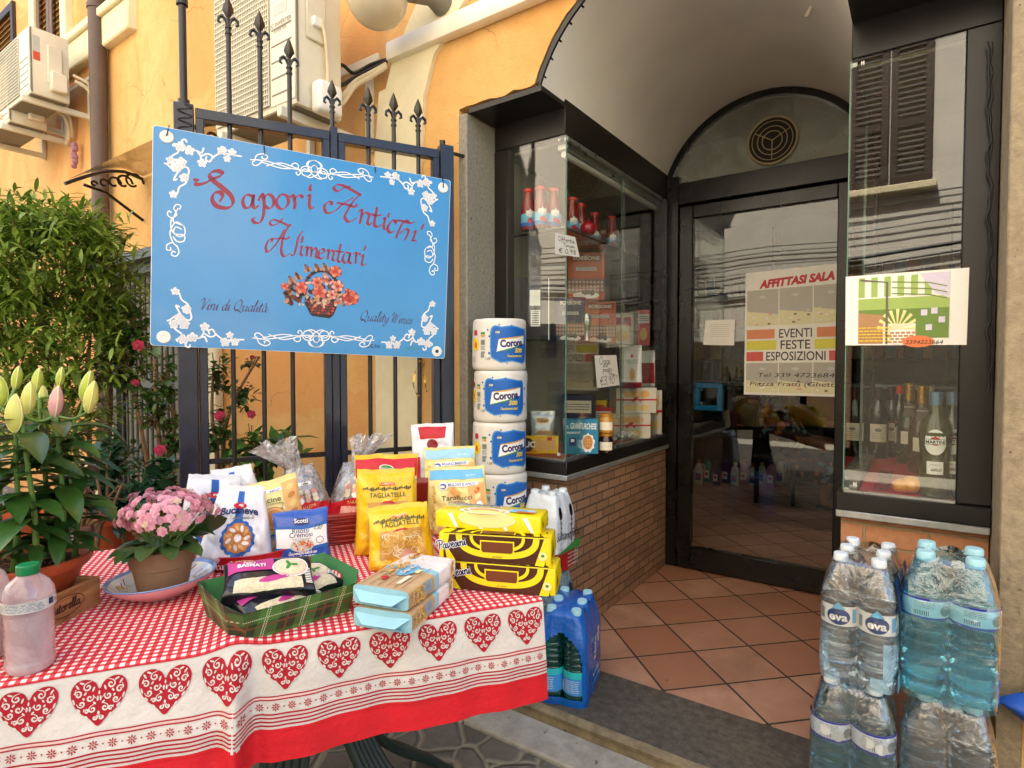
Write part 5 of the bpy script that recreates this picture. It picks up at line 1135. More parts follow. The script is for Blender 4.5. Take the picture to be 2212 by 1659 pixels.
# ---- Mulino
def art_mul(txt):
    def f(a, w, h):
        a.rect(-w*.47, h*.87, w*.47, h*1.02, 'ink_skyblue' if txt else 'ink_lblue', 0); a.text('Con cuore', w*.25, h*.92, .006, 'ink_white', 1)
        a.rect(w*.20, h*.10, w*.47, h*.80, 'ink_cookie2', 1)
        for i in range(6): a.ell(w*.34, h*(.18+.10*i), .012, .007, ('ink_cookie', 'ink_pale', 'ink_orange')[i % 3], 2, n=12, rot=.7)
        for i in range(16): a.ell(-w*.38+.003*sin(i*2), h*(.08+.045*i), .006, .003, ('ink_cookie2', 'ink_pasta2', 'ink_gold')[i % 3], 2, n=8, rot=i)
        a.ell(-w*.22, h*.77, .017, .013, 'ink_white', 2); a.ell(-w*.23, h*.765, .012, .008, 'ink_blue', 3); a.ell(-w*.24, h*.76, .009, .004, 'ink_white', 4)
        a.poly([(-w*.2, h*.75), (w*.36, h*.76), (w*.38, h*.82), (-w*.12, h*.82)], 'ink_white', 3); a.text('MULINO BIANCO', w*.09, h*.768, .0085, 'ink_blue', 4, bold=.02, width=w*.46, rot=.02)
        if txt:
            a.text('Tarallucci', .0, h*.545, .015, 'ink_black', 4, width=w*.50); a.text('la Piccolezza del Mulino', 0, h*.51, .0042, 'ink_brown2', 4)
            for x, y in ((-.02, .62), (-.01, .67), (.0, .64)): a.ell(x, h*y, .012, .012, 'ink_cookie2', 1)
            a.ell(.004, h*.36, .031, .031, 'ink_orange', 3, n=32, wob=.03, wn=18); a.ell(.004, h*.36, .025, .025, 'ink_cookie', 4); a.ring(.004, h*.36, .021, .021, .003, 'ink_pale', 5)
            for i in range(18): t = i*pi/9; a.ell(.004+.028*cos(t), h*.36+.028*sin(t), .0018, .0018, 'ink_pale', 4, n=6)
            a.line([(-.008, h*.34), (-.004, h*.385), (.002, h*.345), (.008, h*.385), (.014, h*.34)], .0028, 'ink_pale', 6)
            a.poly([(-w*.05, h*.13), (w*.48, h*.20), (w*.48, h*.27), (w*.1, h*.24)], 'ink_blue', 4); a.text('di Buoni', w*.28, h*.185, .008, 'ink_white', 5, rot=.1, bold=.01)
            for x, y in ((w*.33, h*.36), (w*.36, h*.45)): a.ell(x, y, .011, .012, 'ink_white', 4, n=12); a.ell(x, y-.004, .007, .006, 'ink_pinkish', 5, n=10)
            a.ell(w*.36, h*.29, .012, .008, 'ink_purple', 5, n=10)
    return f
bag('biscuit_bag', 'pale yellow biscuit bag with a blue top band standing behind the Tarallucci bag', 'biscuit bag', face(hz(975, 1100, .642)+Vector((-.0, -.0, 0)), -.05), .195, .208, .075, 'bag_pale', art_mul(False), p=4, q=2.6, wr=.007, lean=-.06, roll=-.03, seed=10, taper=.06)
bag('biscuit_bag', 'pale yellow biscuit bag lettered Tarallucci with a round biscuit, behind the striped boxes', 'biscuit bag', face(hz(992, 1150, .642)+Vector((-.0, .0, 0)), -.05), .205, .186, .09, 'bag_pale', art_mul(True), p=4, q=2.4, wr=.007, lean=-.14, roll=-.05, seed=11, taper=.16)
def art_wr(a, w, h):
    a.poly([(-w*.28, h*.84), (w*.30, h*.84), (w*.33, h*1.0), (-w*.33, h*1.0)], 'ink_red', 0); a.rect(-w*.5, 0, -w*.30, h*.6, 'ink_red', 0); a.ell(.0, h*.76, .022, .02, 'ink_dred', 1); a.rect(-w*.28, h*.1, -w*.2, h*.45, 'ink_lgrey', 1); a.ell(0, h*.5, .03, .04, 'ink_cookie2', 1)
bag('flour_bag', 'tall white and red paper bag at the back of the table by the gate', 'food bag', face(hz(945, 1070, .642)+Vector((.01, -.02, 0)), -.1), .172, .272, .075, 'bag_white', art_wr, p=5, q=2.6, wr=.007, lean=-.02, roll=-.05, seed=12, taper=.04)
mb = MB(); M_ = face(hz(920, 1120, .642)+Vector((0, .03, 0)), -.2); mat('box_dred', '8c2117', .45, nz=(9, .15)); mb.bx(-.085, .085, -.04, .04, 0, .125, 'box_dred', bev=.004)
single('red_box', mb, 'dark red carton wedged between the tagliatelle and the pale yellow bags', 'box', M_)
# ---- yellow and brown sponge biscuit boxes
def long_box(label, M, L, D, H, art_front, art_top, art_end=None, grp='yellow sponge biscuit boxes stacked at the table end'):
    T = thing('biscuit_box', label, 'biscuit box', M, grp); mb = MB(); mat('box_yellow', 'efdc1e', .22, nz=(7, .05), bump=(40, .12, .003), coat=.4)
    mb.bx(-L/2, L/2, -D/2, D/2, 0, H, 'box_yellow', bev=.005, seg=2)
    # crimped film ends
    for s in (-1, 1): mb.add([(s*L/2, -D*.4, H*.15), (s*L/2, D*.4, H*.15), (s*L/2, D*.4, H*.85), (s*L/2, -D*.4, H*.85), (s*(L/2+.004), -D*.3, H*.5), (s*(L/2+.004), D*.3, H*.5)], [[0, 1, 5, 4] if s > 0 else [4, 5, 1, 0], [4, 5, 2, 3] if s > 0 else [3, 2, 5, 4]], 'box_yellow')
    part('carton', mb, T)
    a = Art(); art_front(a, L, H); a.build('front_print', T, fn=lambda u, v, h: (u, -D/2-h, v))
    a = Art(); art_top(a, L, D); a.build('top_print', T, fn=lambda u, v, h: (u, -D/2+v, H+h))
    return T
def arch(a, cx, cy, rx, ry, w, m, L, lo):   # U-shaped band, open upwards, cut at v>lo
    n = 28
    for i in range(n):
        t0, t1 = pi+pi*i/n, pi+pi*(i+1)/n; f = lambda t, k_: (cx+abs(rx-k_)*(1 if cos(t) > 0 else -1)*abs(cos(t))**.55, cy+(ry-k_)*sin(t))
        a.quad(f(t0, 0), f(t1, 0), f(t1, w), f(t0, w), m, L)
def ushape(a, cx, top, rx, dp, w, m, L):   # U shaped band hanging from the line v=top
    n = 26; f = lambda t, k_: (cx+(rx-k_)*(1 if cos(t) > 0 else -1)*abs(cos(t))**.75, top-(dp-k_)*abs(sin(t))**.8)
    for i in range(n):
        t0, t1 = pi*i/n, pi*(i+1)/n; a.quad(f(t0, 0), f(t1, 0), f(t1, w), f(t0, w), m, L)
def front_cacao(a, L, H):
    a.rect(-L*.5+.012, .0005, L*.5-.012, H-.003, 'ink_brown', 0)
    a.poly([(L*.36, .0005), (L*.44, .0005), (L*.5-.004, H*.55), (L*.5-.004, H-.003), (L*.44, H-.003)], 'box_yellow', 1); a.poly([(-L*.42, .0005), (-L*.34, .0005), (-L*.42, H*.5), (-L*.40, H-.003), (-L*.46, H-.003)], 'box_yellow', 1); a.rect(-L*.1, .0005, L*.2, .004, 'ink_brown', 2)
    ushape(a, .008, H-.003, L*.37, H-.014, .014, 'box_yellow', 3); ushape(a, .008, H-.003, L*.245, H-.030, .007, 'box_yellow', 3)
    a.poly([(x, y) for x, y in ((-.026, .0215), (.042, .0215), (.047, .026), (.047, H-.012), (-.031, H-.012), (-.031, .026))], 'box_yellow', 4)
    a.poly([(-.024, .024), (.040, .024), (.044, .028), (.044, H-.015), (-.028, H-.015), (-.028, .028)], 'ink_brown2', 5)
    a.text('al cacao', .009, .0135, .005, 'ink_brown', 6); a.ell(L*.43, H*.36, .010, .010, 'ink_pale', 6, n=16); a.ell(L*.43, H*.38, .004, .0035, 'ink_green', 7, n=8)
    a.hand('Pavesini', -L*.37, H*.50, .020, 'ink_white', 6, w=.0052, width=.068, rot=.22, shear=.1); a.hand('Pavesini', -L*.37, H*.50, .020, 'ink_navy', 7, w=.0024, width=.068, rot=.22, shear=.1)
def top_cacao(a, L, D):
    a.rect(-L*.5+.012, 0, L*.5-.012, D*.50, 'ink_brown', 0); a.poly([(-L*.46, 0), (-L*.40, 0), (-L*.36, D*.5), (-L*.44, D*.5)], 'box_yellow', 1); a.poly([(L*.44, 0), (L*.49, 0), (L*.43, D*.5), (L*.36, D*.5)], 'box_yellow', 1)
    for rx, dp, w_ in ((L*.37, D*.56, .013), (L*.245, D*.40, .008)):
        n = 20; f = lambda t, k_: (.008+(rx-k_)*(1 if cos(t) > 0 else -1)*abs(cos(t))**.75, (dp-k_)*abs(sin(t))**.8)
        for i in range(n): a.quad(f(pi*i/n, 0), f(pi*(i+1)/n, 0), f(pi*(i+1)/n, w_), f(pi*i/n, w_), 'box_yellow', 3)
    a.rect(-.032, .0, .048, D*.30, 'box_yellow', 4); a.rect(-.029, .0, .045, D*.26, 'ink_brown2', 5)
    a.hand('Pavesini', -L*.17, D*.66, D*.26, 'ink_white', 8, w=.0042, width=.12, shear=.1); a.hand('Pavesini', -L*.17, D*.66, D*.26, 'ink_navy', 9, w=.0022, width=.12, shear=.1); a.text('al cacao', L*.32, D*.62, .007, 'ink_brown', 8)
def front_light(a, L, H):
    for i in range(4): a.poly([(-L*.3+i*.06, .004), (-L*.27+i*.06, .004), (-L*.33+i*.06, H-.004), (-L*.38+i*.06, H-.004)], 'ink_white', 1)
    a.ell(0, H*.7, .07, .02, 'ink_pale', 2)
def top_light(a, L, D):
    for k_, m_ in ((.24, 'ink_white'), (.20, 'box_yellow'), (.17, 'ink_white'), (.14, 'ink_cookie2')): a.ell(-.01, D*.22, L*k_, D*k_*1.4, m_, 2+int((.25-k_)*40), n=24)
    a.hand('Pavesini', -L*.17, D*.62, D*.28, 'ink_white', 8, w=.0042, width=.12, shear=.1); a.hand('Pavesini', -L*.17, D*.62, D*.28, 'ink_navy', 9, w=.0022, width=.12, shear=.1)
    a.ell(L*.30, D*.40, .034, .014, 'ink_lblue', 5); a.ell(L*.28, D*.44, .02, .007, 'ink_skyblue', 6); a.rect(L*.26, D*.18, L*.42, D*.32, 'ink_orange', 7)
ang_p = atan2(1.094-1.008, -.647+.860)
pr_ = hz(1200, 1293, .642); X_ = Vector((cos(ang_p), sin(ang_p), 0)); Y_ = Vector((-sin(ang_p), cos(ang_p), 0))
LB, DB, HB = .258, .082, .063
def pbox(ex, z, tw=0, dy=0): 
    c_ = Vector((pr_.x, pr_.y, z))-X_*(LB/2+ex)+Y_*(DB/2+dy); return TR(c_) @ RZ(ang_p+tw)
long_box('yellow and brown biscuit box, bottom of the stack at the right table end', pbox(.0, .645), LB, DB, HB, front_cacao, top_cacao)
long_box('yellow and brown biscuit box, middle of the stack at the right table end', pbox(.012, .709, .03, .002), LB, DB, HB, front_cacao, top_cacao)
long_box('yellow and white biscuit box on top of the two brown striped ones', pbox(.032, .773, -.05, .026), LB*.98, DB, .040, front_light, top_light)
# ---- crackers
def cracker(label, M, top=True):
    L, D, H = .205, .125, .039
    T = thing('cracker_pack', label, 'cracker pack', M, 'wheat cracker packs'); mb = MB(); mat('pack_cream', 'ddd2ba', .5, nz=(14, .08), bump=(30, .2, .003)); mat('pack_wood', 'bfa37c', .5, nz=(22, .2), bump=(30, .2, .003)); mat('pack_paleblue', '8fc3d6', .4, nz=(9, .1), bump=(40, .5, .004))
    def S(u, v):   # pillowy box
        a = 2*pi*v; e = .28; sx = (abs(cos(a))**e)*(1 if cos(a) >= 0 else -1); sz = (abs(sin(a))**e)*(1 if sin(a) >= 0 else -1)
        w_ = 1-.05*max(0, u-.92)/.08; return (-L/2+L*u, D/2*sx*w_+.0008*noise.noise(Vector((u*30, v*20, 1))), H/2+H/2*sz*w_)
    n = 40
    for j, (a0, a1, m) in enumerate(((0, .50, 'pack_wood'), (.50, .60, 'pack_paleblue'), (.60, 1.0, 'bag_white'))): mb.grid(lambda u, v: S(a0+(a1-a0)*u, v), 14, n, m)
    # folded left end with pale blue flap, right end cap
    e0 = [Vector(S(0, j/n)) for j in range(n)]; c_ = Vector((-L/2-.004, 0, H/2)); mb.add(e0+[c_], [[j, n, (j+1) % n] for j in range(n)], 'pack_paleblue')
    e1 = [Vector(S(1, j/n)) for j in range(n)]; c_ = Vector((L/2+.001, 0, H/2)); mb.add(e1+[c_], [[j, (j+1) % n, n] for j in range(n)], 'bag_white')
    mb.add([(-L/2-.001, -D*.48, H*.75), (-L/2-.001, D*.48, H*.75), (-L/2-.016, D*.28, H*.32), (-L/2-.016, -D*.28, H*.32), (-L/2-.002, -D*.42, .004), (-L/2-.002, D*.42, .004)], [[0, 3, 2, 1], [3, 4, 5, 2]], 'pack_paleblue')
    part('pack', mb, T, angle=60)
    r = random.Random(3)
    a = Art(); W_ = D*.46
    for i in range(90): u = r.gauss(-.0+.010, .026); v = r.gauss(.012+.004, .013); a.ell(max(-.04, min(.08, u)), max(-W_, min(W_, v+.012)), .0045, .0018, r.choice(['ink_pasta', 'ink_pasta2', 'ink_gold', 'ink_cookie2']), 2+i % 3, n=6, rot=r.uniform(-.3, .9))
    a.ell(-.002, -.002, .034, .022, 'ink_skyblue', 1); a.hand('Crackers', -.006, -.010, .013, 'ink_white', 6, w=.0016, rot=-.1)
    a.ell(.080, .030, .018, .008, 'ink_cookie2', 2); a.hand('C', .067, .024, .016, 'ink_black', 4, w=.0018); a.hand('olussi', .076, .026, .010, 'ink_dred', 4, w=.0012, al='l', width=.022)
    for y in (-.044, -.028, -.010, .008, .026, .044): a.line([(-.098, y), (-.03, y+.003), (.02, y)], .0013, 'ink_brown2', 2)
    for x_ in (-.085, -.05, -.02): a.line([(x_, -.028), (x_, -.010)], .0012, 'ink_brown2', 2); a.line([(x_+.015, .008), (x_+.015, .026)], .0012, 'ink_brown2', 2)
    a.ell(-.058, .018, .010, .007, 'ink_red', 3, n=12, wob=.2, wn=5); a.rect(-.078, -.030, -.034, -.020, 'ink_cream', 3); a.rect(-.016, -.034, .004, -.024, 'ink_pale', 4)
    a.build('top_print', T, fn=lambda u, v, h: (u, v, H+.0008+h))
    a = Art()
    for i in range(70): u = r.gauss(-.062, .018); a.ell(max(-.098, u), .020+r.gauss(0, .008), .0042, .0016, r.choice(['ink_pasta', 'ink_gold', 'ink_cookie2']), 2+i % 3, n=6, rot=r.uniform(-.6, .9))
    blur(a, -.050, .012, -.018, .036, 6, 'ink_skyblue', 3, .003); a.rect(.072, .010, .082, .044, 'ink_cookie2', 2); a.hand('C', .077, .022, .014, 'ink_black', 3, w=.0014)
    a.line([(-.1, .026), (-.02, .028)], .001, 'ink_brown2', 2)
    a.build('front_print', T, fn=lambda u, v, h: (u, -D/2-.001-h, v))
    return T
A0 = hz(850, 1303, .722); B0 = hz(979, 1213, .722); ax = (B0-A0); an = atan2(ax.y, ax.x)
cc_ = (hz(774, 1253, .722)+B0)/2
cracker('wheat cracker pack with a pale blue end, lower of the pair', TR(cc_.x+.004, cc_.y-.006, .6435) @ RZ(an+.06))
cracker('wheat cracker pack with a pale blue end, lying on top of the other', TR(cc_.x, cc_.y, .6835) @ RZ(an))
# ---- tartan carton with rice
A0 = hz(510, 1398, .642); B0 = hz(765, 1318, .642); an = atan2((B0-A0).y, (B0-A0).x); L_, D_, H_ = .240, .200, .062
M_ = TR(A0) @ RZ(an) @ TR(L_/2, D_/2, 0)
k = pos_mat('tartan'); c = k.coord('Object'); sp_ = k.n("ShaderNodeSeparateXYZ"); k.l(c, sp_.inputs[0]); xy = k.math('ADD', sp_.outputs[0], k.math('MULTIPLY', sp_.outputs[1], .9)); zz = sp_.outputs[2]
def stripe(v, per, lo, hi, off=0):
    f = k.math('FRACT', k.math('DIVIDE', k.math('ADD', v, 3+off), per)); return k.math('MULTIPLY', k.math('GREATER_THAN', f, lo), k.math('LESS_THAN', f, hi))
dg, mg, br_ = lin('24361f'), lin('4a7a34'), lin('6d4426')
c1 = k.mix(k.math('MULTIPLY', k.math('ADD', stripe(xy, .075, .1, .55), stripe(zz, .05, .2, .7)), .5), mg, dg)
c1 = k.mix(stripe(xy, .075, .30, .345), c1, br_); c1 = k.mix(stripe(zz, .05, .52, .58), c1, br_)
dash = k.math('GREATER_THAN', k.math('FRACT', k.math('MULTIPLY', k.math('ADD', xy, k.math('MULTIPLY', zz, 1.0)), 260)), .45)
wl = k.math('ADD', k.math('ADD', stripe(xy, .075, .72, .745), stripe(xy, .075, .78, .805)), stripe(zz, .05, .84, .875)); c1 = k.mix(k.math('MINIMUM', k.math('MULTIPLY', wl, dash), 1), c1, lin('d9d6c0'))
k.base(c1); k.b.inputs['Roughness'].default_value = .5
mat('green_card', '3f7f4c', .6, nz=(9, .08))
T = thing('tartan_tray', 'green tartan cardboard tray with hand holes holding black rice packs', 'carton tray', M_)
fl = .030
def wallq(p0, p1, o0, o1, hz_=H_):   # outward leaning wall as thin double sheet
    return [Vector(p0), Vector(p1), Vector((p1[0]+o1[0], p1[1]+o1[1], hz_)), Vector((p0[0]+o0[0], p0[1]+o0[1], hz_))]
mb = MB(); h2_ = .085
cor = [(-L_/2+.02, -D_/2), (L_/2-.02, -D_/2), (L_/2, -D_/2+.03), (L_/2, D_/2-.03), (L_/2-.02, D_/2), (-L_/2+.02, D_/2), (-L_/2, D_/2-.03), (-L_/2, -D_/2+.03)]
def outp(p, k_): return (p[0]*(1+k_), p[1]*(1+k_*1.2))
hts = [H_, H_, H_+.012, H_+.012, H_, H_, H_+.012, H_+.012]; ko = .13
vs = [(x, y, 0) for x, y in cor]+[(*outp(p, ko), hts[i]) for i, p in enumerate(cor)]
mb.add(vs, [[i, (i+1) % 8, 8+(i+1) % 8, 8+i] for i in range(8)]+[list(range(8))[::-1]], 'tartan')
vi = [(x*.985, y*.98, .002) for x, y in cor]+[(outp(p, ko)[0]*.988, outp(p, ko)[1]*.985, hts[i]+.0003) for i, p in enumerate(cor)]
mb.add(vi, [[8+i, 8+(i+1) % 8, (i+1) % 8, i] for i in range(8)]+[list(range(8))], 'green_card')
mb.add([vs[8+i] for i in range(8)]+[vi[8+i] for i in range(8)], [[i, (i+1) % 8, 8+(i+1) % 8, 8+i] for i in range(8)], 'tartan')
part('carton', mb, T, angle=25)
mb = MB(); # hand hole in the right end: shows gingham coloured slot
mb.prism([(.026*cos(a)*1.0, .0095*sin(a)) for a in [2*pi*i/20 for i in range(20)]], .002, 'gingham', TR(L_/2*1.075-.006, 0, .045) @ RZ(pi/2) @ RX(pi/2+.25)); part('hand_hole', mb, T)
def art_rice(a, w, h):
    a.rect(-w*.46, h*.48, w*.05, h*.93, 'ink_magenta', 1); a.text('RISO', -w*.22, h*.70, .008, 'ink_white', 2, bold=.02); a.text('BASMATI', -w*.20, h*.60, .010, 'ink_white', 2, bold=.03); a.ell(-w*.28, h*.83, .024, .008, 'ink_red', 2); a.hand('Curtiriso', -w*.28, h*.81, .009, 'ink_pale', 3, w=.0013)
    a.ell(w*.24, h*.52, .036, .028, 'ink_white', 2); a.ell(w*.24, h*.52, .033, .025, 'ink_pinkish', 3); a.ell(w*.24, h*.52, .031, .023, 'rice', 4)
    for i in range(3): a.ell(w*.24+.008*cos(i*2.1), h*.55+.006*sin(i*2.1), .008, .004, 'ink_green', 5, n=8, rot=i*2.1)
    a.ell(w*.05, h*.22, .03, .008, 'ink_magenta', 2, rot=.2); a.rect(-w*.38, .001, w*.36, h*.27, 'rice', 1)
    for i in range(9): a.rect(w*.40, .01+i*.005, w*.47, .0125+i*.005, 'ink_white', 2)
def ricepack(label, x, y, z, rz, tx=0, ty=0):
    w, h, d = .172, .106, .050
    bag('rice_pack', label, 'rice pack', M_ @ TR(x, y, z) @ RZ(rz) @ RX(-pi/2+tx) @ RY(ty) @ TR(0, 0, -h/2), w, h, d, 'bag_black', art_rice, p=4.5, q=7, wr=.0035, seed=int(x*100)+20, fin=0, group='rice packs in the tartan tray')
    return
ricepack('black and pink basmati rice pack lying across the top of the tartan tray', -.025, -.008, .074, -.28, .42, .06)
ricepack('black and pink rice pack at the left bottom of the tartan tray', -.022, -.030, .032, .20, .30)
ricepack('black rice pack with a white rice heap picture at the right of the tartan tray', .040, .012, .036, .15, .30)
# ---- red wicker basket with cellophane bags
Mb = face(hz(705, 1180, .642)+Vector((-.05, .08, 0)), .1) @ Matrix.Scale(1.15, 4); T = thing('wicker_basket', 'red wicker basket holding the cellophane wrapped bags', 'basket', Mb); mat('wicker_red', '9c2a1c', .5, nz=(30, .3), bump=(60, .5, .003)); mb = MB()
bw, bd, bh = .125, .075, .07
def ovl(t, z, k_=1): c_, s_ = cos(t), sin(t); e = .45; g_ = 1+.18*z/bh; return Vector((bw*k_*g_*abs(c_)**e*(1 if c_ > 0 else -1), bd*k_*g_*abs(s_)**e*(1 if s_ > 0 else -1), z))
for j in range(11):
    z = .003+j*(bh-.006)/10; mb.tube([ovl(2*pi*i/72, z, 1+.022*(1 if (i//3+j) % 2 else -1)) for i in range(72)], .0036, 'wicker_red', 6, closed=True)
for z in (bh, bh+.006): mb.tube([ovl(2*pi*i/48, z, 1.02) for i in range(48)], .006, 'wicker_red', 6, closed=True)
mb.add([ovl(2*pi*i/48, .003) for i in range(48)], [list(range(48))], 'wicker_red'); part('weave', mb, T)
clearmat('cello', (.93, .93, .95), 1.5, .12, haze=.30, hazecol=(.55, .53, .52), bump=(30, 1.0, .03), power=4.0)
def art_cell(a, w, h):
    a.poly([(-w*.49, .01), (w*.49, .01), (w*.49, h*.34), (0, h*.42), (-w*.49, h*.30)], 'ink_red', 0); a.text('TARALLONI', 0, h*.30, .008, 'ink_pale', 2, rot=.1); a.rect(-w*.3, h*.10, w*.35, h*.25, 'ink_pinkish', 1)
    for i in range(4):
        for j in range(3): a.ell(-w*.22+i*.022, h*(.44+.07*j), .009, .007, ('ink_cream', 'ink_white', 'ink_pinkish')[(i+j) % 3], 1, n=8)
    a.rect(-w*.1, h*.70, w*.22, h*.75, 'ink_white', 2); a.hand('Colussi', w*.06, h*.71, .008, 'ink_black', 3, w=.0012)
def cello_bag(label, M, lean, roll, seed, kn):
    T = bag('cellophane_bag', label, 'cellophane bag', M, .145, .145, .095, 'cello', art_cell, p=2.2, q=3.5, wr=.010, lean=lean, roll=roll, seed=seed, fin=0, group='cellophane bags in the red basket', taper=.55)
    mb = MB(); mb.ico((0, 0, .066), .05, 'bag_silver', 3, sc=(.95, .62, 1.05), nz=.15); mb.ico((0, 0, .03), .05, 'ink_dred', 3, sc=(1, .66, .6), nz=.1); part('contents', mb, T)
    mb = MB()
    def R(u, v):
        a = 2*pi*v; t = u; r = .03*(1-t)**2+.006+.05*max(0, t-.25)**1.0*(1+.35*sin(a*5+seed)+.2*sin(a*9)); return (r*cos(a)+kn*t*.05, r*sin(a)*.6, .125+t*.085+.012*sin(a*4+seed)*t)
    mb.grid(R, 14, 44, 'cello', closeu=True); part('gathered_top', mb, T, angle=70); return T
cello_bag('clear cellophane bag tied at the top, left one in the red basket', Mb @ TR(-.075, .0, .045), -.05, -.12, 31, -1)
cello_bag('clear cellophane bag with a small white label, right one in the red basket', Mb @ TR(.04, -.01, .045), -.15, .06, 32, .7)
# ================================================================ plants
def leafmat(name, c1, c2, rough=.38, tr=.3):
    k = NT(name); g = k.n("ShaderNodeNewGeometry"); c = k.mix(g.outputs['Random Per Island'], lin(c1), lin(c2))
    c = k.mix(k.mapr(k.noise(60, 3), .3, .7, 0, .25), c, tuple(x*.6 for x in lin(c1))); k.base(c); k.b.inputs['Roughness'].default_value = rough
    t = k.n("ShaderNodeBsdfTranslucent"); k.l(c, t.inputs[0]); m = k.n("ShaderNodeMixShader"); m.inputs[0].default_value = tr
    k.l(k.b.outputs[0], m.inputs[1]); k.l(t.outputs[0], m.inputs[2]); k.l(m.outputs[0], k.out.inputs[0]); MATS[name] = k.m
leafmat('leaf_lily', '2b4a1e', '3f6a2a', .3, .15); leafmat('leaf_shrub', '4c6e22', 'a9c455', .35, .35); leafmat('leaf_dark', '25421c', '4d7030', .35, .25); leafmat('leaf_kal', '2f4a24', '4a6a34', .3, .1); leafmat('leaf_mid', '33592a', '5e8a3a', .4, .3); leafmat('leaf_blue', '1d3b26', '2f5a3a', .25, .1)
leafmat('petal_pink', 'ee9fb8', 'fbd3da', .5, .3); leafmat('petal_cream', 'f0d2b8', 'f6e3cc', .5, .3); leafmat('petal_red', 'b01a3c', 'd8406a', .5, .2)
mat('stem_green', '5f8238', .5, nz=(20, .2)); mat('twig', '6e5138', .8, nz=(40, .3), bump=(90, .5, .003)); mat('soil', '4a3222', .95, nz=(60, .4), bump=(120, 1, .01)); mat('straw', '9a7a4e', .9, nz=(50, .3))
mat('terracotta', 'b8532c', .55, nz=(8, .12), bump=(60, .15, .002)); mat('clay_brown', '8a6a50', .8, nz=(9, .15), bump=(90, .3, .002)); mat('bud_green', 'a3b83a', .4, nz=(25, .12), two='c6d05a'); mat('bud_yellow', 'c2c455', .4, nz=(25, .1), two='d8d67e'); mat('bud_pink', 'cf8f9e', .4, nz=(25, .12), two='e3b4ae'); mat('bud_rib', 'dcdc9a', .4, nz=None)
def leaf(mb, base, d, L, W, m, droop=.3, cup=.18, n=5, prof=None, side=None, twist=0):
    """one leaf: a bent, slightly folded blade"""
    d = Vector(d).normalized(); up = Vector((0, 0, 1)); s = d.cross(up)
    s = s.normalized() if s.length > .05 else Vector((1, 0, 0))
    if twist: s = Matrix.Rotation(twist, 3, d) @ s
    nrm = s.cross(d).normalized(); vs = []; p = Vector(base); cur = d.copy()
    prof = prof or (lambda t: sin(pi*min(1, t*.92+.04))**.8*(1-.25*t))
    for i in range(n+1):
        t = i/n; w_ = W*.5*prof(t) if 0 < i < n else (W*.05 if i == 0 else 0)
        vs += [p-s*w_+nrm*cup*w_, p, p+s*w_+nrm*cup*w_]
        cur = (cur-Vector((0, 0, droop/n))).normalized(); p = p+cur*L/n
        nrm = s.cross(cur).normalized()
    fs = []
    for i in range(n):
        a = i*3; fs += [[a, a+1, a+4, a+3], [a+1, a+2, a+5, a+4]]
    mb.add(vs, fs, m)
def rv(r): 
    while True:
        v = Vector((r.uniform(-1, 1), r.uniform(-1, 1), r.uniform(-1, 1)))
        if .05 < v.length < 1: return v
# ---- lily in a terracotta pot, standing in a wooden crate
rl = random.Random(11); LC = hz(50, 1205, .752); LC.z = 0
T = thing('lily_plant', 'potted lily with tall green stems, closed buds and one pink bud in a terracotta pot', 'potted plant', TR(LC.x, LC.y, .652))
mb = MB(); mb.lathe([(0, 0), (.072, 0), (.078, .004), (.102, .072), (.106, .078), (.114, .080), (.119, .090), (.120, .100), (.116, .103), (.110, .100), (.104, .085), (.10, .075)], 'terracotta', 56); part('pot', mb, T)
mb = MB()
def soilf(u, v): r = .104*u; a = 2*pi*v; return (r*cos(a), r*sin(a), .080+.010*noise.noise(Vector((r*cos(a)*40, r*sin(a)*40, 0)))+.006*(1-u))
mb.grid(soilf, 10, 40, 'soil', flip=True)
for i in range(110):
    a = rl.uniform(0, 6.3); r = rl.uniform(.01, .098); p = Vector((r*cos(a), r*sin(a), .084+rl.uniform(0, .008))); q = p+Vector((rl.uniform(-.02, .02), rl.uniform(-.02, .02), rl.uniform(-.002, .008)))
    mb.tube([p, (p+q)/2+Vector((0, 0, .004)), q], .0008, rl.choice(['straw', 'straw', 'soil']), 4, cap=False)
part('soil', mb, T)
Ti = T.matrix_basis.inverted()
def lp(x, y, d): return Ti @ hd(x, y, d)
stems = []
for (bx_, by_, bd), (tx_, ty_, td) in (((25, 1168, 1.17), (40, 930, 1.13)), ((75, 1172, 1.15), (52, 900, 1.13)), ((130, 1165, 1.20), (128, 900, 1.22)), ((160, 1150, 1.27), (165, 905, 1.27)), ((95, 1150, 1.26), (90, 860, 1.28)), ((-15, 1165, 1.24), (0, 880, 1.24))):
    b0 = lp(bx_, by_, bd); b0.z = .082; stems.append((b0, lp(tx_, ty_, td)))
for b0, t0 in stems:
    mb = MB(); P = [b0+(t0-b0)*t+Vector((.006*sin(3*t), .004*sin(5*t), 0)) for t in [i/8 for i in range(9)]]; mb.tube(P, [.0062-.0026*i/8 for i in range(9)], 'stem_green', 8); part('stem', mb, T)
mb = MB()
for k_, (b0, t0) in enumerate(stems):
    n = 26
    for i in range(n):
        t = .14+.86*i/n; p = b0+(t0-b0)*t; a = i*2.4+k_*1.3; el = rl.uniform(.0, .55); L = rl.uniform(.080, .128)*(1.05-.25*abs(t-.5)); d = Vector((cos(a), sin(a), el))
        leaf(mb, p, d, L, L*rl.uniform(.28, .38), 'leaf_lily', droop=rl.uniform(.5, 1.3), cup=.25, n=7, prof=lambda t: (sin(pi*t**.8)**.85))
part('leaves', mb, T)
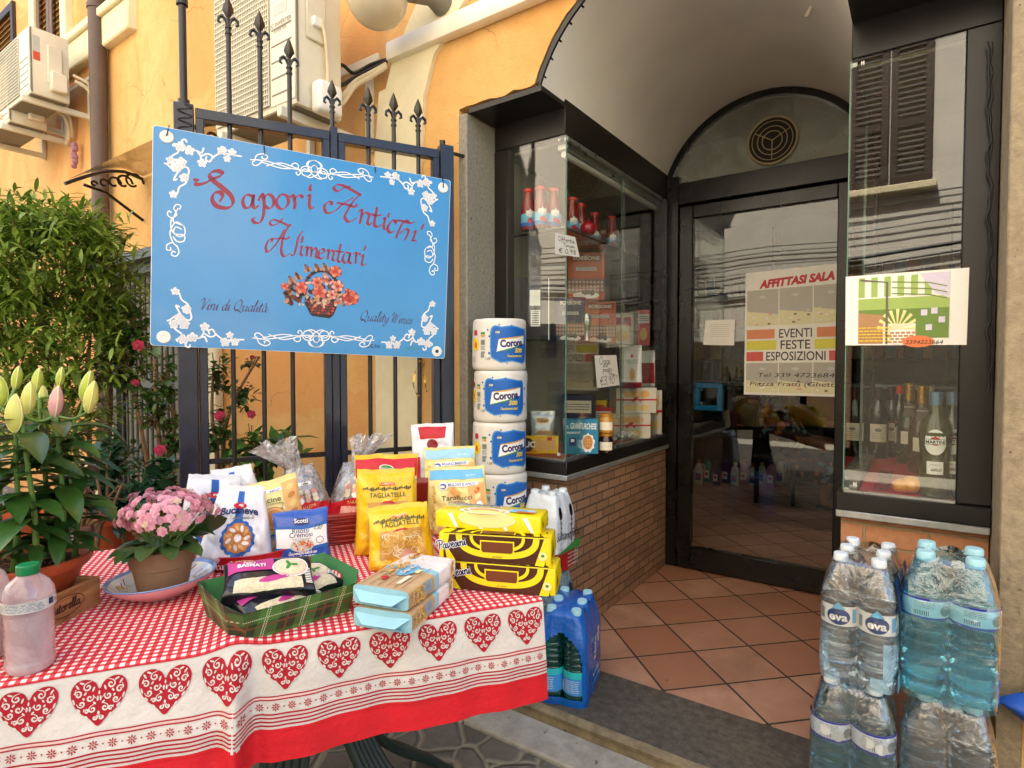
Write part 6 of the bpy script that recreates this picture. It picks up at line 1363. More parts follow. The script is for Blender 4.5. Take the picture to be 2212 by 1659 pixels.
def bud(x, yt, yb, dd, m, tilt=0):
    pb = lp(x, yb, dd); pt = lp(x+tilt, yt, dd); L = (pt-pb).length; ax_ = (pt-pb).normalized(); mb = MB(); R = L*.19
    q = ax_.to_track_quat('Z', 'X').to_matrix().to_4x4(); TT = TR(pb) @ q
    pr = [(.12, 0), (.55, .08), (.85, .22), (1, .42), (.92, .62), (.66, .80), (.34, .93), (.04, 1)]
    mb.lathe([(r*R, z*L) for r, z in pr], m, 30, TT, fn=lambda a, r, z: 1+.07*cos(3*a)+.035*cos(6*a))
    for j in range(3):
        a = j*2*pi/3; mb.tube([TT @ Vector((r*R*1.075*cos(a), r*R*1.075*sin(a), z*L)) for r, z in pr], .0011, 'bud_rib', 5)
    o = part('bud', mb, T); 
    st = min(stems, key=lambda s: (s[1]-pb).length)[1]; m2 = MB(); m2.tube(spline([st, (st+pb)/2+Vector((0, 0, -.008)), pb+ax_*.003], 5), .0027, 'stem_green', 7); part('bud_stalk', m2, T); return o
for x, yt, yb, dd, m, tl in ((33, 791, 841, 1.30, 'bud_green', 8), (77, 795, 848, 1.30, 'bud_green', 8), (128, 793, 835, 1.32, 'bud_green', 6), (180, 801, 868, 1.28, 'bud_green', 16), (190, 823, 892, 1.20, 'bud_yellow', 14), (92, 833, 877, 1.30, 'bud_yellow', 0), (118, 833, 902, 1.17, 'bud_pink', 8), (60, 825, 896, 1.16, 'bud_yellow', 6), (32, 851, 934, 1.12, 'bud_yellow', 2), (0, 813, 880, 1.15, 'bud_green', 0)):
    o = bud(x, yt, yb, dd, m, tl)
    if m == 'bud_pink': o['label'] = 'pink bud'
# ---- crate
e1 = Vector((.50, -.866, 0)); e2 = Vector((-.866, -.50, 0)); c0 = hz(218, 1306, .642)
CM = Matrix(((e1.x, e2.x, 0, c0.x), (e1.y, e2.y, 0, c0.y), (0, 0, 1, .642), (0, 0, 0, 1)))
k = pos_mat('crate_wood'); g = k.coord('Object'); mp = k.n("ShaderNodeMapping"); mp.inputs['Scale'].default_value = (4, 4, 60); k.l(g, mp.inputs['Vector'])
k.base(k.mix(k.mapr(k.noise(1.6, 6, mp.outputs[0], .6, 1.2), .35, .65), lin('8a5a34'), lin('b98653'))); k.b.inputs['Roughness'].default_value = .65; k.bump(k.noise(1.6, 5, mp.outputs[0]), .3, .002)
T = thing('wooden_crate', 'low wooden crate with burnt-in oval lettering holding the lily pot', 'crate', CM); LX, LY, HZ = .30, .235, .062
for a_ in ((0, LX, 0, .010), (0, LX, LY-.01, LY), (0, .010, .0105, LY-.0105), (LX-.01, LX, .0105, LY-.0105)):
    mb = MB(); mb.bx(a_[0], a_[1], a_[2], a_[3], 0, HZ, 'crate_wood', bev=.0015); part('side_board', mb, T)
mb = MB(); mb.bx(.01, LX-.01, .01, LY-.01, 0, .008, 'crate_wood'); part('bottom_board', mb, T)
mat('burnt', '54301c', .8); a = Art()
a.ring(0, 0, .045, .020, .0018, 'burnt', 0); a.hand('lutorella', .0, -.007, .019, 'burnt', 1, w=.003, width=.068, shear=.1); a.text('1963', 0, -.026, .006, 'burnt', 1)
a.build('lettering', T, fn=lambda u, v, h: (.088-u, -.0004-h, .033+v)); 
# ---- pink drink bottles with green caps
clearmat('pink_plastic', (.97, .90, .93), 1.45, .08, haze=.55, hazecol=(.80, .68, .72), power=1.6); mat('cap_green', '0f7a48', .35, nz=(20, .1)); mat('pink_drink', 'dcb6c0', .2, nz=None, trans=.6, ior=1.2)
def drink(label, M):
    T = thing('drink_bottle', label, 'bottle', M, 'drink bottles on the table edge'); mb = MB()
    pr = [(0, .002), (.026, .0), (.031, .005), (.033, .014)]
    for i in range(9): z = .018+i*.0085; pr += [(.0325, z), (.0312, z+.0042)]
    pr += [(.0325, .095), (.034, .100), (.034, .116), (.0335, .120), (.032, .128), (.027, .139), (.017, .148), (.0125, .153), (.0125, .158)]
    mb.lathe(pr, 'pink_plastic', 40); part('bottle', mb, T)
    mb = MB(); pr2 = [(0, .004)]+[(r*.955, max(.004, z)) for r, z in pr[1:24]]+[(0, .093)]; mb.lathe(pr2, 'pink_drink', 32); part('drink', mb, T)
    mb = MB(); mb.lathe([(.0145, .152), (.0150, .153), (.0150, .166), (.0135, .1675), (0, .1675)], 'cap_green', 36, fn=lambda a, r, z: 1+.02*cos(24*a) if r > .0148 else 1); part('cap', mb, T)
    a = Art(); a.rect(-.05, .100, .05, .116, 'ink_lgrey', 0); blur(a, -.045, .1015, .02, .113, 5, 'ink_navy', 1, .0007); a.text('CONSERVARE IN LUOGO FRESCO', -.012, .1135, .002, 'ink_black', 1); a.rect(.026, .105, .034, .115, 'ink_navy', 1); a.text('WWW', .04, .106, .005, 'ink_grey', 1)
    a.build('label', T, fn=lambda u, v, h: ((.0342+h)*sin(u/.034), -(.0342+h)*cos(u/.034), v), maxe=.006); return T
p = hz(66, 1444, .642); d1 = drink('pink drink bottle with a green cap and white label strip, nearest on the cloth', TR(p) @ RZ(atan2((CAM-p).x, -(CAM-p).y)) @ Matrix.Scale(1.06, 4))
p = hz(-32, 1420, .642); d2 = drink('pink drink bottle cut by the left picture edge beside the nearest one', TR(p) @ RZ(atan2((CAM-p).x, -(CAM-p).y)) @ Matrix.Scale(1.06, 4))
# ---- bowl and kalanchoe
BC = hz(352, 1247, .682); T = thing('ceramic_bowl', 'painted ceramic bowl, pink outside with a blue rim, under the flower pot', 'bowl', TR(BC.x, BC.y, .643) @ RX(.03) @ RY(-.05)); mat('ceramic_pink', 'dba8b0', .18, nz=(16, .1), coat=.5); mat('ceramic_white', 'e0ddd6', .15, nz=(16, .06), coat=.5); mat('ceramic_blue', '6f8fc0', .18, nz=(16, .12), coat=.5)
mb = MB(); mb.lathe([(0, .0), (.045, 0), (.050, .004), (.080, .018), (.100, .032), (.108, .042)], 'ceramic_pink', 56); mb.lathe([(.108, .042), (.1095, .044), (.108, .0455), (.100, .041)], 'ceramic_blue', 56); mb.lathe([(.100, .041), (.085, .026), (.06, .012), (0, .008)], 'ceramic_white', 56); part('bowl', mb, T)
a = Art(); rb = random.Random(8)
for i in range(26):
    t = 2*pi*i/26+rb.uniform(-.1, .1); r0 = rb.uniform(.066, .075); r1 = rb.uniform(.088, .095)
    a.line([(r0*cos(t), r0*sin(t)), ((r0+r1)/2*cos(t+.06), (r0+r1)/2*sin(t+.06)), (r1*cos(t-.05), r1*sin(t-.05))], .0022, rb.choice(['ink_orange', 'ink_dred', 'ink_gold', 'ink_dgreen']), 0)
    if i % 4 == 0: a.ell(.082*cos(t+.12), .082*sin(t+.12), .008, .005, 'ink_gold', 0, n=10, rot=t)
bowlz = lambda r: (.012+(r-.06)/.025*.014) if r < .085 else (.026+(r-.085)/.015*.015)
a.build('painted_pattern', T, fn=lambda u, v, h: (u, v, bowlz(sqrt(u*u+v*v))+.0006+h), maxe=.006)
PC = Vector((BC.x, BC.y, .655)); T = thing('kalanchoe_plant', 'pink flowering kalanchoe in a brown clay pot standing in the ceramic bowl', 'potted plant', TR(PC))
mb = MB(); mb.lathe([(0, 0), (.046, 0), (.048, .002), (.0585, .056), (.0625, .058), (.069, .094), (.0715, .0965), (.069, .098), (.065, .096), (.062, .084), (0, .084)], 'clay_brown', 56); part('pot', mb, T)
mb = MB(); mb.lathe([(.054, -.008), (.066, .004), (.068, .012), (.0665, .012), (.064, .004), (.052, -.006)], 'pane_side', 40); part('saucer', mb, T)
rk = random.Random(21); mb = MB(); DC = RT*.014+Vector((.0, .0, .168)); 
for i in range(26):
    a = i*2.4; r = rk.uniform(.01, .05); z = rk.uniform(.085, .125); L = rk.uniform(.045, .068); leaf(mb, (r*cos(a), r*sin(a), z), (cos(a), sin(a), rk.uniform(.1, .6)), L, L*.66, 'leaf_kal', droop=rk.uniform(.6, 1.4), cup=.3, n=6, prof=lambda t: sin(pi*min(1, t**.75*.97+.02))**.6)
dcm = (CAM-PC).normalized(); right = Vector((0, 0, 1)).cross(dcm).normalized()
leaf(mb, (right.x*.05, right.y*.05, .115), right*1.0+Vector((0, 0, .45)), .085, .07, 'leaf_kal', droop=.2, cup=.1, n=8, prof=lambda t: sin(pi*min(1, t**.8*.97+.02))**.55, twist=-.9)
part('leaves', mb, T)
mb = MB(); heads = []
for i in range(300):
    v = rv(rk).normalized(); v.z = abs(v.z)*1.0-.25; v.normalize(); k_ = rk.uniform(.84, 1.03)+.34*noise.noise(v*3.1)
    if noise.noise(v*5+Vector((3, 1, 7))) < -.22: continue
    if v.dot(dcm) < -.75: continue
    heads.append((DC+Vector((v.x*.093*k_, v.y*.093*k_, v.z*.050*k_)), v))
for p, v in heads[::4]: mb.tube([Vector((p.x*.2, p.y*.2, .10)), Vector((p.x*.7, p.y*.7, p.z-.03)), p], .0012, 'stem_green', 4)
part('flower_stalks', mb, T)
mb = MB()
for p, v in heads:
    m = 'petal_cream' if rk.random() < .13 else 'petal_pink'; s_ = v.orthogonal().normalized(); t_ = v.cross(s_); R = rk.uniform(.0085, .0118); vs = []; fs = []
    for ring, (rr_, hh_, n_) in enumerate(((R, 0, 6), (R*.66, .0022, 6), (R*.34, .0038, 5))):
        for j in range(n_):
            a = 2*pi*j/n_+ring*.5; c = p+v*hh_; tip = c+(s_*cos(a)+t_*sin(a))*rr_+v*.0012; w_ = rr_*.42; sd = (t_*cos(a)-s_*sin(a))*w_; mid = c+(s_*cos(a)+t_*sin(a))*rr_*.62+v*.0012
            b_ = len(vs); vs += [c, mid-sd, tip, mid+sd]; fs.append([b_, b_+1, b_+2, b_+3])
    mb.add(vs, fs, m)
part('flowers', mb, T)
# ---- yard shrubs
def shrub(name, label, cat, clusters, nleaf, L0, L1, ratio, m, stems_, seed, flowers=(), droop=(.1, .9), group=None, wpx=2.9):
    r = random.Random(seed); base = stems_[0][0]; T = thing(name, label, cat, TR(base), group); inv = -base
    mb = MB()
    for S_ in stems_:
        P = spline([Vector(p)+inv for p in S_], 5); n = len(P); mb.tube(P, [wpx*.005*(1-.75*i/n) for i in range(n)], 'twig', 6)
    for c, rad in clusters:
        for j in range(int(3+rad[0]*26)):
            v = rv(r); q = Vector(c)+inv+Vector((v.x*rad[0], v.y*rad[1], v.z*rad[2]))*.9; p0 = Vector(c)+inv+Vector((v.x*rad[0]*.2, v.y*rad[1]*.2, -rad[2]*.6)); mb.tube([p0, (p0+q)/2+Vector((0, 0, .02)), q], .0022, 'twig', 4, cap=False)
    part('stem', mb, T)
    mb = MB(); tot = sum(rad[0]*rad[2] for c, rad in clusters)
    for c, rad in clusters:
        n = int(nleaf*rad[0]*rad[2]/tot); tw = [rv(r) for _ in range(max(3, n//7))]
        for v in tw:
            v = v.normalized()*(v.length**.5)*(1+.18*noise.noise(v*3+Vector(c)))
            tip = Vector(c)+inv+Vector((v.x*rad[0], v.y*rad[1], v.z*rad[2])); od = (Vector((v.x, v.y, v.z*.6+.35))).normalized(); 
            for j in range(7):
                b = tip-od*(.02*j)*(L1/.08); d = (od*.5+rv(r)).normalized(); d.z = d.z*.7+.15; L = r.uniform(L0, L1); leaf(mb, b, d, L, L*ratio*r.uniform(.85, 1.15), m, droop=r.uniform(*droop), cup=.3, n=3 if ratio > .4 else 4)
    part('leaves', mb, T)
    for x, y, d, R in flowers:
        c = hd(x, y, d)+inv; mb = MB(); v0 = (CAM-(c-inv)).normalized(); s_ = v0.orthogonal().normalized(); t_ = v0.cross(s_)
        for ring in range(4):
            n_ = 6-ring; rr_ = R*(1-ring*.22)
            for j in range(n_):
                a = 2*pi*j/n_+ring*.6; dd_ = (s_*cos(a)+t_*sin(a)); o_ = c+v0*(ring*.006-.004); w_ = rr_*.5; sd = (t_*cos(a)-s_*sin(a))*w_
                mb.add([o_, o_+dd_*rr_*.6-sd+v0*.004, o_+dd_*rr_+v0*.001*(3-ring), o_+dd_*rr_*.6+sd+v0*.004], [[0, 1, 2, 3]], 'petal_red')
        part('flower', mb, T)
    return T
G0 = lambda x, y, d: Vector((hd(x, y, d).x, hd(x, y, d).y, -.06))
sb = G0(205, 1150, 2.75)
def hc(x, y, d, rx, rz, ry=None): return (tuple(hd(x, y, d)), (rx, ry or rx, rz))
shrub('leafy_shrub', 'tall bushy light green shrub with narrow leaves at the left by the drainpipe', 'shrub',
    [hc(95, 560, 2.75, .33, .30), hc(215, 600, 2.85, .22, .30), hc(30, 720, 2.7, .25, .35), hc(180, 760, 2.75, .27, .24), hc(60, 500, 2.75, .16, .14), hc(250, 700, 2.95, .14, .2), hc(-60, 620, 2.8, .3, .4), hc(100, 470, 2.78, .20, .13), hc(190, 500, 2.8, .18, .16), hc(20, 470, 2.8, .2, .12), hc(110, 900, 2.7, .3, .2)],
    10500, .055, .095, .24, 'leaf_shrub', [(sb, sb+Vector((-.02, 0, .5)), hd(190, 850, 2.78), hd(200, 640, 2.8)), (sb, sb+Vector((-.1, .02, .4)), hd(110, 860, 2.75), hd(95, 580, 2.75)), (sb+Vector((.03, .02, 0)), sb+Vector((.05, .02, .5)), hd(240, 880, 2.85), hd(235, 650, 2.9)), (sb, hd(160, 1080, 2.72), hd(60, 900, 2.7), hd(30, 720, 2.7))], 41, droop=(.2, 1.2), wpx=3.4)
cb = G0(360, 1000, 2.75)
shrub('camellia_bush', 'sparse dark green bush with red blossoms left of the gate post', 'bush',
    [hc(330, 880, 2.6, .13, .13), hc(280, 780, 2.8, .12, .16), hc(360, 800, 2.6, .07, .12), hc(300, 690, 2.9, .09, .14), hc(372, 960, 2.6, .06, .12), hc(250, 980, 2.8, .14, .10)],
    780, .035, .062, .62, 'leaf_dark', [(cb, hd(355, 1050, 2.65), hd(340, 900, 2.6), hd(330, 700, 2.75)), (cb, hd(372, 1060, 2.62), hd(375, 930, 2.6), hd(365, 800, 2.62)), (cb+Vector((-.05, 0, 0)), hd(330, 1080, 2.7), hd(300, 900, 2.75), hd(270, 760, 2.8)), (cb, hd(345, 1060, 2.62), hd(348, 980, 2.6), hd(380, 890, 2.6))], 42,
    flowers=((346, 972, 2.45, .026), (299, 746, 2.7, .028), (292, 827, 2.7, .018), (265, 770, 2.8, .014)))
rb_ = G0(475, 1000, 2.55)
shrub('camellia_bush', 'sparse dark bush with red blossoms seen between the gate bars', 'bush',
    [hc(468, 800, 2.45, .06, .12), hc(520, 850, 2.55, .07, .08), hc(480, 920, 2.45, .07, .09), hc(540, 780, 2.6, .06, .03), hc(460, 960, 2.4, .05, .05)],
    300, .03, .055, .62, 'leaf_dark', [(rb_, hd(470, 1000, 2.45), hd(458, 900, 2.42), hd(462, 780, 2.45)), (rb_, hd(480, 1010, 2.5), hd(500, 880, 2.5), hd(560, 770, 2.6))], 43,
    flowers=((475, 898, 2.4, .024), (543, 895, 2.5, .02), (545, 772, 2.6, .012)))
hb = G0(560, 1000, 2.5)
shrub('broadleaf_plant', 'broad leaved green plant behind the lower gate bars', 'plant',
    [hc(545, 950, 2.45, .10, .09), hc(600, 960, 2.5, .09, .07), hc(500, 1000, 2.4, .08, .06), hc(570, 1040, 2.4, .12, .08)],
    170, .09, .15, .42, 'leaf_mid', [(hb, hd(560, 1050, 2.45), hd(550, 950, 2.45)), (hb, hd(580, 1050, 2.45), hd(605, 960, 2.5))], 44, droop=(.5, 1.2))
gb = G0(330, 1100, 2.3)
shrub('geranium_plant', 'low dark green geranium leaves behind the pink kalanchoe', 'plant',
    [hc(330, 1035, 2.25, .14, .08), hc(270, 1070, 2.2, .12, .09), hc(390, 1060, 2.25, .08, .08), hc(220, 1010, 2.3, .12, .10), hc(180, 1060, 2.1, .12, .12)],
    420, .045, .085, .85, 'leaf_blue', [(gb, hd(330, 1110, 2.3), hd(330, 1040, 2.25)), (gb, hd(260, 1130, 2.3), hd(230, 1040, 2.3))], 45, droop=(.3, 1.2))
gb = G0(470, 1050, 2.35)
shrub('geranium_plant', 'low green ruffled leaves at the foot of the gate', 'plant',
    [hc(470, 1060, 2.3, .09, .06), hc(560, 1075, 2.3, .11, .05), hc(640, 1060, 2.35, .08, .06)], 300, .035, .06, .85, 'leaf_mid', [(gb, hd(470, 1100, 2.3), hd(480, 1060, 2.3))], 46, droop=(.3, 1.2))
# bare twigs and terracotta pots in the yard
tb = G0(200, 1190, 2.0); mb = MB(); rt = random.Random(5)
for i in range(9):
    x = 165+i*9; P = [Vector((tb.x+rt.uniform(-.04, .04), tb.y+rt.uniform(-.04, .04), -.06)), hd(195+rt.uniform(-15, 15), 1180, 2.0), hd(x, 1110, 2.0+rt.uniform(-.1, .1)), hd(x+rt.uniform(-40, 50), rt.uniform(960, 1060), 2.0+rt.uniform(-.1, .1))]
    mb.tube(spline(P, 5), [.011*(1-.7*j/15) for j in range(16)], 'twig', 7)
single('bare_twigs', mb, 'bare branching brown stems rising between the lily and the kalanchoe', 'plant')
for i, (x, y, d, R, lab) in enumerate(((232, 1150, 2.35, .10, 'terracotta pot on the ground behind the bare twigs'), (20, 1140, 2.2, .15, 'large terracotta pot on the ground behind the lily'), (545, 1120, 2.45, .12, 'terracotta pot behind the lower gate rail'))):
    c = G0(x, y, d); z1 = hd(x, y, d).z+.05-c.z; mb = MB(); mb.lathe([(0, 0), (R*.7, 0), (R*.95, z1*.82), (R*1.05, z1*.83), (R*1.08, z1), (R*.98, z1), (R*.9, z1*.86), (0, z1*.88)], 'terracotta', 36); single('terracotta_pot', mb, lab, 'flower pot', TR(c), 'terracotta pots in the yard')
# ================================================================ kitchen roll packs
mat('film_white', 'e0dbcf', .35, nz=(9, .05), bump=(28, .35, .005), coat=.3)
KR, KH = .108, .203
def rollp(a, z, h=0):
    e = min(1, max(0, z/KH)); k_ = (1-abs(2*e-1)**14)**.30; r = KR*(.80+.20*k_)*(1+.012*sin(3*a+z*20)+.008*noise.noise(Vector((cos(a)*3, sin(a)*3, z*30))))+h
    return Vector((r*sin(a), -r*cos(a), z+.002*noise.noise(Vector((cos(a)*2, sin(a)*2, 5)))))
def art_roll(a):
    # blue wavy label with the word
    P = []; W, H_ = .086, .070; cz_ = KH*.50
    for i in range(40):
        t = 2*pi*i/40; c_, s_ = cos(t), sin(t); x = W*(abs(c_)**.35)*(1 if c_ > 0 else -1); y = H_*(abs(s_)**.35)*(1 if s_ > 0 else -1); y += .006*sin(x*75+.6); P.append((x, cz_+y))
    a.poly(P, 'ink_blue2', 1); P2 = [(x*.94, cz_+(y-cz_)*.93) for x, y in P]; a.poly(P2, 'ink_blue3', 2)
    a.poly([(-.060, cz_-.030), (-.052, cz_+.018), (.0, cz_+.026), (.066, cz_+.036), (.064, cz_+.004), (.020, cz_-.010), (-.02, cz_-.018)], 'ink_white', 4)
    a.line([(-.050, cz_+.020), (0, cz_+.024), (.066, cz_+.035)], .006, 'ink_gold', 5, smooth=4, taper=True); a.line([(-.058, cz_-.029), (-.01, cz_-.019), (.064, cz_+.002)], .005, 'ink_green', 5, smooth=4, taper=True)
    a.text('Corona', .004, cz_-.008, .028, 'ink_purple', 6, width=.100, bold=.045, rot=.07); a.text('500', .030, cz_-.032, .017, 'ink_yellow', 6, bold=.04, shear=.2); a.text("l'asciugatutto!", .016, cz_-.050, .010, 'ink_yellow', 6, shear=.2, bold=.02, width=.070)
    a.text('500', -.056, cz_+.042, .008, 'ink_pale', 6, bold=.03)
    for x, y, r in ((-.088, .03, .004), (-.085, -.01, .003), (-.09, -.035, .0045), (-.02, -.074, .0025), (.05, -.075, .003), (-.05, .075, .003), (.0, .072, .003), (-.095, .055, .0035), (.094, .03, .004), (.093, -.03, .004)): a.ell(x, cz_+y, r, r*1.15, 'ink_blue3', 1, n=12)
    # side panel
    for y, c_ in ((.045, 'ink_green'), (.035, 'ink_gold'), (-.03, 'ink_grey')): a.rect(-.128, cz_+y-.006, -.108, cz_+y+.002, c_, 1)
    for i in range(8): a.rect(-.128+i*.0026, cz_-.002, -.1268+i*.0026, cz_+.018, 'ink_black', 1)
    blur(a, -.128, cz_-.024, -.108, cz_-.006, 4, 'ink_navy', 1, .0016); a.rect(-.128, cz_-.052, -.112, cz_-.032, 'ink_grey', 1)
    a.ell(-.160, cz_+.0, .022, .026, 'ink_yellow', 1); a.ell(-.160, cz_-.002, .010, .014, 'ink_orange', 2, n=8, wob=.2, wn=5); a.text('1,50', -.095, cz_-.060, .010, 'ink_black', 2, shear=.2)
    for i in range(4): a.rect(-.178, cz_-.05-i*.006, -.16, cz_-.0485-i*.006, 'ink_dred', 1)
    a.rect(-.172, cz_+.036, -.15, cz_+.056, 'ink_red', 1)
    a.poly([(.125, cz_-.05), (.20, cz_-.05), (.20, cz_+.05), (.125, cz_+.05)], 'ink_blue3', 1); a.text('Corona', .162, cz_-.005, .02, 'ink_white', 2, width=.06, bold=.03)
I('blue2', '3c8fd6'); I('blue3', '1b62b5')
KC = hd(1080, 1000, 2.377); KC.z = .115
mb = MB(); mb.bx(-.1, .1, -.1, .1, 0, .113, 'box_dred', bev=.004); single('red_box', mb, 'dark red carton under the kitchen roll stack behind the table', 'box', TR(KC.x, KC.y, .001))
base = None
angs = [.1, .6, -.2, .62, .52, .18, .46]
for i in range(1, 7):
    lab = {6: 'white kitchen roll pack with blue label, topmost of the stack beside the shop window', 5: 'white kitchen roll pack with blue label, second from the top of its stack', 4: 'white kitchen roll pack with blue label, third from the top of its stack', 3: 'white kitchen roll pack with blue label, fourth from the top, behind the yellow biscuit bag'}.get(i, 'white kitchen roll pack low in the stack behind the table')
    M = TR(KC.x+(.003 if i % 2 else -.003), KC.y, KC.z+(i-1)*KH*1.002) @ RZ(atan2(-KC.x*-1*-1, -(0-KC.y)*-1) if False else 0) @ RZ(atan2((CAM-KC).x, -(CAM-KC).y)+angs[i])
    if base is None:
        T = thing('kitchen_roll_pack', lab, 'kitchen roll', M, 'kitchen roll packs in a stack'); mb = MB()
        mb.grid(lambda u, v: rollp(2*pi*u, KH*(1-cos(pi*v))/2), 64, 26, 'film_white', flip=True)
        for z_ in (0, KH): mb.add([rollp(2*pi*u/64, z_) for u in range(64)]+[Vector((0, 0, z_+(.004 if z_ else -.0)))], [[k_, (k_+1) % 64, 64] if z_ else [(k_+1) % 64, k_, 64] for k_ in range(64)], 'film_white')
        part('wrapper', mb, T, angle=80)
        a = Art(); art_roll(a); a.build('print', T, fn=lambda u, v, h: rollp(u/KR, v, h+.0004), maxe=.010, eps=.0003, h0=.0008); base = T
    else: dup(base, M, lab)
# ================================================================ shrink wrapped water packs
mat('pet_clear', 'e6f5fc', .02, nz=None, trans=1, ior=1.30, coat=1); mat('pet_teal', '35b0a8', .04, nz=None, trans=.9, ior=1.25, coat=1); mat('pet_aqua', 'a6e4f2', .03, nz=None, trans=1, ior=1.28, coat=1)
mat('cap_white', 'dfe8ec', .4, nz=None); mat('cap_aqua', 'a9dbe4', .4, nz=None)
clearmat('film_clear', (.95, .98, 1.0), 1.5, .04, haze=.015, hazecol=(.80, .90, .98), bump=(16, .45, .02), power=3.6)
clearmat('film_aqua', (.62, .90, .97), 1.5, .04, haze=.12, hazecol=(.20, .70, .88), bump=(16, .45, .02), power=3.4)
clearmat('film_paleblue', (.78, .90, .97), 1.45, .08, haze=.4, hazecol=(.42, .70, .88), bump=(34, 1.0, .02), power=2.0)
mat('film_blue', '0f5fb8', .22, nz=(9, .12), bump=(30, .8, .012), coat=.5); mat('film_white2', 'dfe6ea', .25, nz=(9, .08), bump=(30, .6, .01), coat=.4); mat('film_red', 'b01c26', .25, nz=(9, .1), bump=(30, .5, .008), coat=.4)
def bprof(r, h, ribs=9, neck=.36):
    pr = [(0, .003), (r*.72, 0), (r*.93, .006), (r, .018)]; zt = h*.66
    for i in range(ribs): z = .022+(zt-.022)*i/ribs; dz = (zt-.022)/ribs; pr += [(r*.985, z), (r*.985, z+dz*.55), (r*.93, z+dz*.78)]
    pr += [(r*.985, zt), (r*.96, h*.72), (r*.82, h*.79), (r*.58, h*.86), (r*neck, h*.91), (r*neck, h*.94)]; return pr
def pack(name, label, M, r, h, bm_, cap, film, nx=2, ny=3, art=None, opening=None, filmfn=None, group=None, labelart=None, ribs=9, zlo=0, top=.945):
    T = thing(name, label, 'water pack', M, group); px = 2*r*.99
    pr = bprof(r, h, ribs)
    me = None
    for i in range(nx):
        for j in range(ny):
            x, y = (i-(nx-1)/2)*px, (j-(ny-1)/2)*px
            if me is None:
                mb = MB(); mb.lathe(pr, bm_, 26); mb.lathe([(r*.36, h*.935), (r*.40, h*.94), (r*.40, h*.985), (r*.36, h), (0, h)], cap, 20); me = mb.mesh('bottle')
            o = link('bottle', me, T, TR(x, y, .004))
            if labelart and j == 0:
                a = Art(); labelart(a, r, h); a.build('label', o, fn=lambda u, v, h_: ((r*1.0+.0008+h_)*sin(u/r), -(r*1.0+.0008+h_)*cos(u/r), v), maxe=.008)
    A_x, A_y = nx*px/2+.003, ny*px/2+.003
    def per(t):   # rounded rectangle outline with scallops, t in 0..1, starts mid front going right
        rc_ = r*.9; sx, sy = 2*(A_x-rc_), 2*(A_y-rc_); q = pi/2*rc_; tot = 2*sx+2*sy+4*q; d = (t % 1)*tot; d += 0
        segs = [(sx/2, 'f', 0), (q, 'c', 0), (sy, 'r', 0), (q, 'c', 1), (sx, 'b', 0), (q, 'c', 2), (sy, 'l', 0), (q, 'c', 3), (sx/2, 'f', 1)]
        for L, k_, n_ in segs:
            if d <= L: break
            d -= L
        if k_ == 'f': return (d if not n_ else -sx/2+d, -A_y)
        if k_ == 'r': return (A_x, -sy/2+d)
        if k_ == 'b': return (sx/2-d, A_y)
        if k_ == 'l': return (-A_x, sy/2-d)
        cx_, cy_, a0 = ((sx/2, -sy/2, -pi/2), (sx/2, sy/2, 0), (-sx/2, sy/2, pi/2), (-sx/2, -sy/2, pi))[n_]; a_ = a0+d/rc_; return (cx_+rc_*cos(a_), cy_+rc_*sin(a_))
    def FS(t, v, h_=0):
        x, y = per(t); z = v; e = z/h; k_ = 1-.02*(e < .05)
        if e > .66: s_ = (e-.66)/(.34); k_ *= 1-.30*s_**1.3
        wob = 1+.010*noise.noise(Vector((x*40, y*40, z*30)))
        gx_ = abs(cos(pi*x/px)) if nx % 2 == 0 else abs(sin(pi*x/px+0)); inn = 1-.05*(1-abs(sin(pi*(x/px))) if nx % 2 == 0 else abs(sin(pi*x/px)))*(abs(y) > A_y*.97)*min(1, (1-e)*3)
        inn2 = 1-.045*abs(sin(pi*y/px))*(abs(x) > A_x*.97)
        xx, yy = x*k_*wob*inn2, (y*(1-(1-k_)*A_x/A_y))*wob*inn
        L = sqrt(xx*xx+yy*yy) or 1
        return Vector((xx*(1+h_/L), yy*(1+h_/L), z+.003*noise.noise(Vector((x*30, y*30, 2)))))
    mb = MB(); nu, nv = 120, 34
    for i in range(nu):
        for j in range(nv):
            t0, t1, v0, v1 = i/nu, (i+1)/nu, h*top*j/nv, h*top*(j+1)/nv
            x, y = per((t0+t1)/2); zc = (v0+v1)/2
            if opening and y < -A_y*.9 and opening(x/A_x, zc/h): continue
            m = filmfn(x, y, zc/h) if filmfn else film
            mb.add([FS(t0, v0), FS(t1, v0), FS(t1, v1), FS(t0, v1)], [[0, 1, 2, 3]], m)
    tp = [FS(i/60, h*top) for i in range(60)]; c_ = Vector((0, 0, h*top+.012))
    if not opening or filmfn is None or True:
        mb.add(tp+[Vector((p.x*.9, p.y*.9, h*top+.012+.004*sin(i*.9))) for i, p in enumerate(tp)]+[c_], [[i, (i+1) % 60, 60+(i+1) % 60, 60+i] for i in range(60)]+[[60+i, 60+(i+1) % 60, 120] for i in range(60)], film)
    o = part('shrink_film', mb, T, angle=60); weld(o, 1e-4)
    if art:
        a = Art(); sidef = art(a, A_x, A_y, h)
        a.build('film_print', T, fn=sidef(FS, A_x, A_y), maxe=.015, h0=.0012)
    return T
PF = 'shrink wrapped water packs by the entrance'
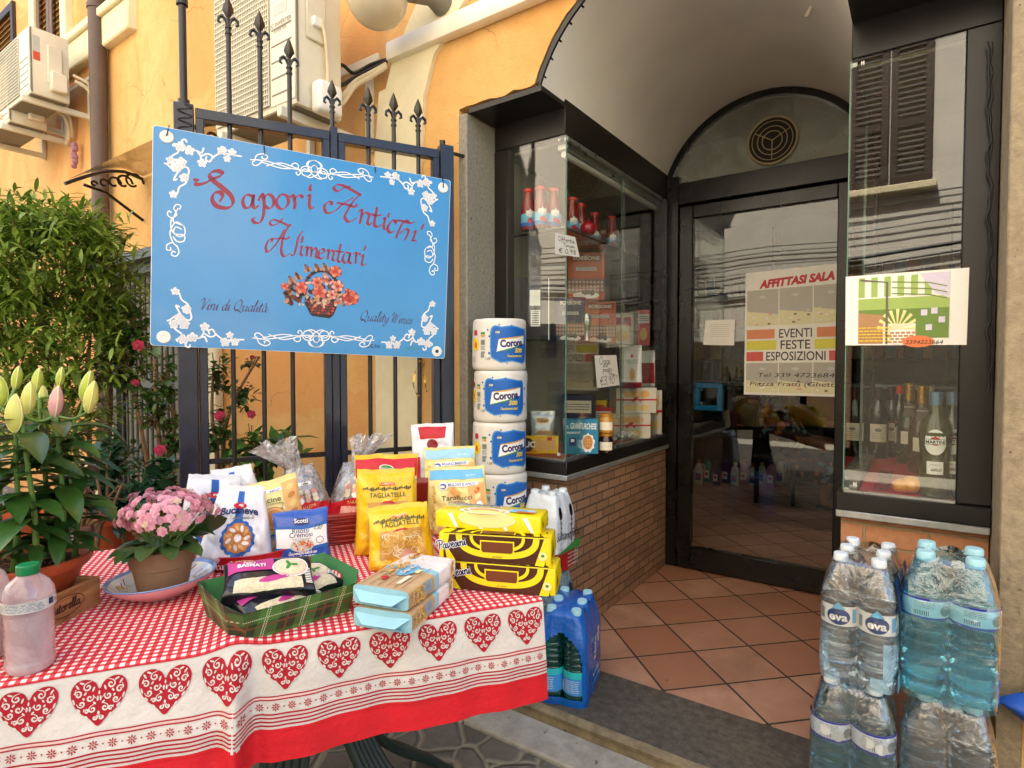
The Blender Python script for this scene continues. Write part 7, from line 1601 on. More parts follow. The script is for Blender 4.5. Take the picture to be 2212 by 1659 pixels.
# blue pack on the step
def rightside(FS, Ax, Ay): return lambda u, v, h_: (lambda p: Vector((Ax*(1-.0)+.0015+h_-(.30*Ax*max(0, (v/.31-.66)/.34)**1.3), u, v)))(0)
def art_blue(a, Ax, Ay, h):
    for u, st, z, hh, w_ in ((.0, 'Nata', .52, .030, .10), (.05, 'ella', .60, .030, .07)): a.text(st, u, h*z, hh, 'ink_white', 1, rot=pi/2, bold=.01)
    a.text('NATURALE', .0, h*.22, .014, 'ink_white', 1, width=.085); a.text('002', -.055, h*.63, .016, 'ink_skyblue', 1); blur(a, -.03, h*.12, .06, h*.18, 3, 'ink_skyblue', 1, .003); a.ell(.06, h*.30, .010, .018, 'ink_navy', 1)
    return rightside
op = lambda x, e: (x/.82)**2+((e-.40)/.37)**2 < 1 if e > .40 else (abs(x) < .80 and e > .07)
def lab_teal(a, r, h): a.rect(-.075, h*.30, .075, h*.37, 'ink_aq', 0); a.rect(-.075, h*.12, .075, h*.30, 'ink_blue2', 0); blur(a, -.03, h*.14, .02, h*.28, 7, 'ink_white', 1, .0015); a.rect(-.060, h*.13, -.04, h*.24, 'ink_white', 1)
I('aq', '2fc0c4')
pack('water_pack', 'blue wrapped six pack of teal water bottles standing on the dark step', TR(-1.012, 1.815, .002) @ RZ(.26), .044, .315, 'pet_teal', 'cap_aqua', 'film_blue', art=art_blue, opening=op, labelart=lab_teal, group=PF)
# white and red pack over a pale blue pack behind the table end
def ffn(x, y, e): return 'film_red' if e < .24 else 'film_white2'
def art_white(a, Ax, Ay, h):
    a.text('Santa', -.05, h*.42, .034, 'ink_black', 1, shear=.3, width=.07); a.text('ntfita', .035, h*.40, .036, 'ink_black', 1, shear=.3, width=.11); a.poly([(-.1, h*.24), (.1, h*.24), (.1, h*.36)], 'ink_green', 0)
    for i in range(4): a.text('NATURALE', .04, h*(.19-.05*i), .008, 'ink_white', 1, width=.08)
    return rightside
pw_ = Vector((-1.205, 1.985, 0))
pack('water_pack', 'white and red wrapped bottle pack beside the yellow biscuit boxes', TR(pw_.x, pw_.y, .352) @ RZ(.0), .041, .305, 'pet_clear', 'cap_white', 'film_white2', art=art_white, filmfn=ffn, group=PF, top=.93, ny=2)
pack('water_pack', 'pale blue bottle pack on the step under the white and red one', TR(pw_.x, pw_.y, .002) @ RZ(.0), .042, .348, 'pet_aqua', 'cap_aqua', 'film_paleblue', group=PF, ny=2)
# right hand packs
def lab_eva(a, r, h):
    a.rect(-.070, h*.44, .070, h*.60, 'ink_white', 0); a.ell(.004, h*.515, .026, .021, 'ink_bluedk', 1); a.poly([(-.012, h*.575), (.004, h*.635), (.020, h*.575)], 'ink_skyblue', 2); a.text('eva', .004, h*.485, .020, 'ink_white', 3, width=.040, bold=.03)
    a.rect(-.042, h*.47, -.030, h*.56, 'ink_grey', 1); a.rect(.036, h*.47, .048, h*.58, 'ink_skyblue', 1)
I('bluedk', '123a78')
def art_eva(a, Ax, Ay, h):
    for i in range(3): a.poly([(-.11+.08*i, h*.62), (-.06+.08*i, h*.62), (-.03+.08*i, h*.86), (-.08+.08*i, h*.86)], 'ink_bluedk', 1)
    a.text('PURO', .02, h*.80, .022, 'ink_white', 2, width=.08); a.text('SÙ ALTA', -.01, h*.66, .020, 'ink_white', 2, width=.09); a.ell(.03, h*.50, .04, .045, 'ink_bluedk', 1); a.text('più', .03, h*.32, .05, 'ink_bluedk', 2, bold=.02); a.rect(-.12, h*.02, .12, h*.16, 'ink_skyblue', 1); a.text('NATURALE', 0, h*.10, .014, 'ink_bluedk', 2, width=.10)
    return rightside
def evafilm(x, y, e): return 'film_paleblue' if (abs(x) > .060 and y < -.08 and e < .40+0*x) or (e < .10 and abs(x) > .03) else 'film_clear'
pack('water_pack', 'clear six pack of water bottles with round blue labels, upper left by the right window', TR(-.112, 1.80, .348) @ RZ(-.08), .0425, .315, 'pet_clear', 'cap_white', 'film_clear', labelart=lab_eva, art=art_eva, filmfn=evafilm, group=PF, ribs=10)
def lab_2l(a, r, h):
    a.rect(-.085, h*.555, .085, h*.70, 'ink_cream2', 0); a.rect(-.085, h*.555, .085, h*.572, 'ink_blued2', 1); a.rect(-.085, h*.685, .085, h*.70, 'ink_blued2', 1); a.rect(-.022, h*.585, .012, h*.62, 'ink_white', 2)
    for i in range(9): a.rect(-.020+i*.0034, h*.585, -.0185+i*.0034, h*.615, 'ink_navy', 3)
    blur(a, -.02, h*.63, .02, h*.675, 4, 'ink_grey', 2, .0012); a.ell(.045, h*.62, .013, .013, 'ink_grey', 2, n=16); a.text('2 L ℮', .062, h*.595, .008, 'ink_navy', 3)
I('cream2', 'd6dde4'); I('blued2', '2a2f9a')
pack('water_pack', 'aqua tinted pack of large water bottles, upper right beside the stone jamb', TR(.068, 1.795, .348) @ RZ(-.03), .0485, .345, 'pet_aqua', 'cap_aqua', 'film_aqua', ny=2, labelart=lab_2l, group=PF, ribs=7)
def lab_2m(a, r, h): lab_2l(a, r, h); a.ell(-.01, h*.63, .014, .014, 'ink_lgrey', 4, n=16); a.ell(.02, h*.605, .014, .014, 'ink_lgrey', 4, n=16)
pack('water_pack', 'clear pack of large bottles with blue edged labels, lower left by the right window', TR(-.128, 1.80, .002) @ RZ(.0), .0475, .345, 'pet_aqua', 'cap_white', 'film_clear', ny=3, labelart=lab_2m, group=PF, ribs=7)
pack('water_pack', 'smoky clear pack of large bottles, lower right beside the stone jamb', TR(.070, 1.795, .002) @ RZ(-.02), .0475, .345, 'pet_clear', 'cap_white', 'film_clear', ny=2, group=PF, ribs=7)
# blue bag tip at the right edge
mat('blue_cloth', '1f57b8', .5, nz=(12, .15), bump=(40, .4, .006)); mb = MB(); c = hy(2236, 1545, 1.855)
for_ = RT
XA = Vector((1, 0, 0)); YA = Vector((0, 1, 0))
vs_ = lambda u, v: c+XA*(-.072*(1-u)**1.4+.12*u)+Vector((0, 0, (v-.5)*.20*(u**.8+.02)+.016*(1-u)))+YA*(.03*sin(pi*v)*-sin(pi*min(1, u+.1))**.5+.004*sin(u*14+v*5))
mb.grid(vs_, 20, 14, 'blue_cloth'); mb.grid(lambda u, v: vs_(u, v)+YA*(.004+.05*sin(pi*v)*sin(pi*u)), 20, 14, 'blue_cloth', flip=True); mb.tube([c+XA*.05+Vector((0, -.01, .06)), c+XA*.06+Vector((0, 0, .2)), c+XA*.07+Vector((0, .05, .5))], .003, 'cable_black', 5)
single('blue_bag', mb, 'crumpled bright blue bag hanging on the wall at the right picture edge', 'bag')
# ================================================================ display window goods
def glassbottle(name, label, cat, p, prof, m, capm, capz, art=None, group=None, rot=None, R=None):
    M = TR(p) @ RZ(atan2((CAM-Vector(p)).x, -(CAM-Vector(p)).y) if rot is None else rot); T = thing(name, label, cat, M, group)
    mb = MB(); mb.lathe(prof, m, 28); part('glass', mb, T)
    z0, z1, rc_ = capz; mb = MB(); mb.lathe([(rc_*.9, z0), (rc_, z0+.001), (rc_, z1-.002), (rc_*.85, z1), (0, z1)], capm, 24); part('cap', mb, T)
    if art:
        a = Art(); art(a); a.build('label', T, fn=lambda u, v, h: ((R+.0008+h)*sin(u/R), -(R+.0008+h)*cos(u/R), v), maxe=.008)
    return T
mat('tomato', '8e1f14', .15, nz=(30, .2), coat=.6); mat('cap_red', 'd6352c', .3, nz=None)
def art_tom(a): a.rect(-.075, .012, .075, .066, 'ink_skyblue', 0); a.rect(-.075, .012, .075, .028, 'ink_blue', 1); a.text('Petti', 0, .052, .012, 'ink_white', 3, bold=.03); a.poly([(-.018, .062), (.018, .062), (.016, .078), (.004, .078), (.0, .088), (-.004, .078), (-.016, .078)], 'ink_white', 1); a.ell(.0, .036, .011, .011, 'ink_red', 2); a.ell(.014, .03, .008, .008, 'ink_red', 2)
tp = [(0, 0), (.029, 0), (.0315, .004), (.0315, .072), (.029, .10), (.021, .145), (.019, .16), (.019, .166)]
base = None; ZSH = 1.737
tl = ['leftmost of the tomato jars', 'tallest looking middle jar of the front tomato sauce jars', 'front tomato sauce jar behind the pane corner', 'tomato sauce jar right behind the pane corner', 'tomato sauce jar behind the red ball', 'single tomato sauce jar right of the red ball', 'rightmost tomato sauce jar on the glass shelf']
for i, (x, y) in enumerate(((1138, 497), (1168, 494), (1196, 497), (1236, 512), (1255, 522), (1284, 537), (1321, 543))):
    p = hz(x, y, ZSH); lab = 'red capped '+tl[i]+('' if i else ' on the upper glass shelf')
    if p.y < YC+.045: p.y = YC+.045
    M = TR(p) @ RZ(atan2((CAM-p).x, -(CAM-p).y)+.25)
    if i == 0: base = glassbottle('sauce_bottle', lab, 'sauce bottle', p, tp, 'tomato', 'cap_red', (.162, .177, .0225), art_tom, 'tomato sauce bottles on the upper shelf', R=.0315); base.matrix_basis = M
    else: dup(base, M, lab)
p = hz(1255, 523, ZSH)+Vector((.07, -.06, .042)); mb = MB(); mat('ball_red', 'c0122a', .12, nz=(9, .15), coat=.8); mb.ico(tuple(p), .037, 'ball_red', 3, sc=(1, 1, .95)); mb.tube([p+Vector((0, 0, .034)), p+Vector((.004, 0, .045))], .004, 'twig', 6)
single('red_ball', mb, 'shiny red apple shaped ornament among the tomato sauce jars', 'ornament')
# notes
def note(name, label, cs, plane, th, art, cat='paper note', paper='white_paper', parts_name='sheet'):
    """cs: four picture points TL TR BR BL; plane 'x' or 'y' value"""
    f = (lambda q: hx(q[0], q[1], plane[1])) if plane[0] == 'x' else (lambda q: hy(q[0], q[1], plane[1]))
    P = [f(q) for q in cs]; o = P[3]; ux = (P[2]-P[3]); W = ux.length; ux.normalize(); n = Vector((1, 0, 0)) if plane[0] == 'x' else Vector((0, -1, 0)); up = n.cross(ux); up.normalize(); Hh = (P[0]-P[3]).dot(up)
    M = Matrix(((ux.x, up.x, n.x, o.x), (ux.y, up.y, n.y, o.y), (ux.z, up.z, n.z, o.z), (0, 0, 0, 1)))
    L = [((p-o).dot(ux), (p-o).dot(up)) for p in P]
    T = thing(name, label, cat, M); mb = MB(); mb.prism([L[3], L[2], L[1], L[0]], th, paper); part(parts_name, mb, T)
    def bil(u, v): a_, b_ = Vector(L[3]).lerp(Vector(L[2]), u), Vector(L[0]).lerp(Vector(L[1]), u); return a_.lerp(b_, v)
    a = Art(); art(a, W, Hh); a.build('print', T, fn=lambda u, v, h: (*bil(u/W, v/Hh), th+h), h0=.0004, eps=.0003); return T
def n1(a, W, H): a.hand('Offerta', W*.5, H*.66, H*.22, 'ink_black', 0, w=.0022, width=W*.8, shear=.1); a.hand('Tomato', W*.6, H*.42, H*.14, 'ink_black', 0, w=.002, width=W*.5); a.hand('€ 0,98', W*.5, H*.1, H*.22, 'ink_black', 0, w=.0026, width=W*.75)
note('price_note', 'small white handwritten price card hanging under the tomato sauce jars', [(1200, 503), (1242, 512), (1252, 556), (1199, 548)], ('x', xa+.004), .0008, n1)
def n2(a, W, H): a.hand('Oggi', W*.42, H*.72, H*.24, 'ink_black', 0, w=.0026, width=W*.5); a.hand('pesto', W*.5, H*.48, H*.16, 'ink_black', 0, w=.0024, width=W*.42); a.hand('nostro', W*.72, H*.34, H*.12, 'ink_black', 0, w=.002, width=W*.4, rot=-.25); a.hand('€3,90', W*.45, H*.08, H*.26, 'ink_black', 0, w=.003, width=W*.66)
note('price_note', 'larger white handwritten note reading 3,90 on the left window side pane', [(1284, 768), (1331, 767), (1338, 832), (1290, 838)], ('x', xa+.004), .0008, n2)
def n3(a, W, H): blur(a, W*.2, H*.3, W*.85, H*.85, 7, 'ink_grey', 0, .0012)
note('door_note', 'small cream note taped to the door glass left of the poster', [(1524, 692), (1588, 690), (1586, 746), (1519, 745)], ('y', YD-.025), .0008, n3)
# poster
I('p_grey', 'b8b3a6'); I('p_dark', '6b625a'); I('p_or', 'e08a5c'); I('p_ye', 'e0d84a'); I('p_red', 'd85a50'); I('p_txt', '3a3834'); I('p_tab', 'e3dcb0')
def pst(a, W, H):
    a.text('AFFITTASI SALA', W*.5, H*.875, H*.062, 'ink_red', 1, width=W*.72, bold=.06, shear=.25, rot=.04)
    r = random.Random(6)
    for row, (y0, y1) in enumerate(((H*.56, H*.85), (H*.02, H*.26))):
        for i in range(3):
            x0, x1 = W*(.02+.325*i), W*(.335+.325*i); a.rect(x0, y0, x1, y1, 'ink_p_grey', 1); a.poly([(x0, y0), (x1, y0), (x1, y0+(y1-y0)*.3), (x0, y0+(y1-y0)*.42)], 'ink_p_tab', 2)
            a.ell((x0+x1)/2, y1-(y1-y0)*.2, .016, .008, 'ink_lgrey', 2)
            for j in range(9): x = r.uniform(x0+.008, x1-.012); y = r.uniform(y0+.006, y0+(y1-y0)*.4); a.ell(x, y, .008, .005, r.choice(['ink_p_tab', 'ink_p_dark', 'ink_white', 'ink_pinkish']), 3+j % 3, n=8)
    for k_, (y, c_, w_) in enumerate(((H*.455, 'ink_p_or', .30), (H*.365, 'ink_p_ye', .32), (H*.275, 'ink_p_red', .19))):
        a.rect(W*.02, y, W*w_, y+H*.075, c_, 1); a.rect(W*(1-w_), y, W*.98, y+H*.075, c_, 1); a.text(('EVENTI', 'FESTE', 'ESPOSIZIONI')[k_], W*.5, y+H*.004, H*.072, 'ink_p_txt', 2, width=W*(.31, .28, .56)[k_], bold=.01)
    a.text('Tel 339 4723684', W*.5, H*.145, H*.036, 'ink_p_txt', 6, width=W*.72, shear=.15); a.text('Piazza Fratti (Ghetto)', W*.5, H*.075, H*.036, 'ink_p_txt', 6, width=W*.88, shear=.15)
note('event_poster', 'large white poster on the door glass with red heading and coloured bars', [(1611, 590), (1838, 566), (1838, 858), (1607, 852)], ('y', YD-.025), .0008, pst, 'poster')
I('f_green', '9fb860'); I('f_dgreen', '6d8a3c'); I('f_lilac', 'd8cfe0'); I('f_wh', 'f0eee2'); I('f_or', 'e07a48'); I('f_br', 'b0845a')
def fly(a, W, H):
    x0, x1 = W*.115, W*.86; a.rect(x0, 0, x1, H*.99, 'ink_f_wh', 0)
    a.rect(x0, H*.30, x1, H*.62, 'ink_f_dgreen', 1); a.rect(x0, H*.50, x1, H*.66, 'ink_f_green', 2)
    for i in range(11): 
        if i % 2 == 0: a.poly([(x0+i*W*.055, H*.68), (x0+(i+1)*W*.055, H*.68), (x0+(i+1)*W*.055, H*.96), (x0+i*W*.055, H*.96)], 'ink_f_green', 3)
    a.poly([(W*.62, H*.97), (x1, H*.97), (x1, H*.62), (W*.75, H*.70)], 'ink_f_lilac', 4)
    for y in (.72, .80, .88): a.line([(W*.40, H*y), (W*.70, H*(y-.04)), (W*.84, H*(y-.10))], .003, 'ink_f_dgreen', 5)
    a.line([(W*.13, H*.93), (W*.36, H*.88), (W*.36, H*.02)], .006, 'ink_p_dark', 6)
    a.poly([(x0, H*.02), (W*.33, H*.02), (W*.33, H*.42), (x0, H*.46)], 'ink_f_br', 3)
    c = (W*.45, H*.22)
    for i in range(9):
        t = pi*i/8.5; a.poly([c, (c[0]+W*.17*cos(t), c[1]+H*.28*sin(t)), (c[0]+W*.17*cos(t+.17), c[1]+H*.28*sin(t+.17))], 'ink_pale', 5)
    a.rect(W*.36, H*.02, W*.60, H*.20, 'ink_f_wh', 6)
    for j in range(4):
        for i in range(5): a.rect(W*(.37+.045*i+.02*(j % 2)), H*(.03+.042*j), W*(.405+.045*i+.02*(j % 2)), H*(.058+.042*j), 'ink_f_br', 7)
    a.rect(W*.60, H*.10, x1, H*.50, 'ink_f_dgreen', 6)
    for x, y in ((.64, .40), (.72, .42), (.78, .30), (.68, .20)): a.rect(W*x, H*y, W*(x+.05), H*(y+.08), 'ink_f_lilac', 7)
    a.ell(W*.62, H*.05, W*.13, H*.08, 'ink_f_or', 8); a.text('3394223664', W*.67, H*.015, H*.055, 'ink_black', 9, width=W*.30, shear=.2)
    blur(a, W*.12, H*.03, W*.40, H*.26, 5, 'ink_yellow', 9, .003)
note('hall_flyer', 'white edged flyer with a green and yellow room picture on the right window', [(1827, 598), (2094, 578), (2088, 745), (1826, 746)], ('y', YC-.006), .0008, fly, 'flyer')
# boxes in the left window
def cbox(name, label, cat, x, y, d, w, h, dep, m, art=None, turn=0, group=None, z=None):
    p = hd(x, y, d)
    if z is not None: p.z = z
    M = face(p, turn); T = thing(name, label, cat, M, group); mb = MB(); mb.bx(-w/2, w/2, 0, dep, 0, h, m, bev=.0025); part('carton', mb, T)
    if art: a = Art(); art(a, w, h); a.build('print', T, fn=lambda u, v, h_: (u, -h_, v))
    return T
mat('c_orange', 'c65a2c', .45, nz=(9, .1)); mat('c_blue', '222a52', .45, nz=(9, .1)); mat('c_white', 'd8d2c2', .5, nz=(9, .08)); mat('c_teal', '1f7f9f', .35, nz=(9, .1)); mat('c_dark', '16161a', .4, nz=(9, .1))
def coffee(col):
    def f(a, w, h):
        a.poly([(-w*.38, h*.80), (w*.38, h*.80), (w*.44, h*.95), (-w*.44, h*.95)], 'ink_dred' if col else 'ink_navy', 0); a.text('BORBONE', 0, h*.835, h*.085, 'ink_cream', 1, width=w*.72, bold=.02); a.text('CAFFE', 0, h*.925, h*.03, 'ink_cream', 1)
        a.rect(-w*.28, h*.61, w*.28, h*.68, 'ink_lgrey', 0); a.text('50', 0, h*.69, h*.045, 'ink_black', 1); blur(a, -w*.24, h*.615, w*.24, h*.67, 3, 'ink_p_dark', 1, .0018)
        a.rect(-w*.5, h*.14, w*.5, h*.42, 'ink_p_dark', 0)
        for j in range(3):
            for i in range(10): a.rect(-w*.48+i*w*.097, h*(.17+.085*j), -w*.42+i*w*.097, h*(.225+.085*j), 'ink_pinkish', 1)
        for i in range(14): a.rect(-w*.48+i*w*.07, h*.42, -w*.45+i*w*.07, h*.45, 'ink_p_dark', 0)
        a.ell(0, h*.09, w*.36, h*.07, 'ink_white', 2); a.ell(0, h*.15, w*.13, h*.05, 'ink_brown', 3); a.ell(w*.16, h*.14, w*.07, h*.06, 'ink_black', 4)
    return f
ZM = 1.262
CG = 'coffee boxes in the left window'
cbox('coffee_box', 'orange coffee box standing on top of two others in the left window', 'coffee box', 1266, 648, 2.92, .185, .235, .07, 'c_orange', coffee(1), .15, CG, z=ZM+.218)
cbox('coffee_box', 'dark blue coffee box under the orange one, behind the window corner', 'coffee box', 1232, 745, 2.80, .14, .215, .09, 'c_blue', coffee(0), .1, CG, z=ZM)
cbox('coffee_box', 'orange coffee box at the lower right of the dark blue one', 'coffee box', 1296, 745, 2.98, .165, .215, .07, 'c_orange', coffee(1), .2, CG, z=ZM)
def art_dk(a, w, h): a.rect(-w*.05, h*.55, w*.25, h*.80, 'ink_white', 0); a.rect(-w*.02, h*.22, w*.25, h*.48, 'ink_white', 0); [a.rect(w*.0, h*(.25+.028*i), w*.22, h*(.262+.028*i), 'ink_black', 1) for i in range(8)]; a.line([(w*.49, .002), (w*.49, h*.98)], .004, 'ink_white', 1)
cbox('black_box', 'black carton with white barcode stickers in the left window', 'carton', 1148, 752, 2.58, .155, .275, .10, 'c_dark', art_dk, -.1, z=ZM)
mb = MB(); p = hd(1268, 748, 2.62); mb.lathe([(.014, 0), (.012, .02), (.008, .022), (.008, .045), (.013, .05), (.020, .075), (.020, .105), (.014, .118), (0, .122)], 'alu', 24, TR(p.x, p.y, ZM)); single('silver_shaker', mb, 'small silver capped cylinder in front of the coffee boxes', 'ornament')
mb = MB(); mb.bx(XL+.02, xa-.04, 2.16, 3.12, ZM-.008, ZM-.002, 'pane_side'); mb.tube([(xa-.035, 2.16, ZM-.005), (xa-.035, 3.12, ZM-.005)], .004, 'alu', 6); part('shelf', mb, DL)
def whitebox(a, w, h):
    a.rect(-w*.5, h*.50, w*.5, h*.56, 'ink_red', 1); a.poly([(-.02, h*.42), (.02, h*.64), (.0, h*.66), (-.03, h*.5)], 'ink_red', 2); a.poly([(.02, h*.42), (-.01, h*.64), (.03, h*.5)], 'ink_red', 2)
    for i in range(3): a.ell(-w*.2+w*.2*i, h*.75, w*.12, h*.14, 'ink_cookie2', 0); a.ell(-w*.2+w*.2*i, h*.22, w*.1, h*.12, 'ink_pasta', 0)
    a.hand('C', -w*.35, h*.8, .02, 'ink_black', 3, w=.002)
WG = 'white cake cartons in the left window'
cbox('cake_carton', 'white cake carton with a red band, upper of the stack', 'carton', 1375, 855, 3.10, .22, .135, .15, 'c_white', whitebox, .3, WG, z=.762+.136)
cbox('cake_carton', 'white cake carton with orange cakes, lower of the stack behind the jars', 'carton', 1362, 920, 3.10, .22, .135, .15, 'c_white', whitebox, .3, WG, z=.762)
cbox('cake_carton', 'pale cake carton beside the stack next to the door post', 'carton', 1412, 900, 3.28, .10, .25, .10, 'c_white', whitebox, .4, WG, z=.762)
def art_fl(a, w, h): a.rect(-w*.5, 0, w*.5, h*.14, 'ink_dred', 0); a.text('CALUCCI', 0, h*.60, h*.10, 'ink_grey', 1, width=w*.55); a.ell(0, h*.33, w*.13, h*.16, 'ink_cookie2', 1); a.poly([(-.01, h*.75), (0, h*.85), (.01, h*.75)], 'ink_red', 1)
p = hd(1362, 795, 3.06); p.z = .762+.273
bag('rusk_bag', 'white paper bag with dark red base standing on the cake cartons', 'food bag', face(p, .3), .12, .21, .06, 'bag_white', art_fl, p=4, q=3, wr=.003, seed=51, nu=16, nv=18)
p = hd(1397, 795, 3.22); p.z = .762+.273
bag('rusk_bag', 'narrower pale bag with a red panel on the cartons near the door', 'food bag', face(p, .3), .09, .185, .05, 'bag_white', lambda a, w, h: a.rect(-w*.4, h*.1, w*.4, h*.7, 'ink_dred', 0), p=4, q=3, wr=.003, seed=52, nu=16, nv=18)
def art_gt(a, w, h):
    a.text('IL', -w*.42, h*.74, h*.10, 'ink_white', 1); a.text('GRANTURCHESE', w*.04, h*.72, h*.17, 'ink_white', 1, width=w*.78, rot=-.04, bold=.02); blur(a, -w*.45, h*.58, -w*.05, h*.64, 2, 'ink_white', 1, .003)
    a.ell(w*.18, h*.32, w*.20, h*.26, 'ink_white', 1, wob=.12, wn=9); a.ell(w*.18, h*.34, w*.14, h*.20, 'ink_cookie', 2)
    for i in range(3): a.rect(w*(.08+.07*i), h*.2, w*(.095+.07*i), h*.48, 'ink_cookie2', 3); a.rect(w*.06, h*(.24+.08*i), w*.3, h*(.26+.08*i), 'ink_cookie2', 3)
    a.rect(-w*.38, h*.25, -w*.18, h*.48, 'ink_navy', 1); a.rect(-w*.33, h*.36, -w*.23, h*.44, 'ink_white', 2)
cbox('biscuit_packet', 'turquoise biscuit packet with a waffle picture behind the side pane', 'biscuit packet', 1257, 965, 2.56, .150, .155, .05, 'c_teal', art_gt, .25, z=.762)
def art_tuc(a, w, h):
    for i in range(3): a.ell(w*(-.05+.2*i), h*.5, w*.10, h*.36, 'ink_cookie2', 1, wob=.06, wn=8); 
    a.ell(-w*.33, h*.5, w*.17, h*.4, 'ink_black', 2); a.text('TUC', -w*.33, h*.38, h*.32, 'ink_white', 3, bold=.05); a.rect(w*.2, h*.75, w*.32, h*.95, 'ink_red', 2); a.text('CRACKER', -w*.3, h*.08, h*.14, 'ink_red', 3)
cbox('cracker_packet', 'yellow cracker packet lying low at the window front behind the kitchen rolls', 'cracker packet', 1166, 985, 2.58, .165, .078, .05, 'bag_yellow', art_tuc, 0, z=.762)
def art_gr(a, w, h): a.ell(0, h*.82, w*.28, h*.08, 'ink_cookie2', 0); a.hand('Colussi', 0, h*.79, .012, 'ink_black', 1, w=.0018, width=w*.4); a.poly([(-w*.5, 0), (w*.5, 0), (w*.5, h*.3), (0, h*.38), (-w*.5, h*.3)], 'ink_skyblue', 0); [a.ell(-w*.2+.012*i, h*(.48+.03*(i % 2)), .016, .005, 'ink_pasta2', 1, n=8, rot=.6) for i in range(7)]
p = hd(1172, 945, 2.72); p.z = .80
bag('snack_bag', 'grey snack bag with a wheat picture standing behind the yellow cracker packet', 'snack bag', face(p, 0), .115, .165, .05, 'bag_silver', art_gr, p=4, q=3, wr=.003, seed=53, nu=16, nv=18).location.z = .762
mat('honey', 'b8801c', .1, nz=None, coat=.6); mat('jam_dark', '2a120c', .12, nz=None, coat=.6); mat('cap_gold', 'c88a2c', .3, metal=.4, nz=None)
jp = [(0, 0), (.030, 0), (.034, .004), (.034, .062), (.029, .072), (.028, .076)]
p = hd(1309, 960, 2.62); p.z = .762; al = lambda a: a.rect(-.03, .014, .03, .05, 'ink_cream', 0)
glassbottle('preserve_jar', 'dark preserve jar under the honey jar beside the turquoise packet', 'jar', p, jp, 'jam_dark', 'cap_gold', (.074, .088, .031), al, 'stacked jars in the left window', R=.034)
p = p.copy(); p.z = .762+.0885; glassbottle('preserve_jar', 'amber honey jar stacked on the dark jar', 'jar', p, jp, 'honey', 'cap_gold', (.074, .088, .031), al, 'stacked jars in the left window', R=.034)
for x, y, d, lb in ((1350, 945, 2.85, 'nearest the jars'), (1395, 940, 3.0, 'in the middle of the three'), (1425, 938, 3.1, 'farthest along by the door')):
    p = hd(x, y, d); mb = MB(); mb.ico((0, 0, 0), .045, 'bag_silver', 3, sc=(1.0, .8, .55), nz=.5); single('foil_packet', mb, 'crumpled silver foil packet in the left window, '+lb, 'food packet', TR(min(p.x, xa-.07), p.y, .785), 'foil packets in the left window')
rx_ = random.Random(9)
for i, (lb, x, y, z_, w_, h_, d_, mm) in enumerate((('tall orange carton behind the coffee boxes', -1.50, 2.95, ZM, .12, .22, .10, 'c_orange'), ('white carton at the back of the middle glass shelf', -1.38, 3.05, ZM, .13, .18, .08, 'c_white'), ('narrow red carton on the middle glass shelf by the door', -1.27, 3.10, ZM, .07, .20, .07, 'bag_red'),
    ('dark blue carton low behind the turquoise packet', -1.42, 2.62, .762, .16, .24, .10, 'c_blue'), ('yellow carton low at the back of the left window', -1.46, 2.86, .762, .15, .20, .10, 'bag_yellow'), ('red carton on the floor of the left window behind the jars', -1.36, 2.78, .762, .10, .17, .08, 'bag_red'), ('orange carton at the wall side of the top shelf', -1.50, 2.62, ZSH, .12, .14, .10, 'c_orange'), ('white carton on the top shelf behind the tomato sauce jars', -1.42, 2.92, ZSH, .14, .15, .08, 'c_white'))):
    T = thing('grocery_carton', lb, 'carton', TR(x, y, z_) @ RZ(.35), 'cartons at the back of the left window'); mb = MB(); mb.bx(-w_/2, w_/2, 0, d_, 0, h_, mm, bev=.003); part('carton', mb, T)
    a = Art(); a.rect(-w_*.42, h_*.62, w_*.42, h_*.88, ('ink_cream', 'ink_red', 'ink_white')[i % 3], 0); blur(a, -w_*.36, h_*.66, w_*.36, h_*.82, 3, 'ink_navy', 1, .004); a.ell(0, h_*.32, w_*.28, h_*.18, ('ink_cookie2', 'ink_gold', 'ink_pasta')[i % 3], 0); a.build('print', T, fn=lambda u, v, h: (u, -h, v))
# right window bottles
clearmat('bottle_clear', (.80, .84, .55), 1.5, .03, haze=.0, power=2); mat('bottle_green', '26301a', .08, nz=None, coat=.8); mat('bottle_dark', '12100c', .08, nz=None, coat=.8); mat('vermouth', '6b6c28', .05, nz=None, trans=.7, ior=1.35, coat=.8); mat('bottle_amber', '5c3a14', .08, nz=None, trans=.3, coat=.6)
mat('cap_steel', '6f8fa8', .3, metal=.5, nz=None); mat('foil_gold', 'b88a3a', .25, metal=.8, nz=(40, .3), bump=(60, .6, .003)); mat('foil_dark', '3a1418', .3, nz=None); mat('cap_cream', 'c9bd98', .4, nz=None)
vp = [(0, 0), (.040, 0), (.043, .005), (.041, .03), (.036, .09), (.040, .15), (.043, .19), (.036, .225), (.018, .25), (.0155, .27), (.0155, .285)]
def art_ver(a):
    a.ell(.0, .165, .027, .038, 'ink_white', 0); a.ell(.0, .168, .013, .013, 'ink_red', 1); a.rect(-.026, .158, .026, .174, 'ink_black', 2); a.rect(-.0245, .1595, .0245, .1725, 'ink_white', 3); a.text('MARTINI', 0, .1615, .009, 'ink_black', 4, width=.044, bold=.03)
    a.rect(-.020, .070, .020, .108, 'ink_white', 0); a.hand('Bianco', 0, .080, .014, 'ink_black', 1, w=.0012, width=.03); a.text('BIANCO', 0, .096, .005, 'ink_grey', 1)
def rb2(x, y, z=.760): return hz(x, y, z)
VG = 'vermouth bottles in the right window'
p = rb2(2018, 1072); 
if p.y < YC+.055: p = hy(2018, 1072, YC+.058); p.z = .760
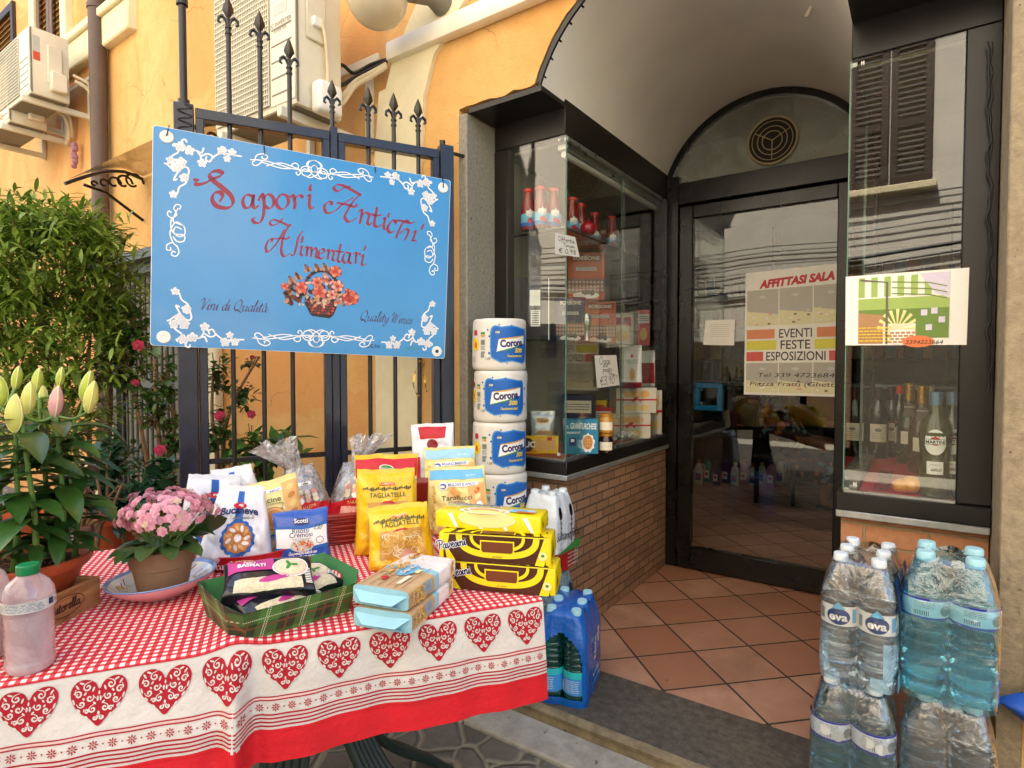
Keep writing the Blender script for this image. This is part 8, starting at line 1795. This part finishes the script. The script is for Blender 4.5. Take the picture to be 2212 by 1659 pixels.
glassbottle('vermouth_bottle', 'pale yellow vermouth bottle with an oval label, left one next to the bread roll', 'bottle', p, vp, 'vermouth', 'cap_steel', (.272, .312, .0165), art_ver, VG, R=.041)
p = hy(2054, 1072, YC+.10); p.z = .760; glassbottle('vermouth_bottle', 'vermouth bottle with an oval label, right one against the window frame', 'bottle', p, vp, 'bottle_green', 'cap_steel', (.272, .312, .0165), art_ver, VG, R=.041)
wp = [(0, .0), (.036, 0), (.038, .005), (.038, .18), (.034, .205), (.018, .235), (.014, .25), (.014, .295)]
sp2 = [(0, .0), (.040, 0), (.0425, .005), (.0425, .14), (.036, .185), (.021, .235), (.0155, .27), (.0155, .30)]
def art_w(a): a.rect(-.032, .07, .032, .145, 'ink_cream', 0); a.ell(0, .12, .012, .008, 'ink_grey', 1); blur(a, -.02, .08, .02, .11, 4, 'ink_p_dark', 1, .0016)
def art_s(a): a.poly([(-.02, .19), (.02, .19), (.014, .24), (-.014, .24)], 'ink_p_dark', 0); a.text('PROSECCO', 0, .225, .005, 'ink_white', 1); a.rect(-.028, .08, .028, .13, 'ink_cream', 0)
def art_am(a): a.rect(-.026, .05, .026, .14, 'ink_gold', 0); a.ell(0, .115, .014, .014, 'ink_white', 1); a.rect(-.034, .02, -.022, .07, 'ink_white', 1)
def art_ap(a): a.rect(-.034, .13, .034, .165, 'ink_navy', 0); a.text('APEROL', 0, .14, .016, 'ink_orange', 1, bold=.03, width=.055); a.rect(-.034, .06, .034, .13, 'ink_white', 0); a.poly([(.0, .06), (.034, .06), (.034, .11)], 'ink_orange', 1)
for lab, x, y, pr, m, cm, cz_, ar, R in (('sparkling wine bottle with gold foil neck behind the bread roll', 1990, 1020, sp2, 'bottle_amber', 'foil_gold', (.245, .318, .0185), art_s, .0425), ('taller sparkling wine bottle with gold foil and grey collar label', 1962, 1000, sp2, 'bottle_green', 'foil_gold', (.245, .322, .0185), art_s, .0425),
    ('dark red wine bottle with a cream label at the back of the right window', 1924, 985, wp, 'bottle_dark', 'foil_dark', (.24, .300, .0155), art_w, .038), ('bottle with a navy and white label beside the red wine bottle', 1944, 975, wp, 'bottle_dark', 'cap_red', (.27, .305, .0155), art_ap, .038),
    ('red wine bottle with a cream label seen through the window corner', 1852, 985, wp, 'bottle_dark', 'foil_dark', (.24, .300, .0155), art_w, .038), ('bottle with a tall cream cap behind the vermouth', 2003, 990, wp, 'bottle_dark', 'cap_cream', (.23, .305, .018), art_am, .038)):
    p = hz(x, y, .760); p.y = min(p.y, 3.0); p.x = max(p.x, xb+.05)
    glassbottle('liquor_bottle', lab, 'bottle', p, pr, m, cm, cz_, ar, 'liquor bottles in the right window', R=R)
mat('bread', 'e8922a', .35, nz=(16, .2), coat=.4, two='f2b04a'); mb = MB(); p = hz(1968, 1072, .760); p.y = max(p.y, YC+.05)
for i, (dx, dy, r) in enumerate(((-.026, .0, .026), (.0, .012, .031), (.026, .026, .028))): mb.ico((p.x+dx, p.y+dy, .760+r*.85), r, 'bread', 3, sc=(.95, 1.15, .85), nz=.08)
single('bread_roll', mb, 'glossy golden bread roll on the red cloth in the right window', 'bread')
mb = MB(); c = hd(2140, 300, 1.5)
P = [hy(x+4*sin(y*.05)+3*sin(y*.13), y, YC-.03) for x, y in [(2138, 90+i*12) for i in range(64)]]
mb.tube(P, .0028, 'cable_black', 5, cap=False); P = [hy(x+4*cos(y*.061), y, YC-.03) for x, y in [(2140, 90+i*12) for i in range(64)]]; mb.tube(P, .0022, 'cable_black', 5, cap=False)
single('light_string', mb, 'thin twisted dark cable running down the right window frame', 'cable')
# ================================================================ inside the shop
T = thing('shop_counter', 'long dark counter inside the shop seen through the door', 'counter'); mb = MB()
mb.bx(-2.6, 1.2, 6.05, 6.5, .42, .95, 'dark_panel', bev=.01); mb.bx(-2.6, 1.2, 6.0, 6.55, .95, .985, 'alu', bev=.004); mb.bx(-2.6, 1.2, 6.2, 6.5, .04, .42, 'dark_room'); part('cabinet', mb, T)
T = thing('wall_shelf', 'dark wall shelf packed with small goods at the back of the shop', 'shelf'); mb = MB()
for z in (1.2, 1.55, 1.9, 2.25): mb.bx(-2.8, 1.6, 6.62, 6.98, z, z+.02, 'shutter_dark')
for x in (-2.8, -1.3, .2, 1.58): mb.bx(x, x+.02, 6.62, 6.98, 1.0, 2.6, 'shutter_dark')
part('board', mb, T)
rs = random.Random(12); mb = MB()
for z in (1.22, 1.57, 1.92):
    x = -2.75
    while x < 1.5: w_ = rs.uniform(.06, .14); mb.bx(x, x+w_*.9, 6.68, 6.9, z, z+rs.uniform(.12, .28), rs.choice(['c_orange', 'c_blue', 'c_white', 'c_teal', 'bag_red', 'bag_yellow', 'c_dark']), bev=.004); x += w_
o = part('goods', mb, T); o['kind'] = 'stuff'
dcol = [('det_white', 'd8d6cc'), ('det_teal', '2f8f86'), ('det_purple', '4a3a6a'), ('det_pink', 'c88aa0'), ('det_red', 'a8302c'), ('det_yellow', 'c8b040')]
for n_, c_ in dcol: mat(n_, c_, .35, nz=(9, .1))
rd = random.Random(3)
dl = {0: 'white detergent bottle, leftmost on the shop floor', 1: 'white detergent bottle with a handle by the door stile', 2: 'teal detergent bottle on the shop floor', 3: 'dark purple detergent bottle on the shop floor', 4: 'second purple detergent bottle beside the teal one', 5: 'white bottle with red label in the detergent row', 6: 'pink detergent bottle next to the white red labelled one', 7: 'tall white bottle in the middle of the row', 8: 'white bottle with a red stripe before the yellow spray', 9: 'pink topped bottle right of the middle', 10: 'white jug shaped detergent bottle near the seated person'}
for i in range(11):
    x = 1490+i*19.5; p = hz(x, 1040+(i % 2)*5+i*.8, 0); c_ = ['det_white', 'det_white', 'det_teal', 'det_purple', 'det_purple', 'det_white', 'det_pink', 'det_white', 'det_white', 'det_pink', 'det_white'][i]
    T = thing('detergent_bottle', dl[i], 'detergent bottle', TR(p) @ RZ(atan2(p.x, p.y)*-1*-1+rd.uniform(-.3, .3)), 'detergent bottles on the shop floor'); mb = MB(); h_ = rd.uniform(.20, .25)
    mb.lathe([(0, 0), (.038, 0), (.040, .006), (.040, h_*.6), (.033, h_*.8), (.015, h_*.92), (.013, h_*.95)], c_, 20, Matrix.Diagonal((1.05, .62, 1, 1)))
    if i % 3 == 1: mb.tube(spline([(.02, 0, h_*.9), (.048, 0, h_*.85), (.05, 0, h_*.65), (.036, 0, h_*.55)], 5), .007, c_, 8)
    part('body', mb, T); mb = MB(); mb.lathe([(.014, h_*.93), (.018, h_*.94), (.018, h_*1.05), (.012, h_*1.08), (0, h_*1.08)], rd.choice(['det_red', 'det_white', 'det_yellow', 'det_purple']), 16); part('cap', mb, T)
    a = Art(); a.rect(-.026, h_*.18, .026, h_*.5, 'ink_white' if c_ != 'det_white' else 'ink_blue', 0); a.ell(0, h_*.36, .016, .012, 'ink_red', 1); a.build('label', T, fn=lambda u, v, h: (u, -.0255-h, v))
# seated person in a flowered dress
def skin(name, parent, verts, edges, radii, m, sub=2):
    me = bpy.data.meshes.new(name); me.from_pydata(verts, edges, []); o = bpy.data.objects.new(name, me); COL.objects.link(o)
    md = o.modifiers.new('s', 'SKIN'); 
    for i, sv in enumerate(me.skin_vertices[0].data): sv.radius = radii[i] if isinstance(radii[i], tuple) else (radii[i], radii[i]); sv.use_root = (i == 0)
    s2 = o.modifiers.new('u', 'SUBSURF'); s2.levels = sub; s2.render_levels = sub
    ev = o.evaluated_get(bpy.context.evaluated_depsgraph_get()); nm = bpy.data.meshes.new_from_object(ev); bpy.data.objects.remove(o)
    nm.materials.clear(); nm.materials.append(MATS[m]); nm.polygons.foreach_set('use_smooth', [True]*len(nm.polygons)); return link(name, nm, parent)
mat('skin', 'b07a5a', .5, nz=(9, .08), sub=.05); mat('hair_dark', '2a1c14', .6, nz=(60, .4)); mat('sandal', '1a1512', .5)
k = pos_mat('dress_print'); g = k.coord('Object'); v_ = k.n("ShaderNodeTexVoronoi"); v_.inputs['Scale'].default_value = 15; dq = k.n('ShaderNodeMix'); dq.data_type = 'RGBA'; dq.blend_type = 'ADD'; dq.inputs[0].default_value = .12; nq = k.n('ShaderNodeTexNoise'); nq.inputs['Scale'].default_value = 11; k.l(g, nq.inputs['Vector']); k.l(g, dq.inputs[6]); k.l(nq.outputs['Color'], dq.inputs[7]); k.l(dq.outputs[2], v_.inputs['Vector'])
c_ = k.mix(k.mapr(v_.outputs['Distance'], .35, .42), k.mix(k.mapr(k.noise(7, 2, g), .45, .55), lin('5fb0b8'), lin('c88a34')), lin('1c1c20')); k.base(c_); k.b.inputs['Roughness'].default_value = .8
pf = hz(1735, 1092, 0); PM = TR(pf.x-.16, pf.y+.05, -.002) @ RZ(radians(100))     # local -y is the way she faces
T = thing('person', 'person seated inside the shop in a dark flowered dress and sandals', 'person', PM)
V = [(0, .05, .50), (0, .07, .72), (0, .06, .95), (0, .03, 1.10), (0, .0, 1.17), (0, -.03, 1.27),
     (.10, -.05, .50), (.12, -.38, .50), (.12, -.36, .10), (.12, -.36, .05), (.12, -.47, .025), (-.10, -.05, .50), (-.12, -.36, .49), (-.10, -.30, .10), (-.10, -.30, .05), (-.10, -.41, .025),
     (.19, .04, 1.06), (.24, -.06, .82), (.12, -.26, .70), (.07, -.33, .68), (-.19, .04, 1.06), (-.24, -.06, .82), (-.12, -.24, .70), (-.07, -.31, .68), (0, -.035, 1.34)]
E_ = [(0, 1), (1, 2), (2, 3), (3, 4), (4, 5), (5, 24), (0, 6), (6, 7), (7, 8), (8, 9), (9, 10), (0, 11), (11, 12), (12, 13), (13, 14), (14, 15), (2, 16), (16, 17), (17, 18), (18, 19), (2, 20), (20, 21), (21, 22), (22, 23)]
Rr = [(.15, .12), .13, (.15, .10), .07, .045, .075, .09, .062, .042, .045, .035, .09, .062, .042, .045, .035, .05, .042, .033, .035, .05, .042, .033, .035, .07]
skin('body', T, V, E_, Rr, 'skin')
mb = MB()
for sx in (.07, -.07):
    for q in range(4): mb.tube([(sx+(.012*q-.018), -.33, .69), (sx+(.014*q-.02), -.375, .685), (sx+(.015*q-.022), -.40, .665)], [.009, .008, .007], 'skin', 7)
    mb.tube([(sx-.03, -.32, .69), (sx-.045, -.35, .685)], [.010, .008], 'skin', 7)
part('fingers', mb, T)
mb = MB()
def dress(u, v):
    a = 2*pi*v; P = [(0, .07, 1.08, .17, .11), (0, .06, .95, .19, .13), (0, .06, .72, .17, .15), (0, .0, .55, .22, .22), (0, -.17, .50, .24, .30), (0, -.25, .34, .24, .24), (0, -.27, .22, .25, .22)]
    t = u*6; i = min(5, int(t)); f = t-i; q = [P[i][k_]*(1-f)+P[i+1][k_]*f for k_ in range(5)]; w_ = 1+.05*sin(a*7+u*4)*u
    return (q[0]+q[3]*w_*cos(a), q[1]+q[4]*w_*sin(a), q[2]+.03*sin(a)*(u > .5))
mb.grid(dress, 30, 48, 'dress_print'); part('dress', mb, T, angle=80)
mb = MB(); mb.ico((0, -.01, 1.345), .105, 'hair_dark', 3, sc=(.92, 1.0, 1.08), nz=.1); part('hair', mb, T)
mb = MB(); mb.tube([(0, -.115, 1.31), (0, -.135, 1.285), (0, -.12, 1.275)], [.008, .013, .008], 'skin', 8)
for sx in (-.03, .03): mb.ico((sx, -.107, 1.32), .011, 'ink_white', 2, sc=(1, .5, .7)); mb.ico((sx, -.1125, 1.32), .005, 'ink_black', 2, sc=(1, .5, 1))
mb.tube([(-.022, -.108, 1.25), (0, -.114, 1.247), (.022, -.108, 1.25)], .004, 'ink_dred', 6); part('face', mb, T)
for x, y in ((.12, -.41), (-.10, -.35)): mb = MB(); mb.bx(x-.045, x+.045, y-.13, y+.11, .002, .018, 'sandal', bev=.008); mb.tube([(x-.04, y-.02, .02), (x, y-.03, .075), (x+.04, y-.02, .02)], .010, 'sandal', 6, flat=.5); part('sandal', mb, T)
T = thing('stool', 'dark stool under the seated person in the shop', 'stool', PM); mb = MB(); mb.bx(-.17, .17, -.10, .24, .38, .42, 'shutter_dark', bev=.01); part('seat', mb, T)
for x in (-.14, .14):
    for y in (-.07, .21): mb = MB(); mb.tube([(x, y, .002), (x*.9, y, .38)], .015, 'iron_black', 8); part('leg', mb, T)

mb = MB(); p = hy(1763, 22, 2.4); mb.bx(-.006, .006, -.001, .001, -.07, 0, 'cable_cream'); single('straw_tag', mb, 'thin yellowish strip hanging from the vault ceiling', 'strip', TR(p.x, p.y, p.z+.05) @ RY(.5))
